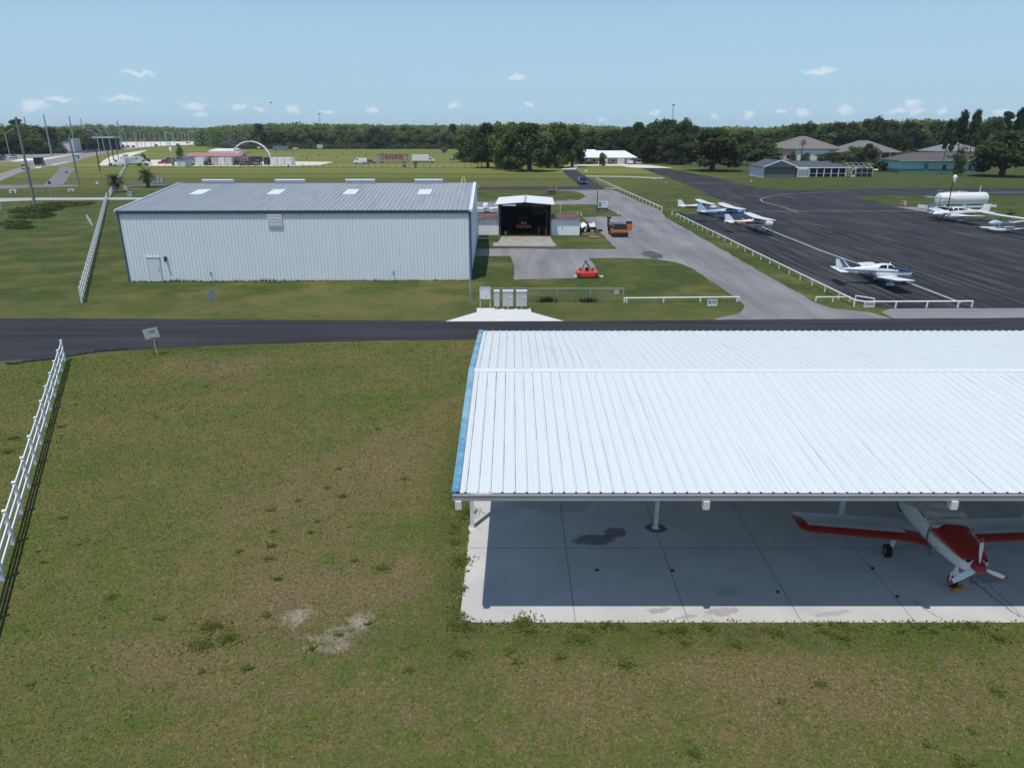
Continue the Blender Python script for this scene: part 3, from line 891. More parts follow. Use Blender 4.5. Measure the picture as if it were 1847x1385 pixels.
b.build('eave_gutter', mat('navy_gutter', (.035, .06, .10), .5, var=.15), hangar)
for x0, x1 in ((-.06, .1), (HW - .12, HW + .08)):
    b = MB(); b.box(x0, x1, -.06, .08, 0, EH - .06)
    if x0 > 1: b.box(HW - .02, HW + .09, .08, .5, 0, EH - .06)
    b.build('corner_trim', HBLUE, hangar)
for x0, x1 in ((-.2, -.1), (HW - .06, HW + .22)):
    b = MB()
    for (ya, za, yb, zb) in ((-.15, EH - .015, DEP / 2, HRZ), (DEP / 2, HRZ, DEP + .38, EH - .04)):
        b.add([(x0, ya, za - .1), (x1, ya, za - .1), (x1, ya, za + .1), (x0, ya, za + .1), (x0, yb, zb - .1), (x1, yb, zb - .1), (x1, yb, zb + .1), (x0, yb, zb + .1)],
              [(0, 1, 2, 3), (7, 6, 5, 4), (0, 4, 5, 1), (1, 5, 6, 2), (2, 6, 7, 3), (3, 7, 4, 0)])
    b.build('rake_trim', mat('pale_rake', (.72, .76, .79), .45, var=.05), hangar)
def onwall(px, py):
    """local x,z on the hangar's front wall for a pixel"""
    d = ray(px, py); nrm = Vector((-math.sin(HYAW), math.cos(HYAW), 0))
    o_ = Vector((0, 0, HC)); t = (HL - o_).dot(nrm) / d.dot(nrm); p = o_ + d * t - HL
    return p.x * math.cos(HYAW) + p.y * math.sin(HYAW), p.z
SKYL = mat('milky_skylight', (.72, .76, .76), .35, var=.06, scale=.8)
def onroof(px, py):
    for k in range(60):
        pass
    o_ = Vector((0, 0, HC)); d = ray(px, py)
    nx = Vector((math.cos(HYAW), math.sin(HYAW), 0)); ny = Vector((-math.sin(HYAW), math.cos(HYAW), 0))
    # z = EH + SLP * ly
    ly0, dly = (o_ - HL).dot(ny), d.dot(ny)
    t = (EH + SLP * ly0 - o_.z) / (d.z - SLP * dly)
    p = o_ + d * t - HL
    return p.dot(nx), p.dot(ny)
for (xa, xb) in ((358, 366), (496, 502), (630, 637), (764, 769)):
    x0, y0 = onroof(xa - 5, 352); x1, y1 = onroof(xb + 5, 343.2)
    xc = (onroof(xa, 352)[0] + onroof(xb, 343.2)[0]) / 2
    b = MB(); z0, z1 = EH + SLP * y0 + .09, EH + SLP * y1 + .09
    b.add([(xc - .62, y0, z0), (xc + .62, y0, z0), (xc + .62, y1, z1), (xc - .62, y1, z1)] + [(xc - .62, y0, z0 - .07), (xc + .62, y0, z0 - .07), (xc + .62, y1, z1 - .07), (xc - .62, y1, z1 - .07)],
          [(0, 1, 2, 3), (0, 4, 5, 1), (1, 5, 6, 2), (2, 6, 7, 3), (3, 7, 4, 0)])
    b.build('skylight', SKYL, hangar)
for (xa, xb) in ((369, 424), (499, 552), (625, 677), (749, 799)):
    kx = mpp(HL.y + DEP / 2, HRZ)
    x0 = onroof(xa, 330)[0]; x1 = onroof(xb, 330)[0]
    b = MB(); y = DEP / 2
    b.prism([(y - .16, HRZ - .05), (y + .16, HRZ - .05), (y + .16, HRZ + .1), (y + .34, HRZ + .34), (y + .3, HRZ + .4), (y - .3, HRZ + .4), (y - .34, HRZ + .34), (y - .16, HRZ + .1)], x0, x1, axis='x')
    v = b.build('ridge_vent', mat('vent_metal', (.62, .64, .66), .5, var=.06), hangar)
# door, louvre, lamp
x0, z0 = onwall(271, 505); x1, z1 = onwall(292, 465)
x0, x1, z1 = 2.02, 3.02, 2.12
x0 = onwall(272.5, 507)[0]; x1 = x0 + 1.0
DOORM = mat('white_door', (.74, .75, .76), .4, var=.03)
b = MB(); b.box(x0, x1, -.075, -.02, .03, 2.1)
door = b.build('door', DOORM, hangar)
b = MB()
b.box(x0 - .08, x0, -.09, -.02, 0, 2.1); b.box(x1, x1 + .08, -.09, -.02, 0, 2.1); b.box(x0 - .12, x1 + .12, -.11, -.02, 2.1, 2.2)
b.build('frame', mat('door_frame', (.6, .62, .65), .4, var=.04), door)
b = MB(); b.cyl((x1 - .1, -.075, 1.0), (x1 - .1, -.14, 1.0), .035); b.build('handle', DARK, door)
b = MB(); b.cyl((x1 - .1, -.075, 1.22), (x1 - .1, -.1, 1.22), .03); b.build('lock', DARK, door)
lx0, lz0 = onwall(485.5, 408); lx1, lz1 = onwall(507, 386.5)
b = MB()
for k in range(8):
    z = lz0 + (lz1 - lz0) * (k + .5) / 8
    b.obox(((lx0 + lx1) / 2, -.09, z), (lx1 - lx0, .09, .03), rx=-.7)
b.box(lx0 - .05, lx0, -.12, -.03, lz0 - .05, lz1 + .05); b.box(lx1, lx1 + .05, -.12, -.03, lz0 - .05, lz1 + .05)
b.box(lx0, lx1, -.12, -.03, lz1, lz1 + .05); b.box(lx0, lx1, -.12, -.03, lz0 - .05, lz0)
b.box((lx0 + lx1) / 2 - .03, (lx0 + lx1) / 2 + .03, -.13, -.05, lz0, lz1)
b.build('louvre_vent', mat('louvre_white', (.7, .72, .74), .5, var=.05), hangar)
qx, qz = onwall(299.5, 466)
b = MB(); b.box(qx - .09, qx + .09, -.2, -.03, qz - .16, qz + .16); b.cyl((qx, -.2, qz - .1), (qx, -.3, qz - .22), .05, .1)
b.build('wall_lamp', DARK, hangar)
for px, py in ((381, 491), (710, 489)):
    qx, qz = onwall(px, py)
    b = MB(); b.cyl((qx, -.03, qz), (qx, -.18, qz), .03); b.cyl((qx, -.18, qz), (qx, -.18, qz - .35), .03)
    b.build('hose_tap', DARK, hangar)
# corrugation shadow lines of the sheet laps are real ribs; weeds hug the base
V = []
for i in range(900):
    u = random.uniform(0, HW); q = HL + hd.normalized() * u
    dd = random.uniform(.02, .35) * (1 if random.random() < .8 else 1.6)
    tall = random.uniform(.05, .2) + (.25 * math.exp(-((u - 4.5) / 1.2) ** 2) + .22 * math.exp(-((u - 12.4) / 1.5) ** 2)) * random.random()
    x, y = q.x + math.sin(HYAW) * dd, q.y - dd
    a = random.uniform(0, 6.28)
    V += [(x - .04 * math.cos(a), y - .04 * math.sin(a), 0), (x + .04 * math.cos(a), y + .04 * math.sin(a), 0), (x + random.uniform(-.1, .1), y + random.uniform(-.08, .02), tall)]
V = np.array(V)
o = bpy.data.objects.new('weeds', npmesh('wall_weeds', V, len(V) // 3, 3, leafmat('tall_weed', [(.06, .075, .02), (.1, .11, .03), (.14, .14, .05)], 2)))
C.objects.link(o); tag(o, 'pale weeds growing along the foot of the hangar wall', 'weeds', kind='stuff')
# yellow step ladder standing at the roof end (seen over the ridge)
p = WY(836, 326, HL.y + DEP / 2 + .6)
lad = thing('step_ladder', 'yellow step ladder standing on the hangar roof ridge', 'ladder', (p.x, p.y, HRZ - .02))
b = MB(); YEL = mat('yellow_fibreglass', (.62, .62, .2), .5)
for s_ in (-1, 1):
    b.beam((s_ * .22, -.3, .0), (s_ * .1, 0, .62), .05, .04)
for k in range(3):
    f = (k + .6) / 3.4; b.beam((-.22 + .12 * f, -.3 + .3 * f, .62 * f), (.22 - .12 * f, -.3 + .3 * f, .62 * f), .05, .03)
b.build('ladder_rail', YEL, lad)
b = MB()
for s_ in (-1, 1): b.beam((s_ * .22, .3, .0), (s_ * .1, 0.01, .62), .04, .04)
b.build('ladder_brace', YEL, lad)
b = MB(); b.box(-.13, .13, -.06, .06, .62, .66)
b.build('top_cap', YEL, lad)
# ------------------------------------------------------------------ fences and rails
def lerp(a, b, t): return a + (b - a) * t
def rail_fence(label, A, Bp, n, h, group=None):
    """three-rail white vinyl fence from A to B with n posts"""
    d = Bp - A; yaw = math.atan2(d.y, d.x); ln = d.length
    t = thing('rail_fence', label, 'fence', (A.x, A.y, 0), yaw, group)
    r3 = random.Random(n)
    for k in range(n):
        x = ln * k / (n - 1)
        b = MB(); b.box(x - .058, x + .058, -.058, .058, 0, h)
        b.add([(x - .068, -.068, h), (x + .068, -.068, h), (x + .068, .068, h), (x - .068, .068, h), (x - .068, -.068, h + .02), (x + .068, -.068, h + .02), (x + .068, .068, h + .02), (x - .068, .068, h + .02), (x, 0, h + .05)],
              [(0, 1, 5, 4), (1, 2, 6, 5), (2, 3, 7, 6), (3, 0, 4, 7), (4, 5, 8), (5, 6, 8), (6, 7, 8), (7, 4, 8), (3, 2, 1, 0)])
        b.build('post', VINYL, t)
    for f in (.28, .58, .88):
        b = MB()
        for k in range(n - 1):
            x0, x1 = ln * k / (n - 1) + .06, ln * (k + 1) / (n - 1) - .06
            b.box(x0, x1, -.02, .02, h * f - .065, h * f + .065)
        b.build('rail', VINYL, t)
    return t
A_, B_ = G(117.4, 650.6), G(5.4, 1046)
rail_fence('long white three-rail fence running down to the bottom left corner', A_, A_ + (B_ - A_) * (14 / 11), 15, 1.22)
A_, B_ = G(147.8, 546.4), G(194, 358.5)
nn = int((B_ - A_).length / 2.4) + 1
rail_fence('white three-rail fence between the road and the sidewalk beside the hangar', A_, B_, nn, 1.22)
A_, B_ = G(198.5, 356), G(227, 302.5)
rail_fence('white three-rail fence running on past the palms to the box truck', A_, B_, int((B_ - A_).length / 2.6) + 1, 1.25)
rail_fence('short angled white fence panel in front of the palm', G(201, 348.5), G(224, 345.5), 4, 1.3)
rail_fence('tiny white fence piece right of the palm by the path', G(223.5, 343.5), G(230, 345), 2, 1.2)

def pipe_rail(label, pts, h, posts, r=.055, endbend=(False, True)):
    """low white pipe rail on stub posts through ground points"""
    t = thing('pipe_rail', label, 'barrier rail', (pts[0].x, pts[0].y, 0))
    P = [Vector((p.x - pts[0].x, p.y - pts[0].y, h)) for p in pts]
    b = MB()
    Q = P[:]
    if endbend[0]: Q = [Vector((P[0].x, P[0].y, .02))] + Q
    if endbend[1]: Q = Q + [Vector((P[-1].x, P[-1].y, .02))]
    b.tube(Q, r, 8)
    for q in Q[1:-1]: b.ell(q, r, r, r, 8, 6)
    b.build('rail', WHITE, t, smooth=40)
    for (i, f) in posts:
        p = P[i].lerp(P[i + 1], f)
        b = MB(); b.cyl((p.x, p.y, 0), (p.x, p.y, h), r * 1.1, n=8)
        b.build('post', WHITE, t, smooth=40)
    return t
def fr(n, i=0, a=0.0, c=1.0): return [(i, a + (c - a) * k / max(1, n - 1)) for k in range(n)]
pipe_rail('low white pipe rail along the near lawn with a notice on it', [G(1126, 546), G(1333, 544)], .36, fr(4, 0, .02, .98), .06, (True, True))
A_, B_ = G(1220, 391.5), G(1540, 553)
pipe_rail('long white pipe rail between the driveway and the parked aircraft', [A_, B_, G(1558.5, 556), G(1752, 555)], .5,
          fr(24, 0, 0, 1) + [(2, .29), (2, .58), (2, .87)], .06, (False, True))
pipe_rail('short white pipe rail on the verge left of the notice', [G(1471, 544.5), G(1532, 544.5)], .38, [(0, .5)], .05, (True, True))
pipe_rail('short bent white pipe rail holding the notice at the ramp corner', [G(1541, 546), G(1575, 551.5)], .55, [(0, .02)], .045, (False, True))
A_, B_ = G(1075.4, 325), G(1193.8, 380.6)
pipe_rail('white pipe rail beside the upper driveway', [A_, B_], .6, fr(26), .07, (False, True))
pipe_rail('thin white rail across the top of the driveway', [G(1092, 343), G(1117, 343)], .35, fr(3), .05, (True, True))

# notices on the rails
INK = mat('dark_ink', (.03, .03, .05), .6)
REDP = mat('red_paint', (.5, .03, .03), .5, var=.1)
def notice(label, c, w_, h_, rz=0.0, circle=True, tilt=0.0, z0=.0, ry=0.0):
    t = thing('notice', label, 'sign', c, rz)
    t.rotation_euler.x = tilt; t.rotation_euler.y = ry
    b = MB(); b.box(-w_ / 2, w_ / 2, -.02, .0, z0, z0 + h_)
    pn = b.build('panel', mat('sign_white', (.72, .73, .76), .5, var=.05), t)
    b = MB()
    for k in range(3):
        zz = z0 + h_ * (.9 - k * .2)
        xa = w_ * (-.05 if k < 2 and circle else -.4)
        b.box(xa, w_ * .42, -.024, -.0205, zz - h_ * .1, zz - h_ * .02)
    b.build('lettering', INK, pn)
    if circle:
        b = MB(); b.cyl((-w_ * .27, -.0205, z0 + h_ * .68), (-w_ * .27, -.026, z0 + h_ * .68), h_ * .2, n=16)
        b.build('emblem', mat('dark_red', (.13, .02, .03), .5), pn)
        b = MB(); b.box(-w_ * .38, -w_ * .16, -.03, -.027, z0 + h_ * .63, z0 + h_ * .73)
        b.build('emblem_bar', MATS['sign_white'], pn)
    return t
p = G(1283.5, 552); notice('white notice with a dark round emblem on the near pipe rail', (p.x, p.y - .1, .02), .74, .52)
p = G(1565.5, 556.5); t = notice('white notice with dark lettering at the ramp corner', (p.x, p.y - .1, .1), .85, .42, .06, False)
p = G(1111, 543.5); t = notice('small white notice hung on the chain-link fence', (p.x, p.y - .06, .62), .34, .3, 0, False)
# chain link fence
A_, B_ = G(886, 543.5), G(1124, 543.5)
ln = B_.x - A_.x; hh = 1.02
cf = thing('chain_link_fence', 'low see-through chain-link fence behind the mailboxes', 'fence', A_)
b = MB(); q = .11
import itertools
for k in range(int((ln + hh) / q)):
    x0 = k * q - hh
    for s_ in (0, 1):
        a0, a1 = x0, x0 + hh
        z0, z1 = 0, hh
        if a0 < 0: z0 = -a0; a0 = 0
        if a1 > ln: z1 = hh - (a1 - ln); a1 = ln
        if z1 <= z0: continue
        if s_: z0, z1 = hh - z0, hh - z1
        b.add([(a0, -.003, z0), (a0, .003, z0 + .004), (a1, .003, z1 + .004), (a1, -.003, z1)], [(0, 1, 2, 3)])
b.build('netting', mat('fence_wire', (.2, .22, .21), .5, .3), cf)
b = MB(); b.cyl((0, 0, hh), (ln, 0, hh), .022, n=6); b.build('top_rail', GALV, cf)
for k in range(5):
    b = MB(); b.cyl((ln * k / 4, 0, 0), (ln * k / 4, 0, hh + .04), .03, n=6); b.build('post', GALV, cf)
V = []
for (px, n, hx) in ((983, 60, .55), (990, 60, .6), (1055, 40, .45), (1063, 60, .5)):
    for i in range(n):
        g = G(px, 545); x, y = g.x + random.gauss(0, .3), g.y + random.gauss(0, .1); a = random.uniform(0, 6.3)
        V += [(x - .03, y, 0), (x + .03, y, 0), (x + .18 * math.cos(a), y + .1 * math.sin(a), hx * random.uniform(.5, 1))]
V = np.array(V)
o = bpy.data.objects.new('weeds', npmesh('fence_weeds', V, len(V) // 3, 3, leafmat('dry_weed', [(.07, .05, .03), (.1, .075, .04), (.09, .085, .035)], 2)))
C.objects.link(o); tag(o, 'dry brown weeds standing along the chain-link fence', 'weeds', kind='stuff')
p = G(848.5, 541)
fp = thing('fence_post', 'tall grey pipe post on the grass off the hangar corner', 'post', p)
b = MB(); b.cyl((0, 0, 0), (0, 0, 2.45), .045, n=8); b.build('pipe', GALV, fp)
b = MB(); b.ell((0, 0, 2.46), .06, .06, .05); b.build('cap', GALV, fp)

# ------------------------------------------------------------------ mailboxes and notice board on their pad
b = MB()
PADP = [(803, 580.2), (840, 569.2), (860, 563.5), (860, 556), (956.4, 556), (958.7, 563.5), (1017, 579.6)]
b.poly([(g.x, g.y, .02) for g in (G(*p) for p in PADP)])
o = b.build('mailbox_pad', mat('new_concrete', (.62, .61, .585), .9, var=.05, scale=1.5, dirt=(.5, .48, .44), dirt_amt=.35))
tag(o, kind='structure')
for f in o.data.polygons:
    if f.normal.z < 0: f.flip()
BOXM = mat('mailbox_metal', (.47, .475, .46), .5, var=.05)
BOXD = mat('mailbox_line', (.2, .2, .2), .6)
def mailbox(px0, px1, label, cols, rows):
    c = G((px0 + px1) / 2, 556.3)
    c.y -= .25
    wd = (px1 - px0) * mpp(c.y, .8)
    t = thing('mailbox', label, 'mailbox', (c.x, c.y, .02))
    b = MB(); b.box(-.13, .13, -.13, .13, 0, .03); b.box(-.07, .07, -.07, .07, .03, .24); b.build('pedestal', GALV, t)
    b = MB(); b.box(-wd / 2, wd / 2, -.2, .2, .24, 1.34); cab = b.build('cabinet', BOXM, t)
    b = MB(); b.prism([(-.24, 1.34), (.24, 1.34), (.24, 1.4), (.0, 1.46), (-.24, 1.41)], -wd / 2 - .02, wd / 2 + .02, axis='x'); b.build('hood', mat('mailbox_hood', (.62, .62, .61), .45, var=.04), t)
    for r_ in range(rows):
        for c_ in range(cols):
            x0 = -wd / 2 + .03 + (wd - .06) * c_ / cols; x1 = -wd / 2 + .03 + (wd - .06) * (c_ + 1) / cols
            z0 = .28 + 1.02 * r_ / rows; z1 = .28 + 1.02 * (r_ + 1) / rows
            b = MB(); b.box(x0 + .008, x1 - .008, -.212, -.2, z0 + .008, z1 - .008); b.cyl((x1 - .05, -.212, (z0 + z1) / 2), (x1 - .05, -.222, (z0 + z1) / 2), .012, n=6)
            b.build('door', BOXM, cab)
    if cols > 1:
        b = MB(); b.box(.02, wd / 2 - .03, -.228, -.213, .95, .99); b.build('slot', VINYL, cab)
    return t
mailbox(891.5, 901.2, 'narrow grey parcel locker between board and mailboxes', 1, 3)
mailbox(907, 925.6, 'grey cluster mailbox in the middle of the pad', 2, 6)
mailbox(931, 950, 'grey cluster mailbox at the right end of the pad', 2, 6)
c = G(875.2, 556.6)
t = thing('notice_board', 'pale notice board on two thin legs beside the mailboxes', 'notice board', (c.x, c.y, .02))
for s_ in (-1, 1):
    b = MB(); b.box(s_ * .37 - .03, s_ * .37 + .03, -.03, .03, 0, 1.62); b.build('leg', BOXM, t)
b = MB(); b.box(-.39, .39, -.06, -.03, .76, 1.64); bd = b.build('panel', mat('board_face', (.66, .67, .66), .5, var=.06), t)
b = MB(); b.box(-.41, .41, -.075, -.03, 1.6, 1.67); b.box(-.41, -.37, -.075, -.03, .74, 1.6); b.box(.37, .41, -.075, -.03, .74, 1.6); b.box(-.37, .37, -.075, -.03, .72, .76)
b.build('frame', BOXM, bd)
b = MB(); b.box(-.25, -.2, -.066, -.0605, 1.42, 1.5); b.box(.08, .14, -.066, -.0605, .9, .98); b.build('pin', INK, bd)

# road signs near the road
p = G(284, 640)
t = thing('road_sign', 'tilted bare metal sign seen from behind at the road edge', 'road sign', p, .15)
b = MB(); b.beam((0, 0, 0), (-.1, .02, 1.62), .06, .05); b.build('post', GALV, t)
b = MB(); b.obox((-.14, -.0, 1.33), (.86, .012, .62), 0, ry=-.17); pn = b.build('panel', mat('sign_back', (.52, .55, .56), .4, .4, var=.06), t)
b = MB(); b.obox((-.12, -.035, 1.54), (.36, .03, .04), ry=-.17); b.obox((-.1, -.035, 1.12), (.3, .03, .04), ry=-.17); b.build('bracket', STEEL, pn)
b = MB(); b.obox((.02, .05, .62), (.42, .01, .42)); b.build('lower_plate', mat('faded_olive_plate', (.14, .15, .09), .6), t)
p = G(388, 565)
t = thing('road_sign', 'edge-on grey road sign on the verge before the hangar', 'road sign', p, 1.3)
b = MB(); b.beam((0, 0, 0), (-.05, .12, 1.75), .06, .05); b.build('post', GALV, t)
b = MB(); b.obox((-.05, .07, 1.35), (.7, .015, .8), 0); b.build('panel', MATS['sign_back'], t)

# leaning slim panel in the grass by the far fence
p = G(167.5, 408.5); q = WY(155.5, 387, p.y)
t = thing('slim_panel', 'slim grey-white sign panel leaning in the grass beside the fence', 'panel', p)
b = MB(); hgt = q.z; dx = q.x - p.x
b.loft([[(x0 + dx * f - wq, -.03, hgt * f), (x0 + dx * f + wq, -.03, hgt * f), (x0 + dx * f + wq, .03, hgt * f), (x0 + dx * f - wq, .03, hgt * f)] for x0, f, wq in ((0, 0, .03), (0, .15, .12), (0, .5, .2), (0, .85, .14), (0, 1, .05))])
b.build('board', mat('panel_white', (.6, .63, .65), .5, var=.1), t)
b = MB(); b.beam((.0, .1, 0), (dx * .6, .06, hgt * .6), .05, .05); b.build('stay', GALV, t)

# ------------------------------------------------------------------ utility poles and lights of the highway
def pole(base, top, r0, r1, label, m=WOODP, arm=None, name='utility_pole', cat='utility pole', group=None):
    t = thing(name, label, cat, (base.x, base.y, 0), group=group)
    d = top - base
    b = MB(); b.cyl((0, 0, -.2), (d.x * 0, 0, top.z), r0, r1, 8); pb = b.build('shaft', m, t, smooth=60)
    if arm:
        b = MB()
        for z_, l_ in arm: b.beam((-l_, 0, top.z - z_), (l_, 0, top.z - z_), .12, .14)
        b.build('cross_arm', m, t)
        b = MB()
        for z_, l_ in arm:
            for f in (-.9, 0, .9): b.cyl((l_ * f, 0, top.z - z_ + .07), (l_ * f, 0, top.z - z_ + .3), .06, .04, 6)
        b.build('insulators', GALV, t)
    return t
CPOLE = mat('concrete_pole', (.30, .31, .30), .85, var=.12)
def pl(bx, by, tx, ty, r0, r1, label, m=WOODP, Y=None, arm=None, **kw):
    g = G(bx, by) if Y is None else WY(bx, by, Y)
    tp = WY(tx, ty, g.y)
    return pole(g, tp, r0, r1, label, m, arm, **kw)
pl(63.6, 373, 26, 211, .26, .17, 'tall grey utility pole by the culvert at the left edge', mat('grey_wood_pole', (.24, .25, .225), .9, var=.25, stretch=(1, 1, .1)))
pl(142, 333, 120, 242, .24, .17, 'utility pole standing by the green road sign', MATS['grey_wood_pole'], arm=[(1.2, .7)])
pl(180.4, 309.5, 172, 262, .2, .16, 'short dark utility pole on the grass beyond the bike path', mat('dark_wood_pole', (.05, .045, .04), .9, var=.3))
pl(198, 296, 190.5, 262, .2, .16, 'dark utility pole left of the box truck', MATS['dark_wood_pole'])
pl(207, 298, 199, 258, .2, .16, 'dark utility pole in front of the box truck cab', MATS['dark_wood_pole'])
pl(215.5, 297, 211, 272, .17, .14, 'low dark pole right beside the box truck cab', MATS['dark_wood_pole'])
for (bx, by, tx, ty, Y, lb) in ((91, 268, 79.7, 207, 430, 'tall pale transmission pole rising before the roadside woods'), (134.5, 262, 128.4, 210, 480, 'tall pale transmission pole above the white roadside building'),
                                (153, 255, 146, 213.6, 620, 'tall pale transmission pole left of the dark billboard'), (218.5, 260, 212, 218, 560, 'tall pale transmission pole at the highway bend'),
                                (54, 262, 48, 211, 520, 'transmission pole tip showing above the woods at far left')):
    g = G(bx, by); g = WY(bx, by, Y); g.z = 0
    tp = WY(tx, ty, Y)
    pole(Vector((WY(bx, by, Y).x, Y, 0)), tp, .5, .3, lb, CPOLE)
def light(bx, by, tx, ty, ax=0, ay=0, ax2=None, ay2=None, label='grey street lamp with a curved arm along the highway', group='street lamps along the highway', Y=None):
    g = G(bx, by) if Y is None else Vector((WY(bx, by, Y).x, Y, 0))
    tp = WY(tx, ty, g.y)
    t = thing('street_lamp', label, 'street lamp', (g.x, g.y, 0), 0, group)
    k = mpp(g.y, 10)
    r_ = .11 + g.y * .00022
    b = MB(); b.cyl((0, 0, 0), (0, 0, tp.z), r_, r_ * .8, 6); b.build('pole', GALV, t)
    for a_, c_ in ((ax, ay), (ax2, ay2)):
        if a_ is None or (a_ == 0 and c_ == 0): continue
        e = Vector(((a_ - tx) * k, 0, (ty - c_) * k))
        b = MB(); b.tube([(0, 0, tp.z - .1), (e.x * .5, 0, tp.z + e.z * .65), (e.x * .95, 0, tp.z + e.z)], r_ * .6, 5)
        am_ = b.build('arm', GALV, t)
        b = MB(); b.ell((e.x * 1.0, 0, tp.z + e.z - .05), abs(e.x) * .16, .3, .16); b.build('lamp_head', GALV, t)
    return t
z1 = lambda x, y: (x / 5.958, 170 + y / 5.958)
z2 = lambda x, y: (290 + x / 5.958, 170 + y / 5.958)
for q, nm in (((60, 425, 105, 655, 155, 380), 'street lamp nearest the left edge, before the woods'), ((350, 432, 390, 632, 420, 390), 'street lamp before the woods, second along the kerb'),
              ((615, 432, 646, 604, 662, 398), 'street lamp at the end of the roadside woods'), ((1045, 430, 1080, 668, 960, 385), 'street lamp on the median grass with its arm to the left')):
    light(*z1(q[2], q[3]), *z1(q[0], q[1]), *z1(q[4], q[5]), label=nm, group=None)
a1, a2, a3, a4 = z1(1115, 553), z1(1100, 405), z1(1060, 385), z1(1150, 385)
light(*a1, *a2, *a3, *a4, label='double-armed street lamp above the long flat roof', group=None, Y=520)
for (bx, by, tx, ty, ax, ay) in ((890, 545, 880, 440, 0, 0), (1200, 620, 1180, 432, 1150, 405), (1312, 560, 1300, 412, 1345, 385), (1365, 540, 1345, 425, 1320, 405), (1462, 530, 1440, 400, 0, 0), (1490, 600, 1478, 412, 1510, 388), (1515, 520, 1500, 405, 1540, 388), (1570, 600, 1540, 430, 0, 0),
                                  (1620, 530, 1605, 412, 0, 0), (1660, 520, 1650, 420, 1630, 408), (1725, 520, 1715, 415, 0, 0), (1792, 515, 1780, 402, 1825, 420)):
    light(*z1(bx, by), *z1(tx, ty), *(z1(ax, ay) if ax else (0, 0)), Y=max(430, min(700, G(*z1(bx, by)).y)))
for (bx, by, tx, ty, ax, ay) in ((60, 515, 50, 405, 95, 420), (130, 515, 122, 405, 160, 392), (148, 515, 135, 418, 110, 432), (232, 510, 226, 415, 0, 0), (268, 512, 258, 425, 215, 402), (305, 512, 300, 420, 330, 398), (383, 510, 372, 425, 325, 398), (418, 508, 405, 418, 0, 0), (432, 508, 428, 445, 0, 0), (478, 507, 468, 428, 448, 402),
                                  (492, 508, 488, 420, 525, 402), (522, 510, 515, 410, 540, 402), (555, 510, 548, 412, 520, 402), (566, 508, 562, 425, 0, 0), (642, 505, 636, 420, 0, 0), (680, 505, 672, 440, 0, 0)):
    light(*z2(bx, by), *z2(tx, ty), *(z2(ax, ay) if ax else (0, 0)), Y=max(520, min(900, G(*z2(bx, by)).y)))

# green road sign, billboard, small signs, culverts
SGREEN = mat('sign_green', (.0, .12, .09), .4, var=.08)
def board(nm, label, cat, bx, by, x0, x1, ytop, ybot, m, legs=2, edge=None, Y=None, th=.06):
    g = G(bx, by) if Y is None else Vector((WY(bx, by, Y).x, Y, 0))
    a0, a1 = WY(x0, ytop, g.y), WY(x1, ybot, g.y)
    t = thing(nm, label, cat, (g.x, g.y, 0))
    b = MB(); b.box(a0.x - g.x, a1.x - g.x, -th / 2, th / 2, a1.z, a0.z)
    pn = b.build('panel', m, t)
    w_ = a1.x - a0.x
    for k in range(legs):
        x = a0.x - g.x + w_ * ((k + .5) / legs)
        b = MB(); b.box(x - .07, x + .07, th / 2, th / 2 + .12, 0, a0.z - .1); b.build('leg', GALV, t)
    if edge:
        b = MB(); e = w_ * .035; X0, X1, Z0, Z1 = a0.x - g.x, a1.x - g.x, a1.z, a0.z
        for (q0, q1, q2, q3) in ((X0, X1, Z0, Z0 + e), (X0, X1, Z1 - e, Z1), (X0, X0 + e, Z0 + e, Z1 - e), (X1 - e, X1, Z0 + e, Z1 - e)): b.box(q0, q1, -th / 2 - .02, -th / 2 - .005, q2, q3)
        b.build('border', edge, pn)
    return t, pn, (a0.x - g.x, a1.x - g.x, a1.z, a0.z)
SWH = mat('reflective_white', (.7, .72, .72), .4, var=.05)
t, pn, bb = board('guide_sign', 'green highway guide sign beside the bike path pole', 'road sign', 137, 294, 130.5, 144.5, 279.8, 287.2, SGREEN, 2, SWH)
b = MB()
for k, (f0, f1) in enumerate(((.2, .7), (.15, .8))):
    z = lerp(bb[2], bb[3], .62 - k * .33); b.box(lerp(bb[0], bb[1], f0), lerp(bb[0], bb[1], f1), -.06, -.04, z - .12, z + .12)
b.build('lettering', SWH, pn)
t, pn, bb = board('guide_sign', 'small green sign at the highway bend', 'road sign', 222, 270, 219, 225, 261, 267, SGREEN, 2, SWH)
t, pn, bb = board('guide_sign', 'small grey back of a road sign at the highway bend', 'road sign', 230, 270, 226, 234.5, 262, 267.5, GALV, 2)
t, pn, bb = board('billboard', 'black billboard with white lettering rising over the woods', 'billboard', 164, 256, 152.5, 175, 233, 240, mat('billboard_black', (.012, .012, .014), .5), 2, None, 600, .5)
r4 = random.Random(2); b = MB()
for k in range(7):
    x = lerp(bb[0], bb[1], .12 + .8 * k / 7); z0, z1_ = lerp(bb[2], bb[3], .3), lerp(bb[2], bb[3], .75)
    b.box(x, x + .12, -.3, -.26, z0, z1_); b.box(x, x + .55, -.3, -.26, (z1_ if k % 2 else (z0 + z1_) / 2) - .1, (z1_ if k % 2 else (z0 + z1_) / 2) + .1)
b.build('lettering', SWH, pn)
t, pn, bb = board('yard_sign', 'red and white sign above the white box truck', 'sign', 226, 293, 220.5, 232.5, 278.5, 285, SWH, 2)
b = MB()
for k in range(4):
    x = lerp(bb[0], bb[1], .16 + .19 * k); b.box(x, x + (bb[1] - bb[0]) * .13, -.07, -.05, lerp(bb[2], bb[3], .3), lerp(bb[2], bb[3], .8))
b.build('lettering', REDP, pn)
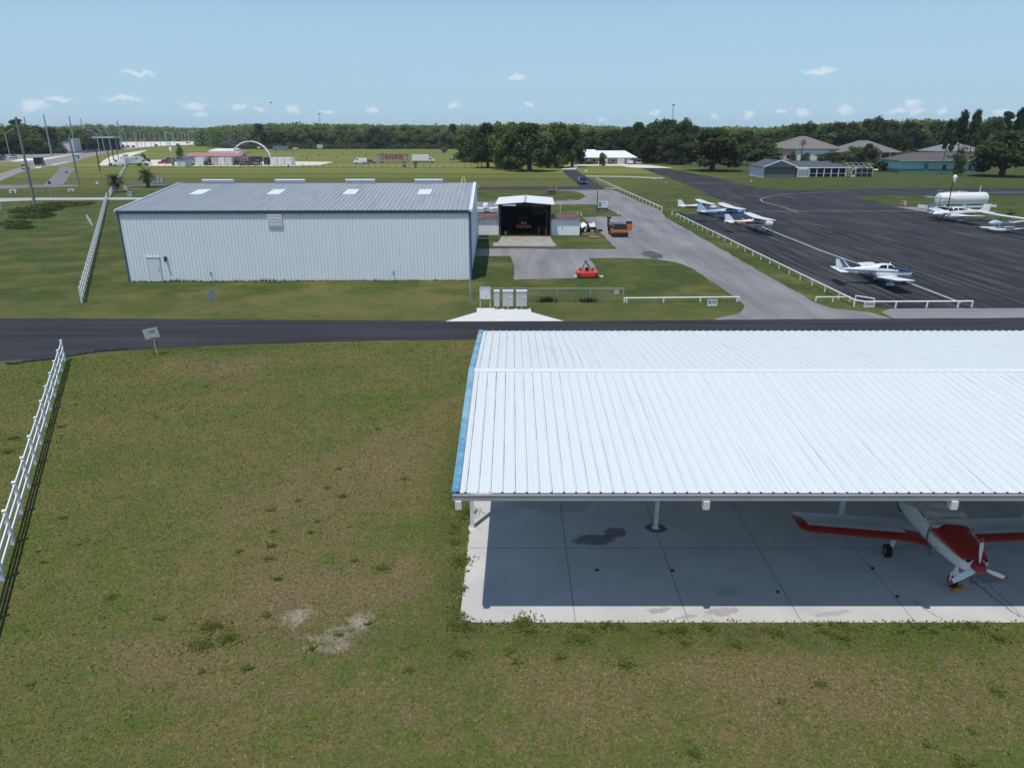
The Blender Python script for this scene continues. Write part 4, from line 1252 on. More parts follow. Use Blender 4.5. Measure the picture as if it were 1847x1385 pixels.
# street signs on thin posts by the bike path
for (bx, by, tx, ty, px, m, lb) in ((91.7, 355, 88.5, 327, 3, REDP, 'stop sign back on a pale post by the sidewalk'), (120, 314, 119.7, 309, 2.4, REDP, 'small red sign far along the bike path')):
    g = G(bx, by); tp = WY(tx, ty, g.y); k = mpp(g.y, 1)
    t = thing('stop_sign', lb, 'road sign', (g.x, g.y, 0))
    b = MB(); b.beam((0, 0, 0), (tp.x - g.x, 0, tp.z), .07, .07); b.build('post', GALV, t)
    b = MB(); b.cyl((tp.x - g.x, -.05, tp.z - .3), (tp.x - g.x, -.03, tp.z - .3), .36, n=8); b.build('plate', mat('dark_plate', (.06, .03, .035), .6), t)
for (bx, by, tx, ty, lb) in ((78.5, 353, 77, 335, 'thin dark signpost by the sidewalk'), (134.5, 333, 133.5, 322, 'thin pale post beside the bike path end'), (123.5, 334, 122, 325, 'thin grey post at the bike path end')):
    g = G(bx, by); tp = WY(tx, ty, g.y)
    t = thing('marker_post', lb, 'post', (g.x, g.y, 0))
    b = MB(); b.cyl((0, 0, 0), (0, 0, tp.z), .05, n=6); b.build('shaft', GALV, t)
    b = MB(); b.box(-.07, .07, -.02, .02, tp.z - .25, tp.z); b.build('marker', SWH, t)
def culvert(px, py, wpx, hpx, label):
    g = G(px, py); k = mpp(g.y, .5); w_, h_ = wpx * k, hpx * k
    t = thing('culvert_headwall', label, 'culvert', (g.x, g.y, 0))
    b = MB(); n = 14
    pts = [(-w_ / 2, 0), (-w_ / 2 * .92, h_), (w_ / 2, h_), (w_ / 2 * .9, 0)]
    b.prism(pts, -.12, .5); b.build('headwall', WHITE if wpx > 12 and py < 345 or px < 10 else CONC, t)
    b = MB(); b.cyl((0, -.15, h_ * .38), (0, -.125, h_ * .38), h_ * .34, n=14); b.build('pipe_mouth', BLACK, t)
culvert(24, 348.6, 13.5, 6, 'white culvert headwall with a dark pipe at far left')
culvert(71, 372.5, 12, 6.5, 'grey culvert headwall beside the tall utility pole')
culvert(128.5, 345.5, 12, 4, 'weathered culvert headwall in the grass between the paths')
g = G(0, 379); t = thing('utility_box', 'white utility box cut by the left edge of the picture', 'utility box', (g.x - .1, g.y, 0))
b = MB(); b.box(-.5, .28, -.3, .3, 0, .85); b.build('housing', WHITE, t)
b = MB(); b.box(-.54, .32, -.34, .34, .85, .93); b.build('lid', WHITE, t)
g = G(176, 332); t = thing('utility_box', 'small white utility box on the grass near the second pole', 'utility box', (g.x, g.y, 0))
b = MB(); b.box(-.25, .25, -.25, .25, 0, .6); b.build('housing', WHITE, t)
b = MB(); b.box(-.28, .28, -.28, .28, .6, .66); b.build('lid', WHITE, t)
# grey mail boxes by the second palm, electrical cabinet
for (x0, x1, y0, y1, lb) in ((277.5, 282.5, 322.5, 331.5, 'first grey cabinet right of the palm'), (283.5, 289, 322.5, 331.5, 'middle grey cabinet right of the palm'), (290.5, 296, 322.5, 331.5, 'third grey cabinet right of the palm, farthest from it')):
    g = G((x0 + x1) / 2, y1 + 1.5); k = mpp(g.y, 1)
    t = thing('cabinet', lb, 'cabinet', (g.x, g.y, 0))
    b = MB(); b.box(-(x1 - x0) / 2 * k, (x1 - x0) / 2 * k, -.3, .3, .25, 1.7); b.build('housing', mat('cabinet_grey', (.33, .37, .37), .5, var=.08), t)
    b = MB(); b.box(-.12, .12, -.12, .12, 0, .25); b.build('pedestal', GALV, t)
g = G(236.5, 355); k = mpp(g.y)
t = thing('cabinet', 'low grey electrical cabinet on the grass before the hangar roof', 'cabinet', (g.x, g.y, 0))
b = MB(); b.box(-4.8 * k, 4.8 * k, -.4, .4, 0, .95); b.build('housing', MATS['cabinet_grey'], t)
b = MB(); b.box(-5 * k, 5 * k, -.45, .45, .95, 1.02); b.build('lid', STEEL, t)
# pale marker strip on the concrete kerb beside the palms
sheet('verge_kerb', [(231, 334.9), (300, 333.4), (300, 333.9), (231, 335.5)], .02, SIDEW)

# sign of the field, brown box and bollards at the drive
g = G(1087, 381)
t = thing('site_sign', 'white board sign with a blue emblem beside the driveway', 'sign', (g.x, g.y, 0), -.08)
k = mpp(g.y, 1)
b = MB(); b.box(-9 * k, 9 * k, -.08, .08, .55, 1.62); pn = b.build('panel', mat('board_white', (.7, .73, .76), .5, var=.05), t)
b = MB(); b.box(-7.5 * k, -3 * k, -.1, -.085, .8, 1.4)
b.build('emblem', mat('navy_paint', (.02, .03, .12), .4, var=.1), pn)
b = MB(); b.box(-6.8 * k, -3.7 * k, -.115, -.102, 1.05, 1.2); b.build('emblem_bar', SWH, pn)
b = MB(); b.box(-1.5 * k, 4 * k, -.1, -.085, 1.34, 1.4); b.build('lettering', STEEL, pn)
b = MB(); b.box(-9 * k, 9 * k, -.1, .08, .32, .55); b.build('base_board', DARK, t)
for s_ in (-1, 1):
    b = MB(); b.box(s_ * 7 * k - .06, s_ * 7 * k + .06, -.06, .06, 0, .4); b.build('leg', DARK, t)
pl(1076.5, 382, 1077, 344, .09, .07, 'slim dark pole standing at the board sign', mat('dark_pole', (.04, .045, .06), .6), name='lamp_pole', cat='pole')
pl(1010.7, 387.5, 1010, 369.5, .07, .06, 'slim pale post behind the right rusty shed', mat('pale_post', (.5, .52, .4), .7), name='marker_post', cat='post')
g = G(995, 351.3); k = mpp(g.y)
t = thing('utility_box', 'low brown brick box on the lawn by the upper driveway', 'utility box', (g.x, g.y, 0))
b = MB(); b.box(-7.5 * k, 7.5 * k, -.7, .7, 0, .95); b.build('housing', mat('brown_brick', (.13, .085, .075), .9, var=.25, scale=4), t)
b = MB(); b.box(-7.8 * k, 7.8 * k, -.75, .75, .95, 1.02); b.build('lid', mat('brown_lid', (.22, .18, .17), .8), t)
for (px, py, h_, lb) in ((1027, 367.5, .7, 'left of two grey bollards at the island edge'), (1031.5, 367.5, .7, 'right of two grey bollards at the island edge'), (1042, 388.5, .45, 'low pale marker stub near the rusty shed roof'), (1048.3, 390, .5, 'low white marker stub behind the junk'), (1115, 387, .45, 'low white marker stub at the corner of the sign lawn'), (1212, 388, .6, 'small white and red marker before the long rail end'),
                       (1003.5, 342, .6, 'white marker at the top end of the brown box lawn')):
    g = G(px, py); t = thing('marker_stub', lb, 'marker', (g.x, g.y, 0))
    b = MB(); b.cyl((0, 0, 0), (0, 0, h_), .09, .07, 8); b.build('stub', MATS['pale_post'] if px < 1040 else WHITE, t, smooth=40)
    b = MB(); b.ell((0, 0, h_), .08, .08, .05, 8, 6); b.build('cap', SWH, t)
# wind-blown little white sign boards on the lawns
for (px, py, w_, h_, lb) in ((1057, 310.5, 5, 3.2, 'low white marker board on the house lawn'), (1180, 324, 5.5, 3, 'low white marker board beside the taxiway path'), (1355, 328.5, 2.5, 3, 'tiny white ground marker by the taxiway'), (1201.5, 331, 2, 2, 'tiny pale ground marker on the verge of the taxiway'), (994, 338.5, 2.5, 1.5, 'tiny white lid beside the upper road')):
    g = G(px, py); k = mpp(g.y)
    t = thing('ground_marker', lb, 'marker', (g.x, g.y, 0))
    b = MB(); b.box(-w_ / 2 * k, w_ / 2 * k, -.06, .06, .15, h_ * k); b.build('panel', WHITE, t)
    b = MB(); b.box(-w_ / 2.6 * k, -w_ / 3.4 * k, -.05, .05, 0, .15); b.box(w_ / 3.4 * k, w_ / 2.6 * k, -.05, .05, 0, .15); b.build('stand', GALV, t)
for (px, py, wpx, lb) in ((1296, 381, 9, 'red and white airfield sign behind the white parked aircraft'), (1629, 373, 9, 'red and white airfield sign on the tank island')):
    g = G(px, py); k = mpp(g.y)
    t = thing('airfield_sign', lb, 'sign', (g.x, g.y, 0))
    b = MB(); b.box(-wpx / 2 * k, wpx / 2 * k, -.1, .1, .15, 1.0); pn = b.build('panel', mat('sign_cream', (.5, .46, .44), .5), t)
    b = MB()
    if px > 1400: b.box(-wpx / 2 * k, 0, -.12, -.105, .2, .95)
    else: b.box(0, wpx / 2 * k, -.12, -.105, .2, .95)
    rp_ = b.build('red_field', REDP, pn)
    b = MB(); x0 = -wpx * .36 * k if px > 1400 else wpx * .14 * k
    b.box(x0, x0 + wpx * .22 * k, -.14, -.125, .5, .62); b.build('lettering', SWH, pn)
    for s_ in (-1, 1):
        b = MB(); b.box(s_ * wpx * .3 * k - .05, s_ * wpx * .3 * k + .05, -.05, .05, 0, .15); b.build('leg', DARK, t)
# ------------------------------------------------------------------ light aircraft
def cr(p0, p1, p2, p3, t):
    return .5 * (2 * p1 + (p2 - p0) * t + (2 * p0 - 5 * p1 + 4 * p2 - p3) * t * t + (3 * p1 - p0 - 3 * p2 + p3) * t ** 3)
class Hull:
    """fuselage surface: stations (x, zc, half width, half height up, half height down, exponent), nose first"""
    def __init__(s, st):
        s.st = np.array(st, float)
    def at(s, x):
        st = s.st; k = 0
        while k < len(st) - 2 and x < st[k + 1][0]: k += 1
        a, b_ = st[k], st[k + 1]
        t = min(1, max(0, (x - a[0]) / (b_[0] - a[0])))
        q = cr(st[max(k - 1, 0)], a, b_, st[min(k + 2, len(st) - 1)], t)
        q[0] = x; q[2:5] = np.maximum(q[2:5], .01)
        lo, hi = np.minimum(a, b_), np.maximum(a, b_)
        q[1:] = np.clip(q[1:], lo[1:], hi[1:])
        return q
    def pt(s, x, ang, off=0.0):
        q = s.at(x); c, sn = math.cos(ang), math.sin(ang)
        e = 2 / q[5]
        y = (q[2] + off) * math.copysign(abs(c) ** e, c)
        h = (q[3] if sn > 0 else q[4]) + off
        return (x, y, q[1] + h * math.copysign(abs(sn) ** e, sn))
    def ring(s, x, n=28):
        return [s.pt(x, 2 * math.pi * i / n) for i in range(n)]
    def body(s, b, n=28, nx=44, m=0, x0=None, x1=None, mf=None):
        x0 = s.st[0][0] if x0 is None else x0; x1 = s.st[-1][0] if x1 is None else x1
        k0 = len(b.m)
        b.loft([s.ring(x0 + (x1 - x0) * i / nx, n) for i in range(nx + 1)], m)
        if mf:
            for k in range(k0, len(b.f)):
                ps = [b.v[i] for i in b.f[k]]
                c = [sum(p[j] for p in ps) / len(ps) for j in range(3)]
                b.m[k] = mf(*c)
    def patch(s, b, quad, off=.008, n=6, m=0, both=True):
        """quad of (x, angle in degrees) corners, side +y; mirrored when both"""
        for sgn in ((1, -1) if both else (1,)):
            g = []
            for i in range(n + 1):
                for j in range(n + 1):
                    u, v = i / n, j / n
                    x = (quad[0][0] * (1 - u) + quad[1][0] * u) * (1 - v) + (quad[3][0] * (1 - u) + quad[2][0] * u) * v
                    a = (quad[0][1] * (1 - u) + quad[1][1] * u) * (1 - v) + (quad[3][1] * (1 - u) + quad[2][1] * u) * v
                    p = s.pt(x, R(a), off)
                    g.append((p[0], p[1] * sgn, p[2]))
            f = [(i * (n + 1) + j, (i + 1) * (n + 1) + j, (i + 1) * (n + 1) + j + 1, i * (n + 1) + j + 1) for i in range(n) for j in range(n)]
            b.add(g, f, m)

def zang(s, x, z):
    q = s.at(x); h = q[3] if z > q[1] else q[4]
    u = min(1.0, abs(z - q[1]) / h)
    return math.copysign(math.asin(u ** (q[5] / 2)), z - q[1])
def band(s, b, m, x0, x1, lo, hi, off=.016, n=30, k=6):
    """painted band on both sides of the hull between two height lines"""
    fl = lambda v, x: v(x) if callable(v) else v
    for sg in (1, -1):
        g = []
        for i in range(n + 1):
            x = x0 + (x1 - x0) * i / n; a0, a1 = zang(s, x, fl(lo, x)), zang(s, x, fl(hi, x))
            for j in range(k + 1):
                p = s.pt(x, a0 + (a1 - a0) * j / k, off); g.append((p[0], p[1] * sg, p[2]))
        b.add(g, [(i * (k + 1) + j, (i + 1) * (k + 1) + j, (i + 1) * (k + 1) + j + 1, i * (k + 1) + j + 1) for i in range(n) for j in range(k)], m)

AF = [(0, .0), (.02, .3), (.08, .62), (.2, .92), (.35, 1.0), (.6, .72), (.85, .28), (1, .03)]
def panel(b, secs, vert=False, m=0, mf=None):
    """secs: (x of leading edge, y, z, chord, thickness); vert: fin"""
    rings = []
    for (x, y, z, c, t) in secs:
        up = [(x - c * u, t * v * .5) for u, v in AF]
        lo = [(x - c * u, -t * v * .4) for u, v in AF[::-1][:-1]]
        if vert: rings.append([(p[0], y + p[1], z) for p in up + lo[:]])
        else: rings.append([(p[0], y, z + p[1]) for p in up + lo[:]])
    k0 = len(b.m)
    b.loft(rings, m)
    if mf:
        for k in range(k0, len(b.f)):
            ps = [b.v[i] for i in b.f[k]]
            c = [sum(p[j] for p in ps) / len(ps) for j in range(3)]
            b.m[k] = mf(*c)

def wheel(parent, x, y, r, wd=.13, name='wheel'):
    b = MB(); b.cyl((x, y - wd / 2, r), (x, y + wd / 2, r), r * .8, n=18); b.cyl((x, y - wd * .38, r), (x, y + wd * .38, r), r, n=18)
    o = b.build(name, BLACK, parent, smooth=50)
    b = MB(); b.cyl((x, y - wd / 2 - .006, r), (x, y + wd / 2 + .006, r), r * .45, n=12); b.build('hub', mat('wheel_hub', (.16, .16, .16), .5, .4), o)
    return o
def propeller(parent, x, z, L_, blades=2, a0=.4, m=None, tipm=None, y=0.0):
    b = MB(); b.cyl((x - .02, y, z), (x + .04, y, z), .1, n=12)
    hub = b.build('propeller', DARK, parent)
    for k in range(blades):
        a = a0 + 2 * math.pi * k / blades
        rad, tan = Vector((0, math.cos(a), math.sin(a))), Vector((0, -math.sin(a), math.cos(a)))
        rings = []
        for f, wq, tw in ((.07, .05, 1.0), (.25, .085, .75), (.55, .085, .45), (.85, .07, .3), (.97, .05, .25), (1, .02, .25)):
            c = Vector((x + .02, y, z)) + rad * (L_ * f)
            d1 = tan * math.cos(tw) + Vector((1, 0, 0)) * math.sin(tw); d2 = tan * -math.sin(tw) + Vector((1, 0, 0)) * math.cos(tw)
            rings.append([tuple(c + d1 * (wq * math.cos(t)) + d2 * (.016 * math.sin(t))) for t in [2 * math.pi * i / 8 for i in range(8)]])
        b = MB(); b.loft(rings[:4], 0); b.loft(rings[3:], 1, cap0=False)
        b.build('blade', [m or DARK, tipm or m or DARK], hub, smooth=60)
    return hub
AIRW = mat('aircraft_white', (.74, .75, .75), .3, var=.03, coat=.3)

LOWHULL = [(2.32, 1.16, .16, .13, .15, 2), (2.2, 1.15, .36, .25, .33, 2.6), (1.9, 1.17, .46, .32, .38, 2.8), (1.3, 1.2, .53, .39, .42, 2.8), (.95, 1.22, .56, .42, .45, 2.8), (.35, 1.24, .58, .77, .47, 2.7),
           (-.3, 1.26, .58, .82, .47, 2.7), (-1.0, 1.28, .52, .70, .43, 2.6), (-1.7, 1.3, .43, .52, .40, 2.8), (-2.6, 1.32, .30, .35, .32, 2.8), (-3.6, 1.34, .17, .23, .19, 2.4), (-4.4, 1.36, .05, .13, .12, 2)]
HIGHHULL = [(2.22, 1.32, .14, .12, .12, 2), (2.12, 1.3, .36, .26, .32, 2.7), (1.8, 1.3, .45, .32, .4, 2.9), (1.25, 1.32, .5, .38, .45, 3), (.95, 1.34, .52, .45, .5, 3), (.45, 1.38, .54, .76, .56, 3.4), (-.6, 1.4, .54, .78, .56, 3.4),
            (-1.25, 1.42, .47, .58, .5, 3), (-2.0, 1.45, .38, .40, .42, 2.8), (-3.2, 1.49, .24, .28, .28, 2.6), (-4.4, 1.54, .12, .2, .19, 2.4), (-5.4, 1.58, .04, .13, .11, 2)]

def registration(txt, H, x, m, parent, size, z=None, sides=(-1,), sx=1.0):
    for s_ in sides:
        q = H.at(x); q1, q2 = H.at(x + .7), H.at(x - .7)
        yaw = math.atan2(q1[2] - q2[2], 1.4)
        o = font(txt, size, m, parent, (x, s_ * (q[2] + .035), (q[1] - .06) if z is None else z), (R(90), 0, -yaw if s_ < 0 else math.pi + yaw), 'registration_lettering', .006, sx=sx)

def low_wing(label, loc, h, fus_mf, mats, wing_mf=None, reg=None, scale=1.0, span=4.55, fin_mf=None, prop=DARK, group=None, twin=False, stripes=None, stretch=1.0):
    t = thing('light_aircraft', label, 'aeroplane', loc, h, group)
    t.scale = (scale * stretch, scale, scale * .92)
    H = Hull(LOWHULL)
    b = MB(); H.body(b, 40, 60, 0)
    for q in fus_mf or (): band(H, b, *q)
    fus = b.build('fuselage', mats, t, smooth=40)
    b = MB(); H.patch(b, [(.72, 22), (-.05, 22), (-.02, 58), (.36, 60)], .012); H.patch(b, [(-.15, 22), (-.9, 26), (-.62, 56), (-.12, 58)], .012)
    b.build('side_window', GLASS, fus, smooth=60)
    b = MB(); H.patch(b, [(.98, 28), (.98, 90), (.44, 90), (.62, 34)], .012, 8); b.build('windshield', GLASS, fus, smooth=60)
    for s_ in (-1, 1):
        b = MB()
        panel(b, [(1.0, s_ * .3, .84, 1.95, .26), (.72, s_ * .95, .86, 1.66, .25), (.72, s_ * span * .97, .84 + span * .10, 1.62, .2), (.6, s_ * span, .845 + span * .10, 1.35, .1)], mf=wing_mf)
        b.build('wing', mats, t, smooth=35)
        b = MB(); panel(b, [(-3.72, s_ * .05, 1.4, .8, .09), (-3.78, s_ * 1.5, 1.42, .74, .07), (-3.85, s_ * 1.55, 1.42, .6, .03)]); b.build('stabilator', mats[0], t, smooth=35)
        b = MB(); b.cyl((.0, s_ * 1.5, .25), (.02, s_ * 1.5, 1.0), .045, .06, 8); lg = b.build('gear_leg', AIRW, t)
        wheel(lg, 0, s_ * 1.5, .21)
        b = MB(); b.ell((0, s_ * 1.5, .27), .42, .1, .17, 12, 8); b.build('wheel_fairing', AIRW, lg, smooth=50)
    b = MB(); panel(b, [(-2.7, 0, 1.56, 1.78, .06), (-3.3, 0, 1.72, 1.2, .09), (-3.95, 0, 2.45, .66, .07), (-4.05, 0, 2.5, .5, .03)], True, mf=fin_mf); b.build('fin', mats, t, smooth=35)
    if fin_mf:
        for s_ in (-1, 1):
            b = MB()
            for u0 in (-.02, -.17, -.32):
                b.add([(-3.42 + u0, s_ * .05, 1.68), (-3.53 + u0, s_ * .05, 1.68), (-4.08 + u0 * .75, s_ * .042, 2.47), (-3.99 + u0 * .75, s_ * .042, 2.47)], [(0, 1, 2, 3)])
            b.add([(-2.95, s_ * .052, 1.62), (-2.95, s_ * .052, 1.66), (-4.4, s_ * .052, 1.66), (-4.4, s_ * .052, 1.62)], [(0, 1, 2, 3)])
            b.build('fin_stripe', mats[2], t)
    b = MB(); b.cyl((1.85, 0, .2), (1.9, 0, .85), .04, .05, 8); lg = b.build('nose_leg', AIRW, t)
    wheel(lg, 1.85, 0, .19)
    if not twin:
        b = MB(); b.loft([[(2.3 + f * .3, r_ * math.cos(a), 1.16 + r_ * math.sin(a)) for a in [2 * math.pi * i / 12 for i in range(12)]] for f, r_ in ((0, .16), (.4, .13), (.8, .07), (1, .01))]); b.build('spinner', mats[-1], t, smooth=50)
        propeller(t, 2.36, 1.16, .93, 2, .5, prop)
    else:
        for s_ in (-1, 1):
            b = MB(); N_ = Hull([(2.05, 1.02, .12, .1, .1, 2), (1.95, 1.02, .34, .2, .24, 2.6), (1.2, 1.03, .38, .27, .3, 2.8), (.2, 1.03, .3, .22, .25, 2.6), (-.9, 1.04, .08, .06, .08, 2)])
            b2 = MB(); N_.body(b2, 20, 20)
            for i, p in enumerate(b2.v): b2.v[i] = (p[0], p[1] + s_ * 1.85, p[2])
            b2.build('engine_nacelle', mats[0], t, smooth=45)
            b = MB(); b.ell((2.1, s_ * 1.85, 1.02), .2, .13, .13, 10, 8); b.build('spinner', mats[0], t, smooth=50)
            propeller(t, 2.08, 1.02, .95, 2, .3, prop, y=s_ * 1.85)
        b = MB(); b.ell((2.35, 0, 1.12), .55, .34, .24, 14, 10); b.build('nose_cone', mats[0], t, smooth=50)
        b = MB(); H.patch(b, [(-.85, 34), (-1.35, 37), (-1.25, 52), (-.7, 55)], .012); b.build('side_window', GLASS, fus, smooth=60)
    b = MB(); b.box(.2, .35, -.01, .01, 1.9, 2.15); b.box(-1.9, -1.75, -.008, .008, 1.7, 1.95)
    b.build('antenna', AIRW, t)
    if reg: registration(*reg[:1], H, reg[1], reg[2], fus, reg[3], reg[4], (-1, 1), reg[5])
    return t

def high_wing(label, loc, h, fus_mf, mats, reg=None, scale=1.0, fin_mf=None, prop=DARK, group=None, nose_off=False):
    t = thing('light_aircraft', label, 'aeroplane', loc, h, group)
    t.scale = (scale,) * 3
    H = Hull(HIGHHULL)
    b = MB(); H.body(b, 40, 60, 0)
    for q in fus_mf or (): band(H, b, *q)
    fus = b.build('fuselage', mats, t, smooth=40)
    b = MB(); H.patch(b, [(.62, 14), (.02, 14), (.02, 44), (.42, 44)], .012); H.patch(b, [(-.06, 14), (-.62, 14), (-.58, 44), (-.06, 44)], .012); H.patch(b, [(-.7, 16), (-1.25, 20), (-1.0, 44), (-.66, 44)], .012)
    b.build('side_window', GLASS, fus, smooth=60)
    b = MB(); H.patch(b, [(1.0, 20), (1.0, 90), (.5, 90), (.68, 24)], .012, 8); b.build('windshield', GLASS, fus, smooth=60)
    b = MB(); H.patch(b, [(-.9, 62), (-.9, 90), (-1.5, 90), (-1.4, 55)], .012); b.build('rear_window', GLASS, fus, smooth=60)
    for s_ in (-1, 1):
        b = MB(); panel(b, [(.62, 0, 2.2, 1.64, .24), (.62, s_ * 2.6, 2.28, 1.62, .22), (.5, s_ * 5.2, 2.36, 1.15, .15), (.42, s_ * 5.45, 2.36, .9, .06)]); b.build('wing', mats[0], t, smooth=35)
        b = MB(); b.beam((.1, s_ * .5, .98), (.05, s_ * 2.6, 2.2), .06, .1); b.build('wing_strut', mats[0], t)
        b = MB(); panel(b, [(-4.2, s_ * .04, 1.62, .95, .08), (-4.3, s_ * 1.65, 1.62, .72, .06), (-4.36, s_ * 1.72, 1.62, .55, .03)]); b.build('tailplane', mats[0], t, smooth=35)
        b = MB(); b.beam((0, s_ * .42, .92), (0, s_ * 1.2, .24), .1, .05); lg = b.build('gear_leg', AIRW, t); wheel(lg, 0, s_ * 1.24, .22)
    b = MB(); panel(b, [(-3.4, 0, 1.68, 1.95, .06), (-3.9, 0, 1.78, 1.42, .09), (-4.75, 0, 2.66, .72, .07), (-4.85, 0, 2.72, .55, .03)], True, mf=fin_mf); b.build('fin', mats, t, smooth=35)
    b = MB(); b.cyl((1.62, 0, .2), (1.66, 0, .95), .04, .05, 8); lg = b.build('nose_leg', AIRW, t); wheel(lg, 1.62, 0, .18)
    b = MB(); b.loft([[(2.2 + f * .28, r_ * math.cos(a), 1.32 + r_ * math.sin(a)) for a in [2 * math.pi * i / 12 for i in range(12)]] for f, r_ in ((0, .15), (.4, .12), (.8, .06), (1, .01))]); b.build('spinner', mats[-1], t, smooth=50)
    propeller(t, 2.26, 1.32, .95, 2, .9, prop)
    if reg: registration(reg[0], H, reg[1], reg[2], fus, reg[3], reg[4], (-1, 1), reg[5])
    return t

NAVY = mat('navy_paint_gloss', (.012, .02, .085), .3, var=.1, coat=.3)
BLUEM = mat('mid_blue_paint', (.06, .13, .26), .3, var=.1, coat=.3)
SKYB = mat('bright_blue_paint', (.02, .12, .38), .3, var=.12, coat=.3)
MAROON = mat('maroon_paint', (.13, .012, .02), .3, var=.1, coat=.3)
DKRED = mat('aircraft_red', (.32, .018, .012), .3, var=.06, coat=.3)
# blue and white low-wing at the front of the ramp
def rot2(h, x, y): return Vector((math.cos(h) * x - math.sin(h) * y, math.sin(h) * x + math.cos(h) * y, 0))
h = R(-5)
f1 = [(1, .93, 2.26, 1.27, 9), (2, -4.2, 2.24, lambda x: 1.30 - x * .02, lambda x: 1.41 - x * .02)]
def w1(x, y, z): return 1 if abs(y) > 4.4 and y > 0 else 0
def fin1(x, y, z):
    u = x + (z - 1.6) * .62 + 3.55
    return 2 if z > 1.66 and (abs(u + .12) < .07 or abs(u + .33) < .07) else 0
p = G(1606, 518.5) - rot2(h, 0, -1.5)
low_wing('blue and white low-wing aeroplane parked alone near the ramp rail', p, h, f1, [AIRW, NAVY, BLUEM], w1, ('N2680T', -1.75, NAVY, .42, 1.15, 1.12), .94, 4.6, fin1)
# three high-wings in a row
h = R(2)
def f2(x, y, z):
    if z > 1.62 + .02 * x and x < 0.9 and x > -4.6 and z < 1.7 + .02 * x: return 0
    if z > 1.95: return 0
    return 1 if z > 1.12 else 0
p = G(1317, 399.5)
low = None
high_wing('bright blue high-wing aeroplane between the white one and the red one', p, h, [(1, -5.3, 2.14, 1.12, lambda x: 1.64 + .02 * x if x < 0 else 1.64), (2, -5.2, -1.6, lambda x: 1.74 + .02 * x, 9)], [AIRW, SKYB, mat('pale_blue_paint', (.35, .5, .66), .35, var=.06)], ('N7216G', -3.1, AIRW, .44, 1.5, 1.0), .95, lambda x, y, z: 2 if z > 1.8 else 1)
p = G(1367, 418.5)
high_wing('red and white high-wing aeroplane nearest the driveway rail', p, h, [(1, -5.1, .7, 1.28, lambda x: 1.64 if x < -1 else 1.64 - (x + 1) * .12)], [AIRW, MAROON], ('N60710', -2.9, AIRW, .4, 1.46, 1.0), .86)
p = G(1271, 386.5)
high_wing('plain white high-wing aeroplane farthest along the driveway rail', p, h, [(1, -3.9, -1.3, 1.2, 1.52)], [AIRW, mat('slate_paint', (.07, .08, .11), .4)], None, .84)
# twin by the tank
h = R(182)
p = G(1731, 401.5) - rot2(h, 0, 1.6)
f4 = [(1, -3.9, 1.7, lambda x: .95 + max(0, -x) * .08, lambda x: 1.2 + max(0, -x) * .03)]
low_wing('white twin-engine aeroplane with a maroon stripe before the fuel tank', p, h, f4, [AIRW, mat('dark_plum_paint', (.05, .012, .025), .35)], None, None, 1.08, 5.1, None, DARK, None, True, stretch=1.08)
# white low-wing seen from behind beside the large hangar
p = G(876, 384.5)
low_wing('white low-wing aeroplane seen tail-on between the two hangars', p, R(92), [(1, -.8, .95, 1.66, 9)], [AIRW, mat('dark_teal_canopy', (.02, .05, .06), .3)], None, None, .98, 4.5)

# float plane at the right edge
h = R(183)
p = G(1806, 418.5)
t = thing('float_plane', 'small white open-frame float plane at the right edge of the ramp', 'aeroplane', p, h)
t.scale = (.82, .95, .9)
for s_ in (-1, 1):
    b = MB()
    FH = Hull([(3.1, .62, .03, .03, .04, 2), (2.7, .56, .2, .12, .2, 2.6), (1.8, .5, .27, .15, .26, 3), (.2, .48, .27, .15, .28, 3), (-.2, .5, .26, .14, .2, 3), (-2.2, .6, .12, .06, .06, 2.6), (-2.9, .64, .04, .03, .03, 2)])
    FH.body(b, 18, 30)
    for i, q in enumerate(b.v): b.v[i] = (q[0], q[1] + s_ * .95, q[2])
    fl = b.build('float', AIRW, t, smooth=40)
    wheel(fl, .1, s_ * 1.3, .17)
    b = MB(); b.cyl((1.1, s_ * .95, .6), (.9, s_ * .3, 1.15), .03, n=6); b.cyl((-.6, s_ * .95, .6), (-.5, s_ * .3, 1.2), .03, n=6); b.build('float_strut', GALV, t)
    b = MB(); panel(b, [(.75, 0, 2.35, 1.5, .2), (.75, s_ * 4.6, 2.42, 1.5, .18), (.6, s_ * 4.75, 2.42, 1.2, .06)]); b.build('wing', AIRW, t, smooth=35)
    b = MB(); b.beam((.5, s_ * .3, 1.25), (.4, s_ * 2.9, 2.33), .06, .08); b.beam((-.5, s_ * .3, 1.25), (-.4, s_ * 2.9, 2.33), .06, .08); b.build('wing_strut', AIRW, t)
    b = MB(); panel(b, [(-3.9, s_ * .04, 1.75, .9, .06), (-4.0, s_ * 1.4, 1.75, .75, .04)]); b.build('tailplane', AIRW, t, smooth=35)
PH = Hull([(2.5, 1.3, .03, .03, .03, 2), (2.2, 1.3, .3, .22, .26, 2.2), (1.5, 1.35, .44, .38, .34, 2.4), (.7, 1.35, .4, .3, .34, 2.4), (.3, 1.35, .2, .12, .2, 2.2)])
b = MB(); PH.body(b, 20, 20); b.build('pod', mat('pale_blue_pod', (.42, .52, .66), .25, var=.05), t, smooth=45)
b = MB(); b.cyl((.4, 0, 1.3), (-1.8, 0, 1.35), .22, .16, 10); b.cyl((-1.6, 0, 1.35), (-4.6, 0, 1.7), .14, .07, 8); b.build('tail_boom', AIRW, t, smooth=45)
b = MB()
for q in (.6, -.4): b.cyl((q, .2, 1.4), (q * .8, .15, 2.32), .03, n=6); b.cyl((q, -.2, 1.4), (q * .8, -.15, 2.32), .03, n=6)
b.build('cabane', DARK, t)
b = MB(); b.obox((-.75, 0, 2.62), (.7, .42, .36)); b.cyl((-.6, -.3, 2.62), (-.6, .3, 2.62), .12, n=10); eng = b.build('engine', DARK, t)
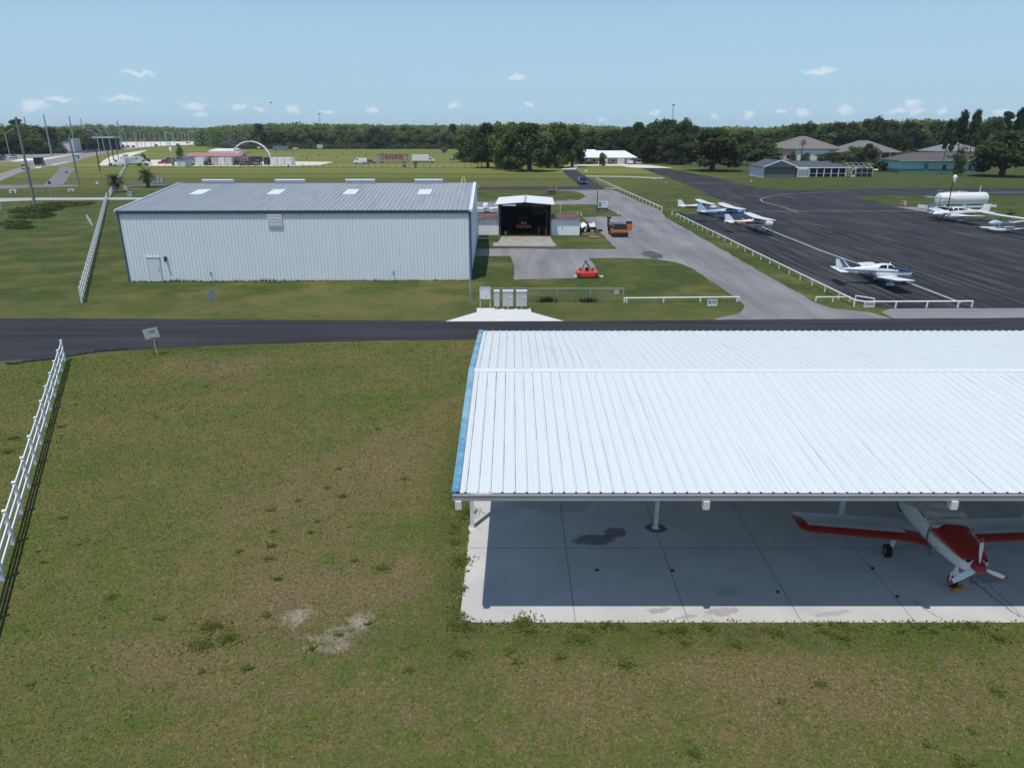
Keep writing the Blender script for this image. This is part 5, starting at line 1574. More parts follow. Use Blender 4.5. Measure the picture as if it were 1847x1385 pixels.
propeller(t, -1.16, 2.62, .85, 3, .2, DARK)
b = MB(); panel(b, [(-3.6, 0, 1.7, 1.0, .06), (-4.1, 0, 2.7, .6, .05)], True); b.build('fin', mat('pale_blue_fin', (.4, .5, .72), .4), t, smooth=35)
b = MB(); b.obox((.75, .0, 1.72), (.3, .3, .35)); b.build('seat', BLACK, t)

# ------------------------------------------------------------------ red and white aeroplane under the shed
hd_ = R(-90 - 2.5)
fwd = Vector((math.cos(hd_), math.sin(hd_), 0))
NX, NY = 12.80, 16.42                      # spinner tip
XT = 2.62
t = thing('covered_aeroplane', 'red and white low-wing aeroplane under a grey canvas cover in the shed', 'aeroplane', (NX - fwd.x * XT, NY - fwd.y * XT, .002), hd_)
HH = Hull([(2.3, 1.28, .17, .15, .15, 2), (2.22, 1.28, .33, .2, .28, 2.6), (2.0, 1.29, .43, .28, .34, 2.7), (1.5, 1.31, .52, .36, .4, 2.8), (.9, 1.33, .58, .42, .45, 2.9), (.3, 1.35, .6, .74, .48, 2.8), (-.4, 1.37, .6, .8, .48, 2.8),
           (-1.1, 1.39, .54, .70, .44, 2.7), (-1.9, 1.41, .42, .5, .37, 2.6), (-2.8, 1.43, .29, .34, .28, 2.5), (-3.8, 1.45, .16, .22, .18, 2.4), (-4.6, 1.47, .05, .12, .1, 2)])
def f5(x, y, z):
    ln = 1.40 - (.9 - x) * .0
    return 0
b = MB(); HH.body(b, 36, 70, 0, mf=f5)
fus = b.build('fuselage', [AIRW, DKRED, mat('dark_red_line', (.1, .01, .015), .4)], t, smooth=40)
b = MB()
for s_ in (-1, 1):
    for x0, zz in ((2.235, 1.38),):
        b.ell((x0, s_ * .2, zz), .03, .1, .07, 10, 6)
b.build('cowl_inlet', BLACK, fus)
b = MB(); b.box(.9, 1.45, -.61, -.598, 1.05, 1.06); b.box(1.18, 1.2, -.6, -.585, .98, 1.14); b.cyl((1.3, -.58, 1.2), (1.3, -.6, 1.2), .03, n=8); b.build('cowl_fastener', STEEL, fus)
b = MB(); HH.patch(b, [(2.27, 17), (.83, 13), (.83, 90), (2.27, 90)], .004, 22); b.build('cowl_top', DKRED, fus, smooth=60)
b = MB(); HH.patch(b, [(2.26, 12), (.83, 8.5), (.83, 10.5), (2.26, 14)], .005, 16)
b.build('cowl_pinstripe', MATS['dark_red_line'], fus, smooth=60)
b = MB(); HH.patch(b, [(.45, 18), (-1.05, 20), (-.85, 32), (.25, 33)], .008, 8)
b.build('side_stripe', MATS['dark_red_line'], fus, smooth=60)
# canvas cover with folds
def covermat():
    m, nt_, b_ = _nodes('grey_canvas')
    N_, L_ = nt_.nodes, nt_.links
    b_.inputs['Base Color'].default_value = (.40, .385, .35, 1); b_.inputs['Roughness'].default_value = .95; b_.inputs['Specular IOR Level'].default_value = .15
    tc = N_.new('ShaderNodeTexCoord'); nz = N_.new('ShaderNodeTexNoise'); nz.inputs['Scale'].default_value = 60; L_.new(tc.outputs['Object'], nz.inputs['Vector'])
    bp = N_.new('ShaderNodeBump'); bp.inputs['Strength'].default_value = .2; L_.new(nz.outputs['Fac'], bp.inputs['Height']); L_.new(bp.outputs[0], b_.inputs['Normal'])
    return m
b = MB(); nx, na = 70, 48
grid = []
r5 = random.Random(4)
ph = [r5.uniform(0, 6.28) for _ in range(9)]
for i in range(nx + 1):
    u = i / nx; x = .98 - 3.0 * u
    for j in range(na + 1):
        v = j / na
        low_ = 6 if -1.0 < x < .75 else 18
        lowa = -4 + 20 * max(0, math.cos(x * 2.2)) if x < .6 else 24
        edge = 14 + 10 * math.sin(x * 2.1 + .6) + (22 if x > .8 else 0) * (x - .8) * 5
        a = R(edge + (180 - 2 * edge) * v)
        off = .028 + .02 * math.sin(x * 9 + ph[0] + 3 * math.sin(a * 2 + ph[1])) * abs(math.sin(a)) + .014 * math.sin(x * 17 + a * 7 + ph[2]) + .010 * math.sin(x * 31 + a * 5 + ph[3])
        if x > .55: off += .03 * math.sin((x - .55) * 30 + 6 * (v - .5) ** 2 * 4) * (1 if x < .9 else .4)
        grid.append(HH.pt(x, a, max(off, .012)))
n1_ = na + 1
b.add(grid, [(i * n1_ + j, (i + 1) * n1_ + j, (i + 1) * n1_ + j + 1, i * n1_ + j + 1) for i in range(nx) for j in range(na)])
cov = b.build('canvas_cover', covermat(), t, smooth=70)
so_ = cov.modifiers.new('thickness', 'SOLIDIFY'); so_.thickness = .012; so_.offset = 1
b = MB()
for x in (.83,):
    b.tube([HH.pt(x, R(a), .05) for a in range(-40, 26, 8)], .02, 6)
b.tube([HH.pt(.83, R(-40), .05), (.83, .5, .75), (.84, .48, .62)], .014, 6)
b.tube([HH.pt(.83, R(180 + 40), .05), (.83, -.46, .85), (.84, -.44, .62)], .014, 6)
b.tube([HH.pt(.83, R(180 - a), .05) for a in range(-40, 26, 8)], .02, 6)
b.tube([HH.pt(-1.15, R(180 - a), .05) for a in range(-50, 30, 8)], .022, 6)
b.build('cover_strap', DARK, cov)
b = MB(); b.obox((-.25, -.35, 2.12), (.12, .2, .02), .3, rx=.5); b.build('cover_patch', mat('dark_patch_cloth', (.08, .08, .07), .9), cov)
WALK = mat('wing_walkway', (.62, .64, .68), .6, var=.08, scale=2)
def wmf(x, y, z):
    return 0
for s_ in (-1, 1):
    b = MB()
    secs = [(.95, s_ * .25, .92, 1.7, .30), (.55, s_ * .95, .93, 1.36, .28), (.4, s_ * 3.85, 1.09, 1.18, .22), (.25, s_ * 4.1, 1.11, .95, .1)]
    panel(b, secs, mf=lambda x, y, z: 1 if (x > .55 - (abs(y) - .95) * .052 - .24 or abs(y) > 3.9) else 0)
    wg = b.build('wing', [mat('wing_grey_white', (.55, .57, .6), .4, var=.04), DKRED], t, smooth=35)
    b = MB()
    for y0, y1 in ((1.5, 2.45), (2.55, 3.8)):
        z0, z1 = .93 + (y0 - .95) * .055 + .165, .93 + (y1 - .95) * .055 + .14
        b.add([(-.18, s_ * y0, z0 + .02), (-.38, s_ * y0, z0 - .015), (-.4, s_ * y1, z1 - .01), (-.2, s_ * y1, z1 + .022)], [(0, 1, 2, 3)])
    b.build('wing_stripe', WALK, wg)
    b = MB(); panel(b, [(-3.85, s_ * .05, 1.5, .8, .09), (-3.95, s_ * 1.6, 1.52, .7, .06)]); b.build('tailplane', [AIRW], t, smooth=35)
    b = MB(); b.cyl((-.05, s_ * 1.12, .28), (.0, s_ * 1.1, .92), .04, .055, 10); b.beam((.02, s_ * 1.12, .35), (.2, s_ * 1.1, .9), .03, .03)
    lg = b.build('gear_leg', AIRW, t, smooth=50)
    wheel(lg, -.05, s_ * 1.2, .21, .16)
b = MB(); panel(b, [(-2.9, 0, 1.66, 1.75, .06), (-3.4, 0, 1.8, 1.25, .09), (-4.05, 0, 2.55, .7, .07), (-4.15, 0, 2.6, .55, .03)], True); b.build('fin', [AIRW], t, smooth=35)
b = MB(); b.cyl((1.45, 0, .25), (1.5, 0, .95), .045, .055, 10); b.cyl((1.46, 0, .5), (1.48, 0, .62), .07, n=10); b.beam((1.45, -.09, .18), (1.46, -.09, .5), .03, .06); b.beam((1.45, .09, .18), (1.46, .09, .5), .03, .06)
lg = b.build('nose_leg', AIRW, t, smooth=50)
wheel(lg, 1.45, 0, .19, .14)
b = MB(); b.loft([[(2.28 + f * .36, r_ * math.cos(a), 1.28 + r_ * math.sin(a)) for a in [2 * math.pi * i / 18 for i in range(18)]] for f, r_ in ((0, .19), (.3, .18), (.6, .14), (.85, .08), (1, .012))])
b.build('spinner', DKRED, t, smooth=50)
propeller(t, 2.36, 1.28, .92, 3, R(97), mat('propeller_white', (.72, .74, .76), .35, var=.03), DKRED)
b = MB(); b.cyl((1.6, .28, .8), (1.45, .28, .7), .035, n=8); b.build('exhaust', DARK, t)
# yellow chock before the nose wheel
q = Vector((NX, NY, 0)) - fwd * (XT - 1.72)
ck = thing('wheel_chock', 'yellow wooden wheel chock before the nose wheel', 'chock', (q.x + .1, q.y + .1, .002), hd_ + .5)
b = MB(); b.prism([(-.07, 0), (.07, 0), (.05, .09), (-.05, .09)], -.22, .22); b.build('wedge', mat('chock_yellow', (.42, .22, .04), .7, var=.2), ck)
b = MB(); b.tube([(0, .22, .06), (.08, .32, .02), (.2, .36, .015)], .012, 6); b.build('rope', mat('old_rope', (.3, .26, .2), .9), ck)
# ------------------------------------------------------------------ small open hangar with its two rusty side sheds
SH = thing('small_hangar', 'small open-fronted hangar with a white gable roof, dark inside', 'hangar', (0, 0, 0), 0)
p0, p1 = G(898.5, 425), G(993, 425)
SYAW = R(-1.8)
SH.location = (p0.x, p0.y, 0); SH.rotation_euler.z = SYAW
SW = (p1 - p0).length
RUST = roofmat('rusty_sheet', (.13, .05, .035), (.28, .2, .17), 5, .4, .75, .5, .35, .25)
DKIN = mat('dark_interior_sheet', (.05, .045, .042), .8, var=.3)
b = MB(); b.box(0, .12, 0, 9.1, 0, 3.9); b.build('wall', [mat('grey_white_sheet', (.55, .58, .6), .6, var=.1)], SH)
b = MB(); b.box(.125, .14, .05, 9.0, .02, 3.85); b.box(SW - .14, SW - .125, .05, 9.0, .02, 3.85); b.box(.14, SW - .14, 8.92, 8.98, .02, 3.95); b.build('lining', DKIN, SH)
b = MB(); b.box(SW - .12, SW, 0, 9.1, 0, 3.9); b.build('wall', RUST, SH)
b = MB(); b.prism([(0.12, 0), (SW - .12, 0), (SW - .12, 3.92), (SW / 2, 4.18), (.12, 3.92)], 9.0, 9.1); b.build('wall', RUST, SH)
b = MB()
for (x0, z0, x1, z1) in ((-.35, 3.93, SW / 2 + .05, 4.22), (SW / 2 + .05, 4.22, SW + .4, 3.93)):
    b.add([(x0, -.9, z0), (x1, -.9, z1), (x1, 9.3, z1), (x0, 9.3, z0), (x0, -.9, z0 + .07), (x1, -.9, z1 + .07), (x1, 9.3, z1 + .07), (x0, 9.3, z0 + .07)],
          [(3, 2, 1, 0), (4, 5, 6, 7), (0, 1, 5, 4), (1, 2, 6, 5), (2, 3, 7, 6), (3, 0, 4, 7)])
b.build('roof', mat('white_roof_sheet', (.72, .75, .76), .5, var=.05, dirt=(.5, .47, .42), dirt_amt=.3), SH)
b = MB(); b.prism([(SW / 2 - .12, 4.285), (SW / 2 + .05, 4.33), (SW / 2 + .22, 4.285)], -.92, 9.32); b.build('ridge_cap', mat('ridge_grey', (.38, .42, .43), .5, var=.15), SH)
b = MB()
b.beam((SW - .55, -.0, .05), (SW - .45, 0, 3.8), .09, .09); b.beam((SW - 1.3, 0, 3.85), (SW - .5, 0, 2.8), .09, .09); b.beam((.3, 0, .05), (.3, 0, 3.85), .12, .12); b.beam((.2, -.02, 3.8), (SW - .2, -.02, 3.8), .1, .18)
b.build('door_frame', mat('old_timber', (.10, .07, .05), .9, var=.3), SH)
b = MB(); b.box(.6, 2.3, -.85, -.8, 3.8, 3.96); b.build('hanging_batten', VINYL, SH)
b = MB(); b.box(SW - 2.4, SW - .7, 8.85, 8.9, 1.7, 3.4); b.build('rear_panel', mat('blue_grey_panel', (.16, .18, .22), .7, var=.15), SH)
def sub(x0, x1, h0, label, y0=.3, dep=5.5):
    o_ = Vector((p0.x, p0.y, 0)) + rot2(SYAW, x0, y0)
    t = thing('side_shed', label, 'shed', o_, SYAW)
    w_ = x1 - x0
    b = MB()
    wallprof(0, w_, 0, .05, h0, b, .03)
    b.box(0.0, w_, .02, .06, 0, h0 - .02); b.box(0, .05, .06, dep, 0, h0 - .05); b.box(w_ - .05, w_, .06, dep, 0, h0 - .05)
    b.build('wall', roofmat('shed_white_sheet', (.88, .89, .89), (.45, .45, .4), 3, .3, .35, .56, .05, .3) if 'shed_white_sheet' not in bpy.data.materials else bpy.data.materials['shed_white_sheet'], t)
    b = MB()
    ribbed(b, -.1, w_ + .12, .4, (-.25, h0 + .0), (dep, h0 + .03), (0, 1), .04, .09, .04)
    b.build('roof', RUST, t)
    return t
lsh = sub(-3.1, -.02, 2.12, 'white ribbed side shed with a rusty roof left of the small hangar')
rsh = sub(SW + .03, SW + 3.72, 2.08, 'white ribbed side shed with a rusty roof right of the small hangar')
b = MB(); b.cyl((1.42, -.03, 1.15), (1.42, -.07, 1.15), .09, n=8); b.build('latch', GALV, rsh)
# louvred gate standing between the large hangar and the left shed
o_ = G(853.5, 431); t = thing('slatted_gate', 'grey slatted gate between the large hangar and the left side shed', 'gate', o_, R(10))
b = MB()
for k in range(11): b.box(0, .62, -.03, .03, .1 + k * .21, .2 + k * .21)
b.build('slats', GALV, t)
b = MB(); b.box(.62, .7, -.05, .05, 0, 2.75); b.box(-.06, 0, -.05, .05, 0, 2.4); b.build('frame', VINYL, t)
b = MB(); b.box(.7, 1.9, -.12, -.05, .02, .1); b.build('foot_rail', VINYL, t)
sheet('hangar_apron', [(905, 427), (992, 427), (1000, 440), (896, 440)], .014, mat('brown_stained_concrete', (.33, .29, .26), .9, var=.22, scale=.9, dirt=(.16, .13, .11), dirt_amt=.5))
# boards laid across the front
c = G(946, 442)
PLANK = mat('grey_plank', (.36, .36, .36), .85, var=.18, stretch=(.3, 3, 1))
for k in range(7):
    w_ = SW + .55 + random.uniform(-.25, .2)
    t = thing('plank', 'long weathered grey plank laid in front of the small hangar', 'plank', (c.x + random.uniform(-.15, .15), c.y - 1.25 + k * .42, .03), SYAW + random.uniform(-.006, .006), 'planks laid before the small hangar')
    b = MB(); b.box(-w_ / 2, w_ / 2, -.15, .15, 0, .05); b.build('board', PLANK, t)
    b = MB(); b.box(-w_ / 2 + .4, -w_ / 2 + .5, -.16, .16, -.025, 0); b.box(w_ / 2 - .5, w_ / 2 - .4, -.16, .16, -.025, 0); b.build('batten', DARK, t)
# tractor inside
o_ = Vector((p0.x, p0.y, 0)) + rot2(SYAW, SW * .47, 5.2)
TRED = mat('tractor_red', (.5, .06, .02), .5, var=.1)
t = thing('tractor', 'dark tractor with red loader parts standing inside the small hangar', 'tractor', o_, R(-90))
b = MB(); b.box(-.4, 1.4, -.3, .3, .8, 1.35); b.build('hood', mat('tractor_grey', (.11, .12, .14), .5), t, smooth=None)
b = MB(); b.box(-1.2, -.4, -.5, .5, .9, 1.2); b.box(-1.1, -1.0, -.5, .5, 1.2, 1.7); b.build('seat_deck', DARK, t)
b = MB()
for y in (-.5, .5): b.beam((-1.15, y, 1.1), (-1.1, y, 2.35), .07, .07)
b.beam((-1.1, -.5, 2.35), (-1.1, .5, 2.35), .07, .07); b.build('roll_bar', DARK, t)
for x, y, r_ in ((-.9, -.75, .65), (-.9, .75, .65), (1.1, -.6, .4), (1.1, .6, .4)): wheel(t, x, y, r_, .32)
b = MB()
for y in (-.55, .55): b.beam((-.3, y, 1.3), (1.9, y, .75), .1, .14)
b.box(1.9, 2.1, -1.0, 1.0, .55, .95); b.build('loader', TRED, t)
for y in (-.25, .25):
    b = MB(); b.cyl((1.4, y, 1.15), (1.44, y, 1.15), .1, n=10); b.build('headlight', SWH, t)
o_ = Vector((p0.x, p0.y, 0)) + rot2(SYAW, SW - 1.1, 1.2)
t = thing('work_bench', 'small wooden bench just inside the right of the small hangar', 'bench', o_, 0)
b = MB(); b.box(-.5, .5, -.3, .3, .85, .92); b.build('top', MATS['old_timber'], t)
for sx in (-.45, .45):
    for sy in (-.25, .25):
        b = MB(); b.box(sx - .04, sx + .04, sy - .04, sy + .04, 0, .85); b.build('leg', mat('pale_timber', (.3, .27, .22), .9), t)
o_ = Vector((p0.x, p0.y, 0)) + rot2(SYAW, .9, .8)
t = thing('bucket', 'pale bucket inside the left front of the small hangar', 'bucket', o_, 0)
b = MB(); b.cyl((0, 0, 0), (0, 0, .42), .17, .21, 14); b.build('pail', mat('old_plastic', (.4, .4, .36), .6), t, smooth=40)
b = MB(); b.tube([(.2 * math.cos(a), 0, .42 + .16 * math.sin(a)) for a in [math.pi * i / 8 for i in range(9)]], .01, 5); b.build('handle', DARK, t)

# ------------------------------------------------------------------ junk beside the right shed
g = G(1048, 421)
t = thing('chest_freezer', 'white chest with a raised lid dumped beside the right rusty shed', 'freezer', g, R(28))
b = MB(); b.obox((0, 0, .55), (.95, .6, .75), rx=.25); b.build('cabinet', DARK, t)
b = MB(); b.obox((.05, -.1, 1.0), (1.1, .75, .12), rx=.55, ry=-.35); b.build('lid', WHITE, t)
b = MB(); b.obox((.45, -.2, .55), (.12, .5, .7), ry=.4); b.build('side_panel', WHITE, t)
g = G(1043, 424); t = thing('dark_bin', 'dark bin against the right end of the rusty shed', 'bin', g, 0)
b = MB(); b.cyl((0, 0, 0), (0, 0, .85), .3, .36, 12); b.build('tub', BLACK, t, smooth=40)
b = MB(); b.cyl((0, 0, .85), (0, 0, .9), .38, .36, 12); b.build('lid', DARK, t, smooth=40)
g = G(1066, 419); t = thing('round_baler', 'black and white round drum between the white chest and the drive', 'drum', g, R(15))
b = MB(); b.cyl((-.45, 0, .55), (.45, 0, .55), .52, n=18); b.build('drum', BLACK, t, smooth=40)
b = MB(); b.prism([(-.5, .75), (-.3, 1.08), (.05, 1.14), (.35, 1.05), (.5, .8), (.42, .75), (.3, .95), (0, 1.05), (-.25, .98), (-.42, .7)], -.4, .42, axis='x'); b.build('shell', WHITE, t)
b = MB(); b.cyl((-.6, .1, .5), (-.47, .1, .5), .35, n=14); b.cyl((.47, .1, .65), (.6, .1, .65), .3, n=14); b.build('side_wheel', DARK, t, smooth=40)
b = MB(); b.ell((.42, .2, 1.2), .13, .13, .12); b.build('cap', WHITE, t)
g = G(1071.5, 429); t = thing('pallet', 'wooden pallet with boards on the grass by the drive', 'pallet', g, R(-4))
PINE = mat('raw_pine', (.36, .24, .15), .85, var=.2)
b = MB()
for k in range(5): b.box(-.6, .6, -.5 + k * .23, -.36 + k * .23, .12, .15)
b.build('deck_boards', PINE, t)
b = MB()
for k in range(3): b.box(-.6 + k * .56, -.52 + k * .56, -.5, .55, .03, .12)
b.build('runners', PINE, t)
g = G(1068, 424); t = thing('cardboard_box', 'small brown box standing on the back of the pallet', 'box', (g.x, g.y + .0, 0), .2)
b = MB(); b.box(-.22, .22, -.2, .2, 0, .62); b.build('carton', mat('cardboard', (.42, .28, .19), .9), t)
b = MB(); b.box(-.23, .23, -.03, .03, .62, .625); b.build('tape', mat('packing_tape', (.5, .38, .25), .5), t)
g = G(1056, 422); t = thing('timber_offcut', 'pale timber offcut lying by the white chest', 'timber', g, .05)
b = MB(); b.box(-.8, .8, -.06, .06, 0, .08); b.build('beam', mat('pale_offcut', (.5, .43, .33), .9), t)
g = G(1083, 417.5); t = thing('dark_tool_bag', 'small black bag on the edge of the drive', 'bag', g, -.3)
b = MB(); b.ell((0, 0, .13), .35, .2, .14); b.build('sack', BLACK, t, smooth=50)
b = MB(); b.tube([(-.15, 0, .24), (0, 0, .34), (.15, 0, .24)], .015, 5); b.build('handle', BLACK, t)
# red mower deck
g = G(1058, 498)
MR = mat('mower_red', (.62, .055, .04), .4, var=.12, dirt=(.4, .06, .05), dirt_amt=.4)
t = thing('mower_deck', 'bright red rotary mower deck with a black A-frame on the pad edge', 'mower', g, R(2))
t.scale = (1.12, 1.7, 1.05)
b = MB()
dp = [(-.95, -.2), (-.85, -.45), (-.3, -.62), (.3, -.62), (.85, -.45), (.95, -.2), (.9, .3), (.55, .62), (-.55, .62), (-.9, .3)]
b.prism(dp, .28, .4, axis='z')
b.prism([(x * .96, y * .96) for x, y in dp], .401, .46, axis='z')
dk = b.build('deck', MR, t)
b = MB(); b.prism([(-.55, -.64), (.55, -.64), (.6, -.56), (-.6, -.56)], .12, .44, axis='z'); b.build('front_skirt', MR, t)
b = MB()
for k in (-1, 1): b.cyl((k * .55, .1, .46), (k * .55, .1, .72), .09, .07, 10)
b.build('spindle', mat('dull_red', (.35, .04, .03), .5), dk)
b = MB(); b.obox((0, -.05, .6), (.26, .26, .3)); b.cyl((0, -.2, .62), (0, -.3, .62), .06, n=8); b.build('gearbox', BLACK, t)
b = MB(); b.prism([(-.3, -.3), (.3, -.3), (.22, .4), (-.22, .4)], .462, .5, axis='z'); b.build('deck_ridge', MR, dk)
b = MB()
for s_ in (-1, 1): b.beam((s_ * .45, -.05, .46), (s_ * .04, .55, 1.1), .05, .05); b.beam((s_ * .3, .55, .46), (s_ * .03, .56, 1.08), .05, .05)
b.obox((0, .55, 1.12), (.12, .1, .16)); b.build('a_frame', DARK, t)
for s_ in (-1, 1): wheel(t, s_ * .72, -.62, .16, .12)
b = MB()
for x, y in ((-1.0, -.45), (-.92, -.6), (.95, -.3), (1.05, -.5), (1.2, -.62), (1.35, -.7)): b.obox((x, y, .1), (.22, .16, .18), random.uniform(0, 3))
tt = b
for i, (x, y) in enumerate(((-1.02, -.5), (1.02, -.42), (1.3, -.68))):
    t2 = thing('concrete_lump', ('broken concrete lump at the left of the red mower', 'broken concrete lump touching the right of the red mower', 'broken concrete lump farthest right of the red mower')[i], 'rubble', (g.x + x, g.y + y, 0), i)
    b = MB(); b.loft([[(r_ * math.cos(a) * (1 + .3 * math.sin(3 * a + i)), r_ * .7 * math.sin(a), z) for a in [2 * math.pi * q / 9 for q in range(9)]] for z, r_ in ((0, .2), (.1, .22), (.17, .12))]); b.build('lump', CONC, t2)

# ------------------------------------------------------------------ cars and trucks
def rr(x, z0, z1, w0, w1, r=.12):
    """rounded cross-section at x"""
    h = z1 - z0
    return [(x, -w0, z0 + r * .5), (x, -w0 * .97, z0), (x, w0 * .97, z0), (x, w0, z0 + r * .5), (x, w0 * 1.0, z0 + h * .55), (x, w1, z1 - r * .6), (x, w1 - r, z1), (x, -w1 + r, z1), (x, -w1, z1 - r * .6), (x, -w0, z0 + h * .55)]
LAMPW = mat('lamp_glass', (.75, .75, .72), .15, var=.05)
LAMPR = mat('lamp_red', (.35, .02, .02), .25, var=.1)
def paint(nm, c): return mat('car_' + nm, c, .35, var=.03, coat=.25)
def car(label, loc, h, L_=4.6, W=1.85, H_=1.5, kind='sedan', col=None, roofcol=None, group=None, sc_=1.0, name='car', cat='car'):
    t = thing(name, label, cat, loc, h, group); t.scale = (sc_,) * 3
    w = W / 2; f, r_ = L_ / 2, -L_ / 2
    bel = H_ * .6
    b = MB()
    if kind == 'pickup':
        st = [(r_, .5, bel * .95, w * .95, w * .93), (r_ + .1, .35, bel, w, w * .96), (0, .3, bel, w, w * .96), (f * .45, .3, bel * 1.0, w, w * .95), (f - .3, .3, bel * .95, w * .97, w * .9), (f, .4, bel * .78, w * .88, w * .8)]
    else:
        st = [(r_, .45, bel * .9, w * .9, w * .85), (r_ + .15, .3, bel, w * .98, w * .93), (-.2, .26, bel, w, w * .94), (f * .42, .26, bel * .99, w, w * .93), (f - .35, .28, bel * .86, w * .95, w * .86), (f, .38, bel * .68, w * .82, w * .75)]
    b.loft([rr(*q) for q in st]); body = b.build('body', col, t, smooth=40)
    x0, x1, x2, x3 = {'sedan': (r_ + .5, r_ + 1.15, .35, f * .48), 'suv': (r_ + .08, r_ + .45, .45, f * .5), 'hatch': (r_ + .1, r_ + .6, .3, f * .52), 'pickup': (-.95, -.8, .55, f * .48), 'van': (r_ + .05, r_ + .15, f * .55, f * .85)}[kind]
    b = MB(); b.loft([[(x0, -w * .9, bel - .02), (x0, w * .9, bel - .02), (x0 + .02, w * .88, bel + .02), (x0 + .02, -w * .88, bel + .02)],
                      [(x1, -w * .92, bel - .02), (x1, w * .92, bel - .02), (x1, w * .76, H_ - .05), (x1, -w * .76, H_ - .05)],
                      [(x2, -w * .92, bel - .02), (x2, w * .92, bel - .02), (x2, w * .76, H_ - .05), (x2, -w * .76, H_ - .05)],
                      [(x3, -w * .9, bel - .02), (x3, w * .9, bel - .02), (x3 - .02, w * .88, bel + .02), (x3 - .02, -w * .88, bel + .02)]])
    cb = b.build('cabin_glass', GLASS if kind != 'van' else col, t)
    b = MB(); b.loft([[(x, -w * .78, H_ - .06), (x, w * .78, H_ - .06), (x, w * .7, H_), (x, -w * .7, H_)] for x in (x1 - .03, x1 + .1, x2 - .1, x2 + .03)]); b.build('roof', roofcol or col, t)
    b = MB()
    for xx in (x1 + (x2 - x1) * .52,):
        for s_ in (-1, 1): b.beam((xx, s_ * w * .93, bel), (xx, s_ * w * .775, H_ - .05), .08, .03)
    b.build('pillar', col, t)
    if kind == 'van':
        b = MB(); b.obox((x2 + (x3 - x2) * .5, 0, (bel + H_) / 2 + .02), (.04, W * .78, (H_ - bel) * 1.0), 0, ry=math.atan2(x3 - x2, H_ - bel)); 
        b.build('windscreen', GLASS, t)
        for s_ in (-1, 1):
            b = MB(); b.box(x2 - .75, x2 - .08, s_ * w * .9 - .02, s_ * w * .9 + .02, bel + .12, H_ - .25); b.build('side_window', GLASS, t)
    wr = .34 if kind in ('sedan', 'hatch') else .39
    for x in (f * .62, r_ * .62):
        for s_ in (-1, 1): wheel(t, x, s_ * (w - .1), wr, .24)
    for s_ in (-1, 1):
        b = MB(); b.obox((f - .08, s_ * w * .62, bel * .68), (.14, .34, .16)); b.build('headlight', LAMPW, t)
        b = MB(); b.obox((r_ + .02, s_ * w * .78, bel * .82), (.08, .2, .26)); b.build('tail_light', LAMPR, t)
    b = MB(); b.box(r_ - .05, r_ + .1, -w * .9, w * .9, .32, .52); b.box(f - .12, f + .04, -w * .84, w * .84, .3, .48); b.build('bumper', DARK, t)
    if kind == 'pickup':
        b = MB(); b.box(r_ + .15, -1.0, -w * .82, w * .82, bel - .02, bel + .02); b.build('bed_cover', DARK, t)
    return t
def box_truck(label, loc, h, L_=8, W=2.4, H_=3.2, cab=2.0, col=None, boxc=None, name='box_truck', cat='truck', wheels=True):
    t = thing(name, label, cat, loc, h); w = W / 2
    f, r_ = L_ / 2, -L_ / 2
    b = MB(); b.box(r_, f - cab, -w, w, .85, H_); bx = b.build('cargo_box', boxc, t)
    b = MB(); b.box(r_ - .03, r_, -w * .92, w * .92, .95, H_ - .15); b.build('rear_door', boxc, bx)
    b = MB(); b.loft([rr(f - cab + .05, .5, 2.15, w * .9, w * .82), rr(f - cab * .5, .5, 2.15, w * .92, w * .82), rr(f - cab * .32, .5, 1.5, w * .92, w * .85), rr(f, .55, 1.25, w * .85, w * .78)]); cb = b.build('cab', col, t, smooth=35)
    b = MB(); b.obox((f - cab * .4, 0, 1.82), (.03, W * .7, .62), ry=-.42); 
    b.build('windscreen', GLASS, cb)
    for s_ in (-1, 1):
        b = MB(); b.box(f - cab * .9, f - cab * .5, s_ * w * .9 - .02, s_ * w * .9 + .02, 1.45, 2.0); b.build('side_window', GLASS, cb)
    b = MB(); b.box(r_ + .2, f - .2, -w * .5, w * .5, .5, .85); b.build('chassis', DARK, t)
    for x in (f - cab * .45, r_ + 1.5):
        for s_ in (-1, 1): wheel(t, x, s_ * (w - .16), .45, .3)
    for s_ in (-1, 1):
        b = MB(); b.obox((f - .02, s_ * w * .6, .95), (.1, .3, .2)); b.build('headlight', LAMPW, t)
    return t
def hdir(a, b_):
    d = G(*b_) - G(*a); return math.atan2(d.y, d.x)
PW, PK, PG, PB, PR = paint('white', (.7, .7, .7)), paint('black', (.012, .012, .014)), paint('grey', (.13, .135, .14)), paint('blue', (.02, .035, .12)), paint('red', (.4, .015, .015))
PS, PM = paint('silver', (.45, .46, .47)), paint('maroon', (.12, .012, .02))
PO = paint('orange', (.62, .15, .02))
# orange hatch with open doors and a person at its door
g = G(1118.5, 428)
oc = car('orange car with dark roof and rear window, both front doors open', (g.x, g.y + 2.1, 0), R(90), 4.5, 2.05, 1.58, 'suv', PO, PK)
b = MB(); b.obox((.35, -1.42, .95), (.08, .95, .85), .12); dr = b.build('door', PO, oc)
b = MB(); b.obox((.35, -1.42, 1.5), (.04, .8, .4), .12); b.build('door_window', GLASS, dr)
b = MB(); b.obox((.25, 1.08, .85), (1.0, .1, .85), .25); dr = b.build('door', PK, oc)
b = MB(); b.obox((.25, 1.1, 1.45), (.8, .05, .4), .25); b.build('door_window', GLASS, dr)
b = MB(); b.obox((-2.12, 0, 1.2), (.06, 1.6, .42), ry=.6); b.build('rear_window', GLASS, oc)
b = MB(); b.obox((-2.27, 0, .36), (.14, 1.94, .46)); b.build('rear_skirt', PK, oc)
b = MB(); b.box(-2.29, -2.2, -.98, .98, .58, .98); b.build('tailgate', PO, oc)
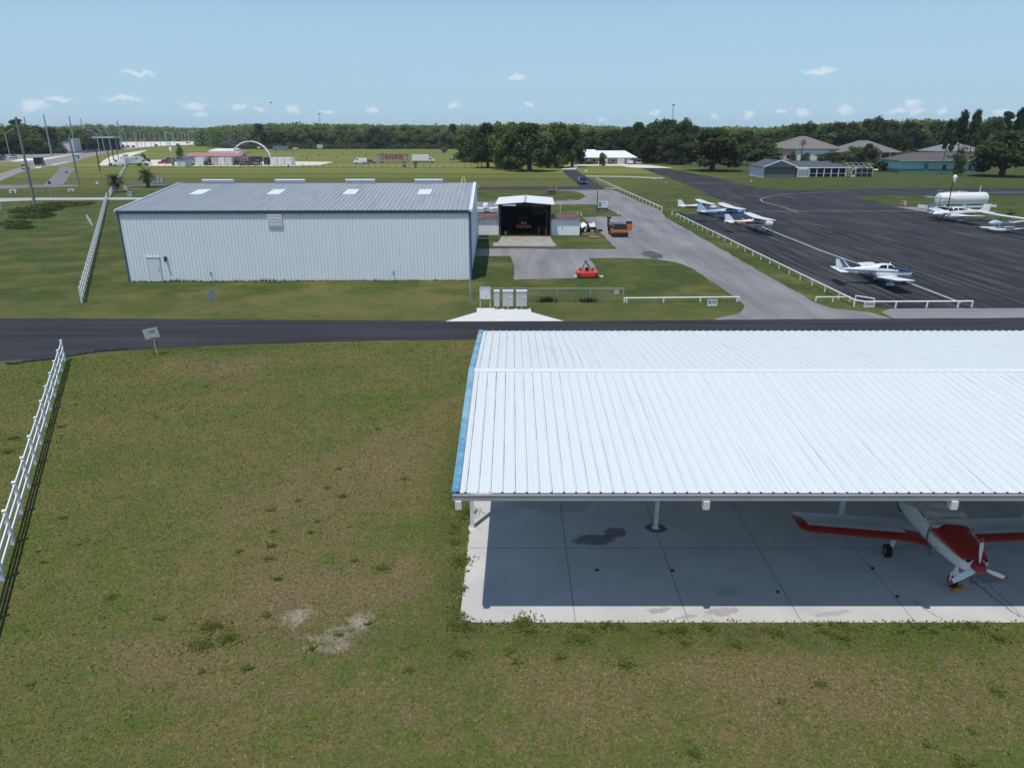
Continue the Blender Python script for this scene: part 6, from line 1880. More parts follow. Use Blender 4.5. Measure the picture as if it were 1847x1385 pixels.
def person(label, loc, h, shirt, trousers, hair, lean=0.0):
    t = thing('person', label, 'person', loc, h)
    def skin(b_pts, edges, radii, nm, m, par):
        me = bpy.data.meshes.new(nm); me.from_pydata(b_pts, edges, []); me.materials.append(m)
        o = bpy.data.objects.new(nm, me); C.objects.link(o); o.parent = par
        o.modifiers.new('skin', 'SKIN')
        for i, r_ in enumerate(radii): me.skin_vertices[0].data[i].radius = (r_, r_) if not isinstance(r_, tuple) else r_
        me.skin_vertices[0].data[0].use_root = True
        s_ = o.modifiers.new('sub', 'SUBSURF'); s_.levels = 1; s_.render_levels = 2
        return o
    SK = mat('skin', (.42, .24, .17), .6, var=.05)
    L0 = lean
    P = [(0, 0, .98), (L0 * .3, 0, 1.2), (L0 * .6, 0, 1.42), (L0 * .75, 0, 1.52), (L0 * .9 + .02, 0, 1.62), (L0 * .95 + .03, 0, 1.74),
         (L0 * .58, .2, 1.42), (L0 * .6 + .05, .27, 1.16), (L0 * .6 + .28, .22, 1.05), (L0 * .58, -.2, 1.42), (L0 * .6 + .08, -.27, 1.16), (L0 * .6 + .32, -.2, 1.1),
         (0, .1, .9), (.03, .11, .5), (-.02, .12, .08), (.12, .13, .05), (0, -.1, .9), (-.02, -.11, .5), (-.06, -.12, .08), (.08, -.13, .05)]
    E = [(0, 1), (1, 2), (2, 3), (3, 4), (4, 5), (2, 6), (6, 7), (7, 8), (2, 9), (9, 10), (10, 11), (0, 12), (12, 13), (13, 14), (14, 15), (0, 16), (16, 17), (17, 18), (18, 19)]
    Rr = [(.09, .08), (.09, .08), (.1, .08), .055, .09, .075, .04, .042, .035, .04, .042, .035, .06, .05, .045, .035, .06, .05, .045, .035]
    bd = skin(P, E, Rr, 'body', SK, t)
    skin([(0, 0, .95), (L0 * .3, 0, 1.2), (L0 * .6, 0, 1.43), (L0 * .58, .2, 1.42), (L0 * .6 + .04, .26, 1.2), (L0 * .58, -.2, 1.42), (L0 * .6 + .06, -.26, 1.2)], [(0, 1), (1, 2), (2, 3), (3, 4), (2, 5), (5, 6)], [(.17, .13), (.17, .13), (.18, .13), .08, .07, .08, .07], 'shirt', shirt, bd)
    skin([(0, 0, .96), (0, .1, .88), (.03, .11, .5), (-.02, .12, .12), (0, -.1, .88), (-.02, -.11, .5), (-.06, -.12, .12)], [(0, 1), (1, 2), (2, 3), (0, 4), (4, 5), (5, 6)], [(.165, .13), .11, .085, .07, .11, .085, .07], 'trousers', trousers, bd)
    b = MB(); hx = L0 * .95 + .03
    b.ell((hx - .02, 0, 1.74), .105, .088, .1, 14, 10); b.build('hair', hair, bd, smooth=60)
    b = MB(); b.ell((hx + .1, 0, 1.67), .02, .016, .025, 8, 6); b.build('nose', SK, bd)
    for s_ in (-1, 1):
        b = MB(); b.ell((hx + .088, s_ * .034, 1.695), .012, .014, .01, 8, 6); b.build('eye', INK, bd)
        b = MB(); b.ell((hx + .0, s_ * .09, 1.675), .022, .012, .032, 8, 6); b.build('ear', SK, bd)
        for k in range(4):
            b = MB(); x0 = L0 * .6 + .3; y0 = s_ * .22 * (1 if s_ > 0 else .95) + (k - 1.5) * .018
            b.tube([(x0, y0, 1.07), (x0 + .05, y0, 1.055 - .004 * k), (x0 + .08 - .008 * abs(k - 1.5), y0, 1.03)], .009, 6); b.build('finger', SK, bd)
        b = MB(); b.tube([(x0 - .01, s_ * .2 - s_ * .035, 1.07), (x0 + .04, s_ * .2 - s_ * .055, 1.06)], .01, 6); b.build('thumb', SK, bd)
    return t
g = G(1099.5, 412)
person('person in dark clothes standing at the open left door of the orange car', (g.x, g.y + 1.4, 0), R(60), mat('black_cloth', (.015, .015, .018), .9), mat('dark_jeans', (.03, .035, .05), .9), mat('black_hair', (.01, .009, .008), .7), .1)
g = G(1051, 333); car('blue car driving down the upper driveway towards the hangars', (g.x, g.y + 1.5, 0), R(-82), 4.6, 1.95, 1.6, 'suv', PB, group=None)
g = G(1137, 297); car('white van parked before the right garage of the white-roofed house', (g.x, g.y + 1.6, 0), R(-85), 5, 2.0, 2.1, 'van', PW, name='van', cat='van')
g = G(1086, 296); car('black pickup parked before the white-roofed house', (g.x, g.y + 1, 0), R(5), 5.6, 2.0, 1.75, 'pickup', PK, name='pickup', cat='pickup')
g = G(1078, 296.5)
g = G(40.5, 306); car('white car driving off the highway at the left', (g.x, g.y + 2, 0), hdir((30, 310), (60, 301)), 4.6, 1.9, 1.55, 'suv', PW, sc_=1.15)
g = G(64, 299.5)
t = box_truck('black dump truck on the highway behind the leftmost utility pole', (g.x, g.y + 3, 0), hdir((62, 299), (150, 282)), 7.5, 2.6, 3.1, 2.2, PK, mat('tipper_black', (.012, .011, .012), .5, var=.2), 'dump_truck', 'truck')
g = G(3, 290); car('dark blue car cut by the left edge on the highway', (g.x, g.y, 0), hdir((100, 277), (0, 288)), 4.7, 1.9, 1.5, 'suv', PB, sc_=1.15)
g = G(6, 285.5); car('black car beside the blue one at the left edge of the highway', (g.x, g.y, 0), hdir((100, 277), (0, 288)), 4.7, 1.9, 1.5, 'sedan', PK, sc_=1.1)
g = G(24.5, 286); car('silver car on the far lanes of the highway', (g.x, g.y, 0), hdir((100, 277), (0, 288)), 4.7, 1.9, 1.5, 'sedan', PS, sc_=1.15)
g = G(241, 267); car('dark pickup on the bend of the highway', (g.x, g.y, 0), hdir((225, 268), (260, 264)), 5.6, 2.1, 1.8, 'pickup', PG, sc_=1.1, name='pickup', cat='pickup')
g = G(281.5, 264.5); car('dark car on the bright concrete stretch of highway', (g.x, g.y, 0), hdir((300, 262), (260, 266)), 4.8, 2.0, 1.7, 'suv', PG, sc_=1.2)
for k, (px, py, c_, lb) in enumerate(((340, 259.5, PS, 'silver car far along the bright highway'), (357, 259, PW, 'white car far along the bright highway'), (374, 258.8, PG, 'dark grey car leading the far row on the highway'), (382, 258.6, PS, 'silver car in the middle of the far row'), (390, 258.4, PM, 'maroon car in the far row on the highway'), (397, 258.2, PK, 'black car at the end of the far row'))):
    g = G(px, py); car(lb, (g.x, g.y, 0), R(20), 4.7, 1.9, 1.5, 'suv', c_, sc_=1.25)
g = G(215, 300.5); car('white panel van facing left beside the box truck', (g.x, g.y + 1, 0), R(182), 5.2, 2.1, 2.7, 'van', PW, name='van', cat='van')
g = G(243.5, 299); tb = box_truck('long white box truck with printed side parked beyond the fence', (g.x, g.y + 1, 0), R(2), 10.8, 2.4, 3.3, 2.6, PW, mat('truck_box_blue_white', (.62, .67, .74), .4, var=.08))
b = MB()
for k in range(3): b.box(-3.8, .6 - k * .8, -1.225, -1.205, 2.5 - k * .5, 2.68 - k * .5)
b.build('printed_stripes', mat('print_blue', (.2, .3, .45), .5), tb)
b = MB(); b.box(.6, 1.6, -1.225, -1.205, 2.5, 2.9); b.build('vent_window', GLASS, tb)
g = G(261, 293); car('maroon car behind the nose of the box truck', (g.x, g.y, 0), R(175), 4.8, 1.9, 1.6, 'suv', PM)
g = G(297.5, 296); car('red pickup parked on the sandy lot', (g.x, g.y, 0), R(170), 5.3, 2.0, 1.75, 'pickup', PR, name='pickup', cat='pickup')
g = G(310.5, 292); car('dark car parked behind the white garden shed', (g.x, g.y, 0), R(10), 4.8, 2.0, 1.8, 'suv', PG)
g = G(651, 296); car('white van in the field, facing left', (g.x, g.y, 0), R(176), 5.8, 2.2, 2.4, 'van', PW, name='van', cat='van')
g = G(669.5, 295); car('dark car parked right behind the white van in the field', (g.x, g.y, 0), R(4), 4.4, 1.9, 1.65, 'sedan', PG)
g = G(764, 294); box_truck('white box truck in the field facing right, beside the rusty trailer', (g.x, g.y, 0), R(-2), 9.6, 2.4, 3.4, 2.2, PW, mat('truck_box_white', (.78, .79, .8), .4, var=.03))
g = G(708.5, 294)
k_ = mpp(g.y); t = thing('rusty_trailer', 'long rusty trailer body with flaking red lettering in the field', 'trailer', g, 0)
RT = roofmat('rusty_trailer_side', (.42, .33, .28), (.19, .06, .04), 1.1, .9, .9, .5, .1, .22)
b = MB(); b.box(-27 * k_, 27 * k_, 0, 2.5, .5, 3.4); bx = b.build('body', RT, t)
b = MB(); b.box(-27.6 * k_, 27.6 * k_, -.1, 2.6, 3.4, 3.55); b.build('roof', mat('rust_roof', (.25, .09, .06), .9, var=.3), t)
b = MB(); r6 = random.Random(9)
for q in range(9):
    x = -18 * k_ + q * 4.3 * k_; b.box(x, x + .35, -.06, -.03, 1.5, 2.9)
    if q % 2: b.box(x + .35, x + .9, -.06, -.03, 2.5, 2.8)
    if q % 3: b.box(x + .35, x + .8, -.06, -.03, 1.5 + .5 * (q % 2), 1.8 + .5 * (q % 2))
b.build('lettering', mat('flaking_red', (.2, .03, .02), .8, var=.3), bx)
b = MB()
for x in (-20 * k_, 20 * k_): b.box(x - .6, x + .6, .3, 2.2, 0, .5)
b.build('support', DARK, t)
g = G(815.5, 289.5); t = thing('cable_reel', 'grey wheeled machine alone in the field before the woods', 'machine', g, .2)
b = MB(); b.box(-1.0, 1.0, -.5, .5, .5, 1.5); b.build('housing', GALV, t)
for x in (-.7, .7): wheel(t, x, -.6, .45, .2)
b = MB(); b.beam((1.0, 0, .6), (2.2, 0, .4), .1, .1); b.build('tow_bar', DARK, t)
g = G(1152, 296.5); t = thing('golf_cart', 'white cart with a canopy at the right end of the white-roofed house', 'cart', g, 0)
b = MB(); b.box(-1.2, 1.2, -.6, .6, .35, .9); b.build('body', PW, t)
b = MB(); b.box(-1.1, .9, -.6, .6, 1.95, 2.03); b.build('canopy', PW, t)
b = MB()
for x in (-1.0, .8):
    for y in (-.55, .55): b.beam((x, y, .9), (x, y, 1.95), .06, .06)
b.build('canopy_frame', GALV, t)
for x in (-.8, .8):
    for y in (-.55, .55): wheel(t, x, y, .25, .18)
# ------------------------------------------------------------------ fuel tank, lamp, kiosk
g0, g1 = G(1688, 377.5), G(1797, 376)
d_ = g1 - g0; yw = math.atan2(d_.y, d_.x) + R(4)
t = thing('fuel_tank', 'large white cylindrical fuel tank on a skid beside the ramp', 'tank', g0, yw)
TKM = roofmat('tank_white', (.72, .73, .73), (.4, .4, .38), .8, 1.5, .4, .55, .03, .3)
k_ = mpp(g0.y, 1.5); Lk = 100 * k_; r_ = 1.08; zc = 1.65
b = MB(); rings = []
for x, f in ((0, .02), (.03, .45), (.1, .75), (.22, .93), (.4, 1), (Lk * .2, 1), (Lk * .2 + .01, 1.012), (Lk * .2 + .06, 1.012), (Lk * .2 + .07, 1), (Lk * .75, 1), (Lk * .75 + .01, 1.012), (Lk * .75 + .06, 1.012), (Lk * .75 + .07, 1), (Lk - .4, 1), (Lk - .22, .93), (Lk - .1, .75), (Lk - .03, .45), (Lk, .02)):
    rings.append([(x, r_ * f * math.cos(a), zc + r_ * f * math.sin(a)) for a in [2 * math.pi * i / 32 for i in range(32)]])
b.loft(rings); tk = b.build('tank', TKM, t, smooth=40)
b = MB(); b.box(-2.4, Lk + 1.2, -1.25, -1.0, .25, .55); b.box(-2.4, Lk + 1.2, 1.0, 1.25, .25, .55); b.box(-2.6, -2.4, -1.3, 1.3, .2, .75); b.box(Lk + 1.2, Lk + 1.35, -1.3, 1.3, .2, .6); b.build('skid', WHITE, t)
b = MB()
for x in (.8, Lk * .5, Lk - .8): b.prism([(-.95, .0), (.95, 0), (.9, .9), (.5, .72), (0, .64), (-.5, .72), (-.9, .9)], x - .12, x + .12, axis='x')
b.build('saddle', WHITE, t)
b = MB(); b.cyl((Lk * .85, 0, zc + r_ - .02), (Lk * .85, 0, zc + r_ + 1.1), .06, n=8); b.cyl((Lk * .42, 0, zc + r_ - .02), (Lk * .42, 0, zc + r_ + .25), .16, n=10); b.build('vent_pipe', WHITE, t)
b = MB(); b.tube([(.2, .4, zc + r_ * .9), (.2, .4, zc + r_ + .35), (.9, .4, zc + r_ + .35), (.9, .4, zc + r_ * .95)], .035, 6); b.build('hand_rail', GALV, t)
b = MB(); b.tube([(1.1, .1, zc + r_ + .02), (Lk * .42, 0, zc + r_ + .14), (Lk * .6, .0, zc + r_ + .06)], .07, 6); b.build('pipe', mat('pale_pipe', (.6, .52, .45), .5), t)
g = G(1690, 385); t = thing('pump_kiosk', 'open pump kiosk with a flat canopy at the end of the fuel tank', 'kiosk', g, R(-8))
k_ = mpp(g.y)
for x in (-1.5, 0.1, 1.5):
    b = MB(); b.box(x - .05, x + .05, -.05, .05, 0, 2.35); b.build('post', GALV, t)
b = MB(); b.obox((0, .4, 2.42), (4.0, 1.9, .12), ry=.07); b.build('canopy', mat('canopy_grey', (.3, .33, .32), .6), t)
b = MB(); b.box(-1.25, -.5, .3, .9, 0, 1.5); b.build('pump', WHITE, t)
b = MB(); b.box(.4, 1.3, .2, .9, 0, .95); b.build('hose_cabinet', DARK, t)
g = G(1706.5, 390); tp = WY(1714, 323, g.y)
t = thing('lamp_post', 'slim dark lamp post with a white globe standing before the fuel tank', 'lamp post', g)
hgt = tp.z
b = MB(); b.cyl((0, 0, 0), (0, 0, hgt), .09, .06, 8); b.build('pole', mat('lamp_pole_black', (.02, .02, .022), .5), t)
b = MB(); b.tube([(0, 0, hgt - .1), (.12, 0, hgt + .05), (.2, 0, hgt + .1)], .04, 6); b.build('bracket', DARK, t)
b = MB(); b.loft([[(.2 + q * math.cos(a), q * math.sin(a), hgt + z) for a in [2 * math.pi * i / 14 for i in range(14)]] for z, q in ((-.45, .1), (-.42, .2), (-.1, .24), (.15, .3), (.4, .3), (.55, .2), (.62, .02))]); b.build('lamp_globe', VINYL, t, smooth=50)

# ------------------------------------------------------------------ houses
def hip(b, x0, x1, y0, y1, z0, rise, inset, ov=.5, th=.18, m=0, gable=(False, False)):
    X0, X1, Y0, Y1 = x0 - ov, x1 + ov, y0 - ov, y1 + ov; ym = (Y0 + Y1) / 2
    r0, r1 = (X0 if gable[0] else X0 + inset), (X1 if gable[1] else X1 - inset)
    z1 = z0 + th
    b.add([(X0, Y0, z1), (X1, Y0, z1), (X1, Y1, z1), (X0, Y1, z1), (r0, ym, z1 + rise), (r1, ym, z1 + rise), (X0, Y0, z0), (X1, Y0, z0), (X1, Y1, z0), (X0, Y1, z0)],
          [(0, 1, 5, 4), (1, 2, 5), (2, 3, 4, 5), (3, 0, 4), (6, 7, 1, 0), (7, 8, 2, 1), (8, 9, 3, 2), (9, 6, 0, 3), (9, 8, 7, 6)], m)
def hip_y(b, x0, x1, y0, y1, z0, rise, ov=.5, th=.2, m=0, hipped=0.0):
    """gable roof with its ridge running away from the viewer"""
    X0, X1, Y0, Y1 = x0 - ov, x1 + ov, y0 - ov, y1 + ov; xm = (X0 + X1) / 2; z1 = z0 + th
    b.add([(X0, Y0, z1), (X1, Y0, z1), (X1, Y1, z1), (X0, Y1, z1), (xm, Y0 + hipped, z1 + rise), (xm, Y1 - hipped, z1 + rise), (X0, Y0, z0), (X1, Y0, z0), (X1, Y1, z0), (X0, Y1, z0)],
          [(1, 2, 5, 4), (3, 0, 4, 5), (0, 1, 4), (2, 3, 5), (6, 7, 1, 0), (7, 8, 2, 1), (8, 9, 3, 2), (9, 6, 0, 3), (9, 8, 7, 6)], m)
def windows(parent, lst, y, fr_m, glass=GLASS):
    for (x0, x1, z0, z1) in lst:
        b = MB(); b.box(x0 - .08, x1 + .08, y - .06, y + .0, z0 - .08, z1 + .08); w_ = b.build('window', fr_m, parent)
        b = MB(); b.box(x0, x1, y - .09, y - .062, z0, z1); b.build('pane', glass, w_)
BRICK = mat('tan_brick', (.30, .20, .155), .9, var=.2, scale=3)
TAN = mat('tan_stucco', (.55, .42, .33), .9, var=.08)
SHING = mat('grey_shingle', (.175, .16, .15), .9, var=.15, scale=4, stretch=(.4, 2, 2))
# white-roofed house
g = G(1037, 296.5); k = mpp(g.y)
t = thing('house', 'low brick house with a bright white hip roof at the end of the drive', 'house', g)
W1, W2 = 47 * k, 110 * k
b = MB(); b.box(.6, W1, 0, 10, 0, 2.5); b.box(W1, W2, 1.2, 10, 0, 2.5); b.build('wall', BRICK, t)
MWR = mat('white_metal_roof', (.72, .77, .76), .5, var=.04)
b = MB(); hip(b, .4, W1 + .4, 0, 11, 2.55, 3.0, 3.2, .7); b.build('roof', MWR, t)
b = MB(); hip(b, W1 - 2, W2, 1.0, 10.5, 2.5, 2.6, 4.6, .6, gable=(True, False)); b.build('roof', MWR, t)
for x0, x1 in ((50, 60), (77, 90)):
    b = MB(); b.box(x0 * k, x1 * k, 1.12, 1.19, .02, 2.25); b.build('garage_door', VINYL, t)
b = MB(); b.box(94 * k, 106 * k, 1.1, 1.19, .02, 2.3); b.build('open_garage', DARK, t)
windows(t, [(3, 4.6, .9, 2.0), (7, 8.6, .9, 2.0), (15.2, 16.6, .9, 2.0)], 0 - .001, VINYL)
for x in (1.5, 5.7, 9.8):
    b = MB(); b.box(x - .15, x + .15, -.5, -.25, 0, 2.5); b.build('porch_post', VINYL, t)
# grey house with the gabled garage
g = G(1377, 321); k = mpp(g.y)
GREYW = mat('grey_siding', (.135, .14, .13), .85, var=.08, scale=2, stretch=(5, 1, .2))
t = thing('house', 'grey gabled garage house with white left wall and blue-grey roof', 'house', g, R(1.5))
wd = 56 * k
b = MB(); b.box(0.02, wd, 0, 12, 0, 3.0)
b.prism([(0.02, 3.0), (wd, 3.0), (wd / 2, 4.7)], 0, .2); b.build('wall', GREYW, t)
b = MB(); b.box(-.1, 0, 0, 12, 0, 2.95); b.build('side_wall', mat('pale_lilac_wall', (.62, .65, .72), .7, var=.04), t)
BROOF = mat('blue_grey_shingle', (.075, .085, .11), .9, var=.22, scale=4)
b = MB(); hip_y(b, 0, wd, 0, 12, 2.95, 1.85, .55, .12); b.build('roof', BROOF, t)
b = MB()
for s_ in (0, 1):
    xa, xb = (-.6, wd / 2) if s_ == 0 else (wd + .6, wd / 2)
    b.beam((xa, -.58, 3.02), (xb, -.58, 4.92), .06, .28)
b.build('barge_board', VINYL, t)
b = MB(); b.box(wd, wd + 17, 5.5, 14, 0, 2.6); b.build('wall', GREYW, t)
b = MB(); hip(b, wd - 3, wd + 18, 5.0, 15, 2.6, 1.5, 5.5, .7, .15, gable=(True, False)); b.build('roof', BROOF, t)
b = MB(); b.box(wd - .5, wd + 18.6, 4.22, 4.3, 2.5, 2.75); b.build('fascia', VINYL, t)
b = MB(); b.box(wd + 2.5, wd + 5.6, 3.6, 5.5, 0, 2.4); bay = b.build('bay', VINYL, t)
for q in range(4):
    x = wd + 2.6 + q * .75
    b = MB(); b.box(x + .08, x + .66, 3.54, 3.59, .35, 2.2); b.build('pane', mat('pale_glass', (.25, .32, .33), .15), bay)
b = MB(); b.box(wd + 6.2, wd + 17.5, 5.3, 5.45, .1, 2.4); b.build('screen', mat('dark_screen', (.014, .015, .022), .6), t)
for q in range(6):
    x = wd + 6.2 + q * 2.2
    b = MB(); b.box(x - .1, x + .1, 4.35, 4.5, 0, 2.55); b.build('porch_post', VINYL, t)
b = MB(); b.box(wd + 6.2, wd + 17.2, 4.38, 4.44, .95, 1.02); b.build('porch_rail', VINYL, t)
# screen enclosure
x0 = wd + 18.5
o_ = g + rot2(R(1.5), x0, 4.0)
t = thing('screen_enclosure', 'framed pool screen enclosure at the right end of the grey house', 'enclosure', o_, R(1.5))
b = MB(); L_ = 6.6
for x in [i * L_ / 4 for i in range(5)]:
    b.beam((x, 0, 0), (x, 0, 2.5), .05, .05); b.beam((x, 8, 0), (x, 8, 2.5), .05, .05); b.beam((x, 0, 2.5), (x, 4, 3.9), .05, .05); b.beam((x, 4, 3.9), (x, 8, 2.5), .05, .05)
for y, z in ((0, 2.5), (0, 1.1), (4, 3.9), (8, 2.5), (2, 3.2)): b.beam((0, y, z), (L_, y, z), .05, .05)
for z in (1.1, 2.5): b.beam((L_, 0, z), (L_, 8, z), .08, .08); b.beam((0, 0, z), (0, 8, z), .08, .08)
b.build('frame', VINYL, t)
b = MB(); b.box(.05, L_ - .05, .2, .22, .02, 2.45); b.box(L_ - .24, L_ - .22, .3, 7.8, .02, 2.45); b.build('screen', MATS['dark_screen'], t)
b = MB(); b.box(.25, 1.35, -.08, -.04, .05, 2.3); dr = b.build('door', VINYL, t)
b = MB(); b.box(.4, 1.2, -.1, -.085, .5, 2.1); b.build('pane', MATS['dark_screen'], dr)
# tall hip-roofed hangar house
g = G(1412, 290); k = mpp(g.y); W_ = 100 * k
t = thing('hangar_house', 'tall tan hip-roofed house with a wide white hangar door', 'house', g)
b = MB(); b.box(0, W_, 0, 26, 0, 5.3); b.build('wall', TAN, t)
b = MB(); hip(b, 0, W_, 0, 26, 5.3, 5.2, W_ / 2 - .6, .8, .3); b.build('roof', SHING, t)
b = MB(); b.box(20 * k, 80 * k, -.12, -.02, .0, 4.9); b.build('hangar_door', mat('door_white', (.74, .74, .74), .5, var=.03), t)
b = MB(); b.box(-.82, W_ + .82, -.86, -.805, 5.28, 5.62); b.build('fascia', mat('fascia_tan', (.55, .48, .42), .7), t)
windows(t, [(6 * k, 12 * k, 1.0, 2.4)], -.001, VINYL)
g = G(1515, 291); k = mpp(g.y); W_ = 106 * k
t = thing('house', 'brick house with a grey hip roof and white columned porch at right', 'house', g)
b = MB(); b.box(0, 70 * k, 0, 18, 0, 3.7); b.box(70 * k, W_, 4, 18, 0, 3.7); b.build('wall', mat('pink_brick', (.33, .24, .2), .9, var=.2, scale=3), t)
b = MB(); hip(b, 0, W_, 0, 18, 3.7, 5.0, W_ / 2 - 1.5, .8, .25); b.build('roof', SHING, t)
b = MB(); hip_y(b, 56 * k, 70 * k, -1.5, 7, 3.9, 1.6, .4, .2); b.build('dormer', SHING, t)
for q in (73, 89, 104):
    b = MB(); b.box(q * k - .35, q * k + .35, .2, .9, 0, 3.7); b.build('column', mat('cream_column', (.62, .56, .48), .7), t)
windows(t, [(75 * k, 84 * k, .5, 2.9), (91 * k, 100 * k, .5, 2.9)], 3.99, VINYL); windows(t, [(20 * k, 26 * k, .9, 2.6), (40 * k, 46 * k, .9, 2.6)], -.001, VINYL)
# teal house
g = G(1621, 312); k = mpp(g.y)
t = thing('house', 'teal house with a darker base band and a brown roof', 'house', g, R(0))
TEAL = mat('teal_wall', (.34, .58, .54), .8, var=.06); TEALD = mat('dark_teal_band', (.08, .20, .22), .8, var=.08)
W_ = 150 * k
b = MB(); b.box(0, W_, 0, 12, 1.2, 3.75); b.build('wall', TEAL, t)
b = MB(); b.box(-.02, W_ + .02, -.02, 12.02, 0, 1.2); b.build('base_band', TEALD, t)
b = MB(); hip(b, 0, W_, 0, 12, 3.75, 2.3, 7, .8, .15); b.build('roof', mat('brown_shingle', (.10, .092, .088), .9, var=.2, scale=3), t)
b = MB(); b.box(-.85, W_ + .85, -.86, -.81, 3.72, 3.92); b.build('fascia', mat('teal_fascia', (.35, .5, .5), .7), t)
b = MB(); b.box(43 * k, 51 * k, -.1, -.03, .05, 2.9); b.build('door', mat('green_door', (.05, .26, .24), .6), t)
windows(t, [(77 * k, 83 * k, .9, 2.5), (100 * k, 106 * k, .9, 2.5), (124 * k, 129 * k, .9, 2.5)], -.001 - .02, mat('teal_frame', (.3, .5, .5), .6))
g = G(1684, 291); k = mpp(g.y); t = thing('house', 'grey-roofed house half hidden behind the teal one', 'house', g)
W_ = 90 * k
b = MB(); b.box(0, W_, 0, 14, 0, 4.2); b.build('wall', TAN, t)
b = MB(); hip(b, 0, W_, 0, 14, 4.2, 4.0, 12, .8, .2); b.build('roof', mat('pale_shingle', (.2, .205, .21), .9, var=.12), t)
# pavilion under the oaks
g = G(1338, 298); t = thing('pavilion', 'small white-roofed pavilion in the shade of the oaks', 'pavilion', g)
b = MB(); hip(b, -4, 4, 0, 6, 2.6, 1.0, 2, .3, .12); b.build('roof', MWR, t)
for x in (-3.7, 0, 3.7):
    for y in (.3, 5.7):
        b = MB(); b.box(x - .12, x + .12, y - .12, y + .12, 0, 2.6); b.build('post', VINYL, t)
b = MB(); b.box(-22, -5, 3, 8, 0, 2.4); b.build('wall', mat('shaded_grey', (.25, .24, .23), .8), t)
# ------------------------------------------------------------------ the yard with the red roof
g = G(333, 298.5); k = mpp(g.y)
t = thing('yard_building', 'long low yard building with a faded red roof', 'building', g)
W_ = 97 * k
b = MB(); b.box(0, W_, 3, 11, 0, 3.3); b.build('wall', mat('lilac_grey_wall', (.38, .36, .38), .8, var=.08), t)
b = MB(); hip(b, 0, W_, 3, 11, 3.3, 1.2, 0.1, .4, .15, gable=(True, True)); b.build('roof', mat('faded_red_roof', (.38, .17, .15), .7, var=.12, dirt=(.5, .38, .36), dirt_amt=.5), t)
windows(t, [(3, 4.4, 1.2, 2.2)], 2.999, VINYL)
b = MB(); b.box(8.5, 10, 2.9, 2.99, 0, 2.1); b.build('door', DARK, t)
g = G(379, 291); k = mpp(g.y); t = thing('yard_building', 'white flat-roofed building behind the red-roofed one', 'building', g)
b = MB(); b.box(0, 54 * k, 0, 9, 0, 4.3); b.build('wall', mat('white_block_wall', (.66, .69, .73), .7, var=.05), t)
b = MB(); b.prism([(-.4, 4.3), (9.4, 5.2), (9.4, 5.4), (-.4, 4.5)], -.3, 44 * k, axis='x'); b.build('roof', mat('pale_pink_roof', (.7, .66, .66), .6, var=.05), t)
b = MB(); b.box(44 * k, 54.5 * k, -.1, 2, 0, 3.0); b.build('annex', VINYL, t)
g = G(319, 301); k = mpp(g.y); t = thing('garden_shed', 'small white gabled shed at the fence of the sandy yard', 'shed', g, R(-3))
W_ = 16.5 * k
b = MB(); b.box(0, W_, 0, 5, 0, 2.7); b.prism([(0, 2.7), (W_, 2.7), (W_ / 2, 3.7)], 0, .15); b.build('wall', mat('shed_pale_blue', (.62, .68, .72), .6, var=.04), t)
b = MB(); hip_y(b, 0, W_, 0, 5, 2.7, 1.0, .25, .1); b.build('roof', mat('slate_roof', (.12, .13, .15), .8), t)
b = MB(); b.box(W_ * .42, W_ * .58, -.05, -.01, 1.7, 2.5); b.build('vent', GALV, t)
CT = [('white', (.74, .74, .74)), ('tan', (.55, .47, .40)), ('cream', (.68, .62, .55))]
def container(px0, px1, py, ph, c_, label, dep=6):
    g = G((px0 + px1) / 2, py); k = mpp(g.y); w_ = (px1 - px0) * k
    t = thing('container', label, 'container', g)
    b = MB(); wallprof(-w_ / 2, w_ / 2, 0, .1, ph * k, b, .03); b.box(-w_ / 2, w_ / 2, .02, dep, .1, ph * k); bx = b.build('body', mat('container_' + c_[0], c_[1], .6, var=.08), t)
    b = MB(); b.box(-.04, .04, -.06, -.04, .3, ph * k - .3); b.box(-w_ * .3, -w_ * .28, -.08, -.04, .2, ph * k - .2); b.box(w_ * .28, w_ * .3, -.08, -.04, .2, ph * k - .2); b.build('door_rods', GALV, bx)
    b = MB(); b.box(-w_ / 2 - .03, w_ / 2 + .03, -.05, dep, ph * k, ph * k + .1); b.build('roof', mat('container_' + c_[0], c_[1]), t)
    return t
BLK = ('black', (.012, .012, .014))
for q, lb in (((353.5, 371, 298.6, 13.5, CT[0]), 'white container in front of the red-roofed building'), ((382, 393, 298.6, 12.5, CT[1]), 'tan container right of the dark gap in the row'), ((394.5, 405.5, 298.6, 13, CT[0]), 'white container between two tan ones'),
              ((407, 418.5, 298.6, 13, CT[2]), 'cream container at the right end of the row by the arch'), ((476, 486, 298, 12, BLK), 'black container under the right foot of the white arch'), ((488, 500, 298, 12.2, CT[0]), 'white container touching the right foot of the arch'),
              ((501.5, 512.7, 298, 12.2, CT[0]), 'middle white container of the three right of the arch'), ((514.2, 525.2, 298, 12.2, CT[0]), 'rightmost white container beside the bare sand'), ((449, 465.5, 293.5, 9.5, BLK), 'black box body behind the parked machines')):
    container(*q, lb)
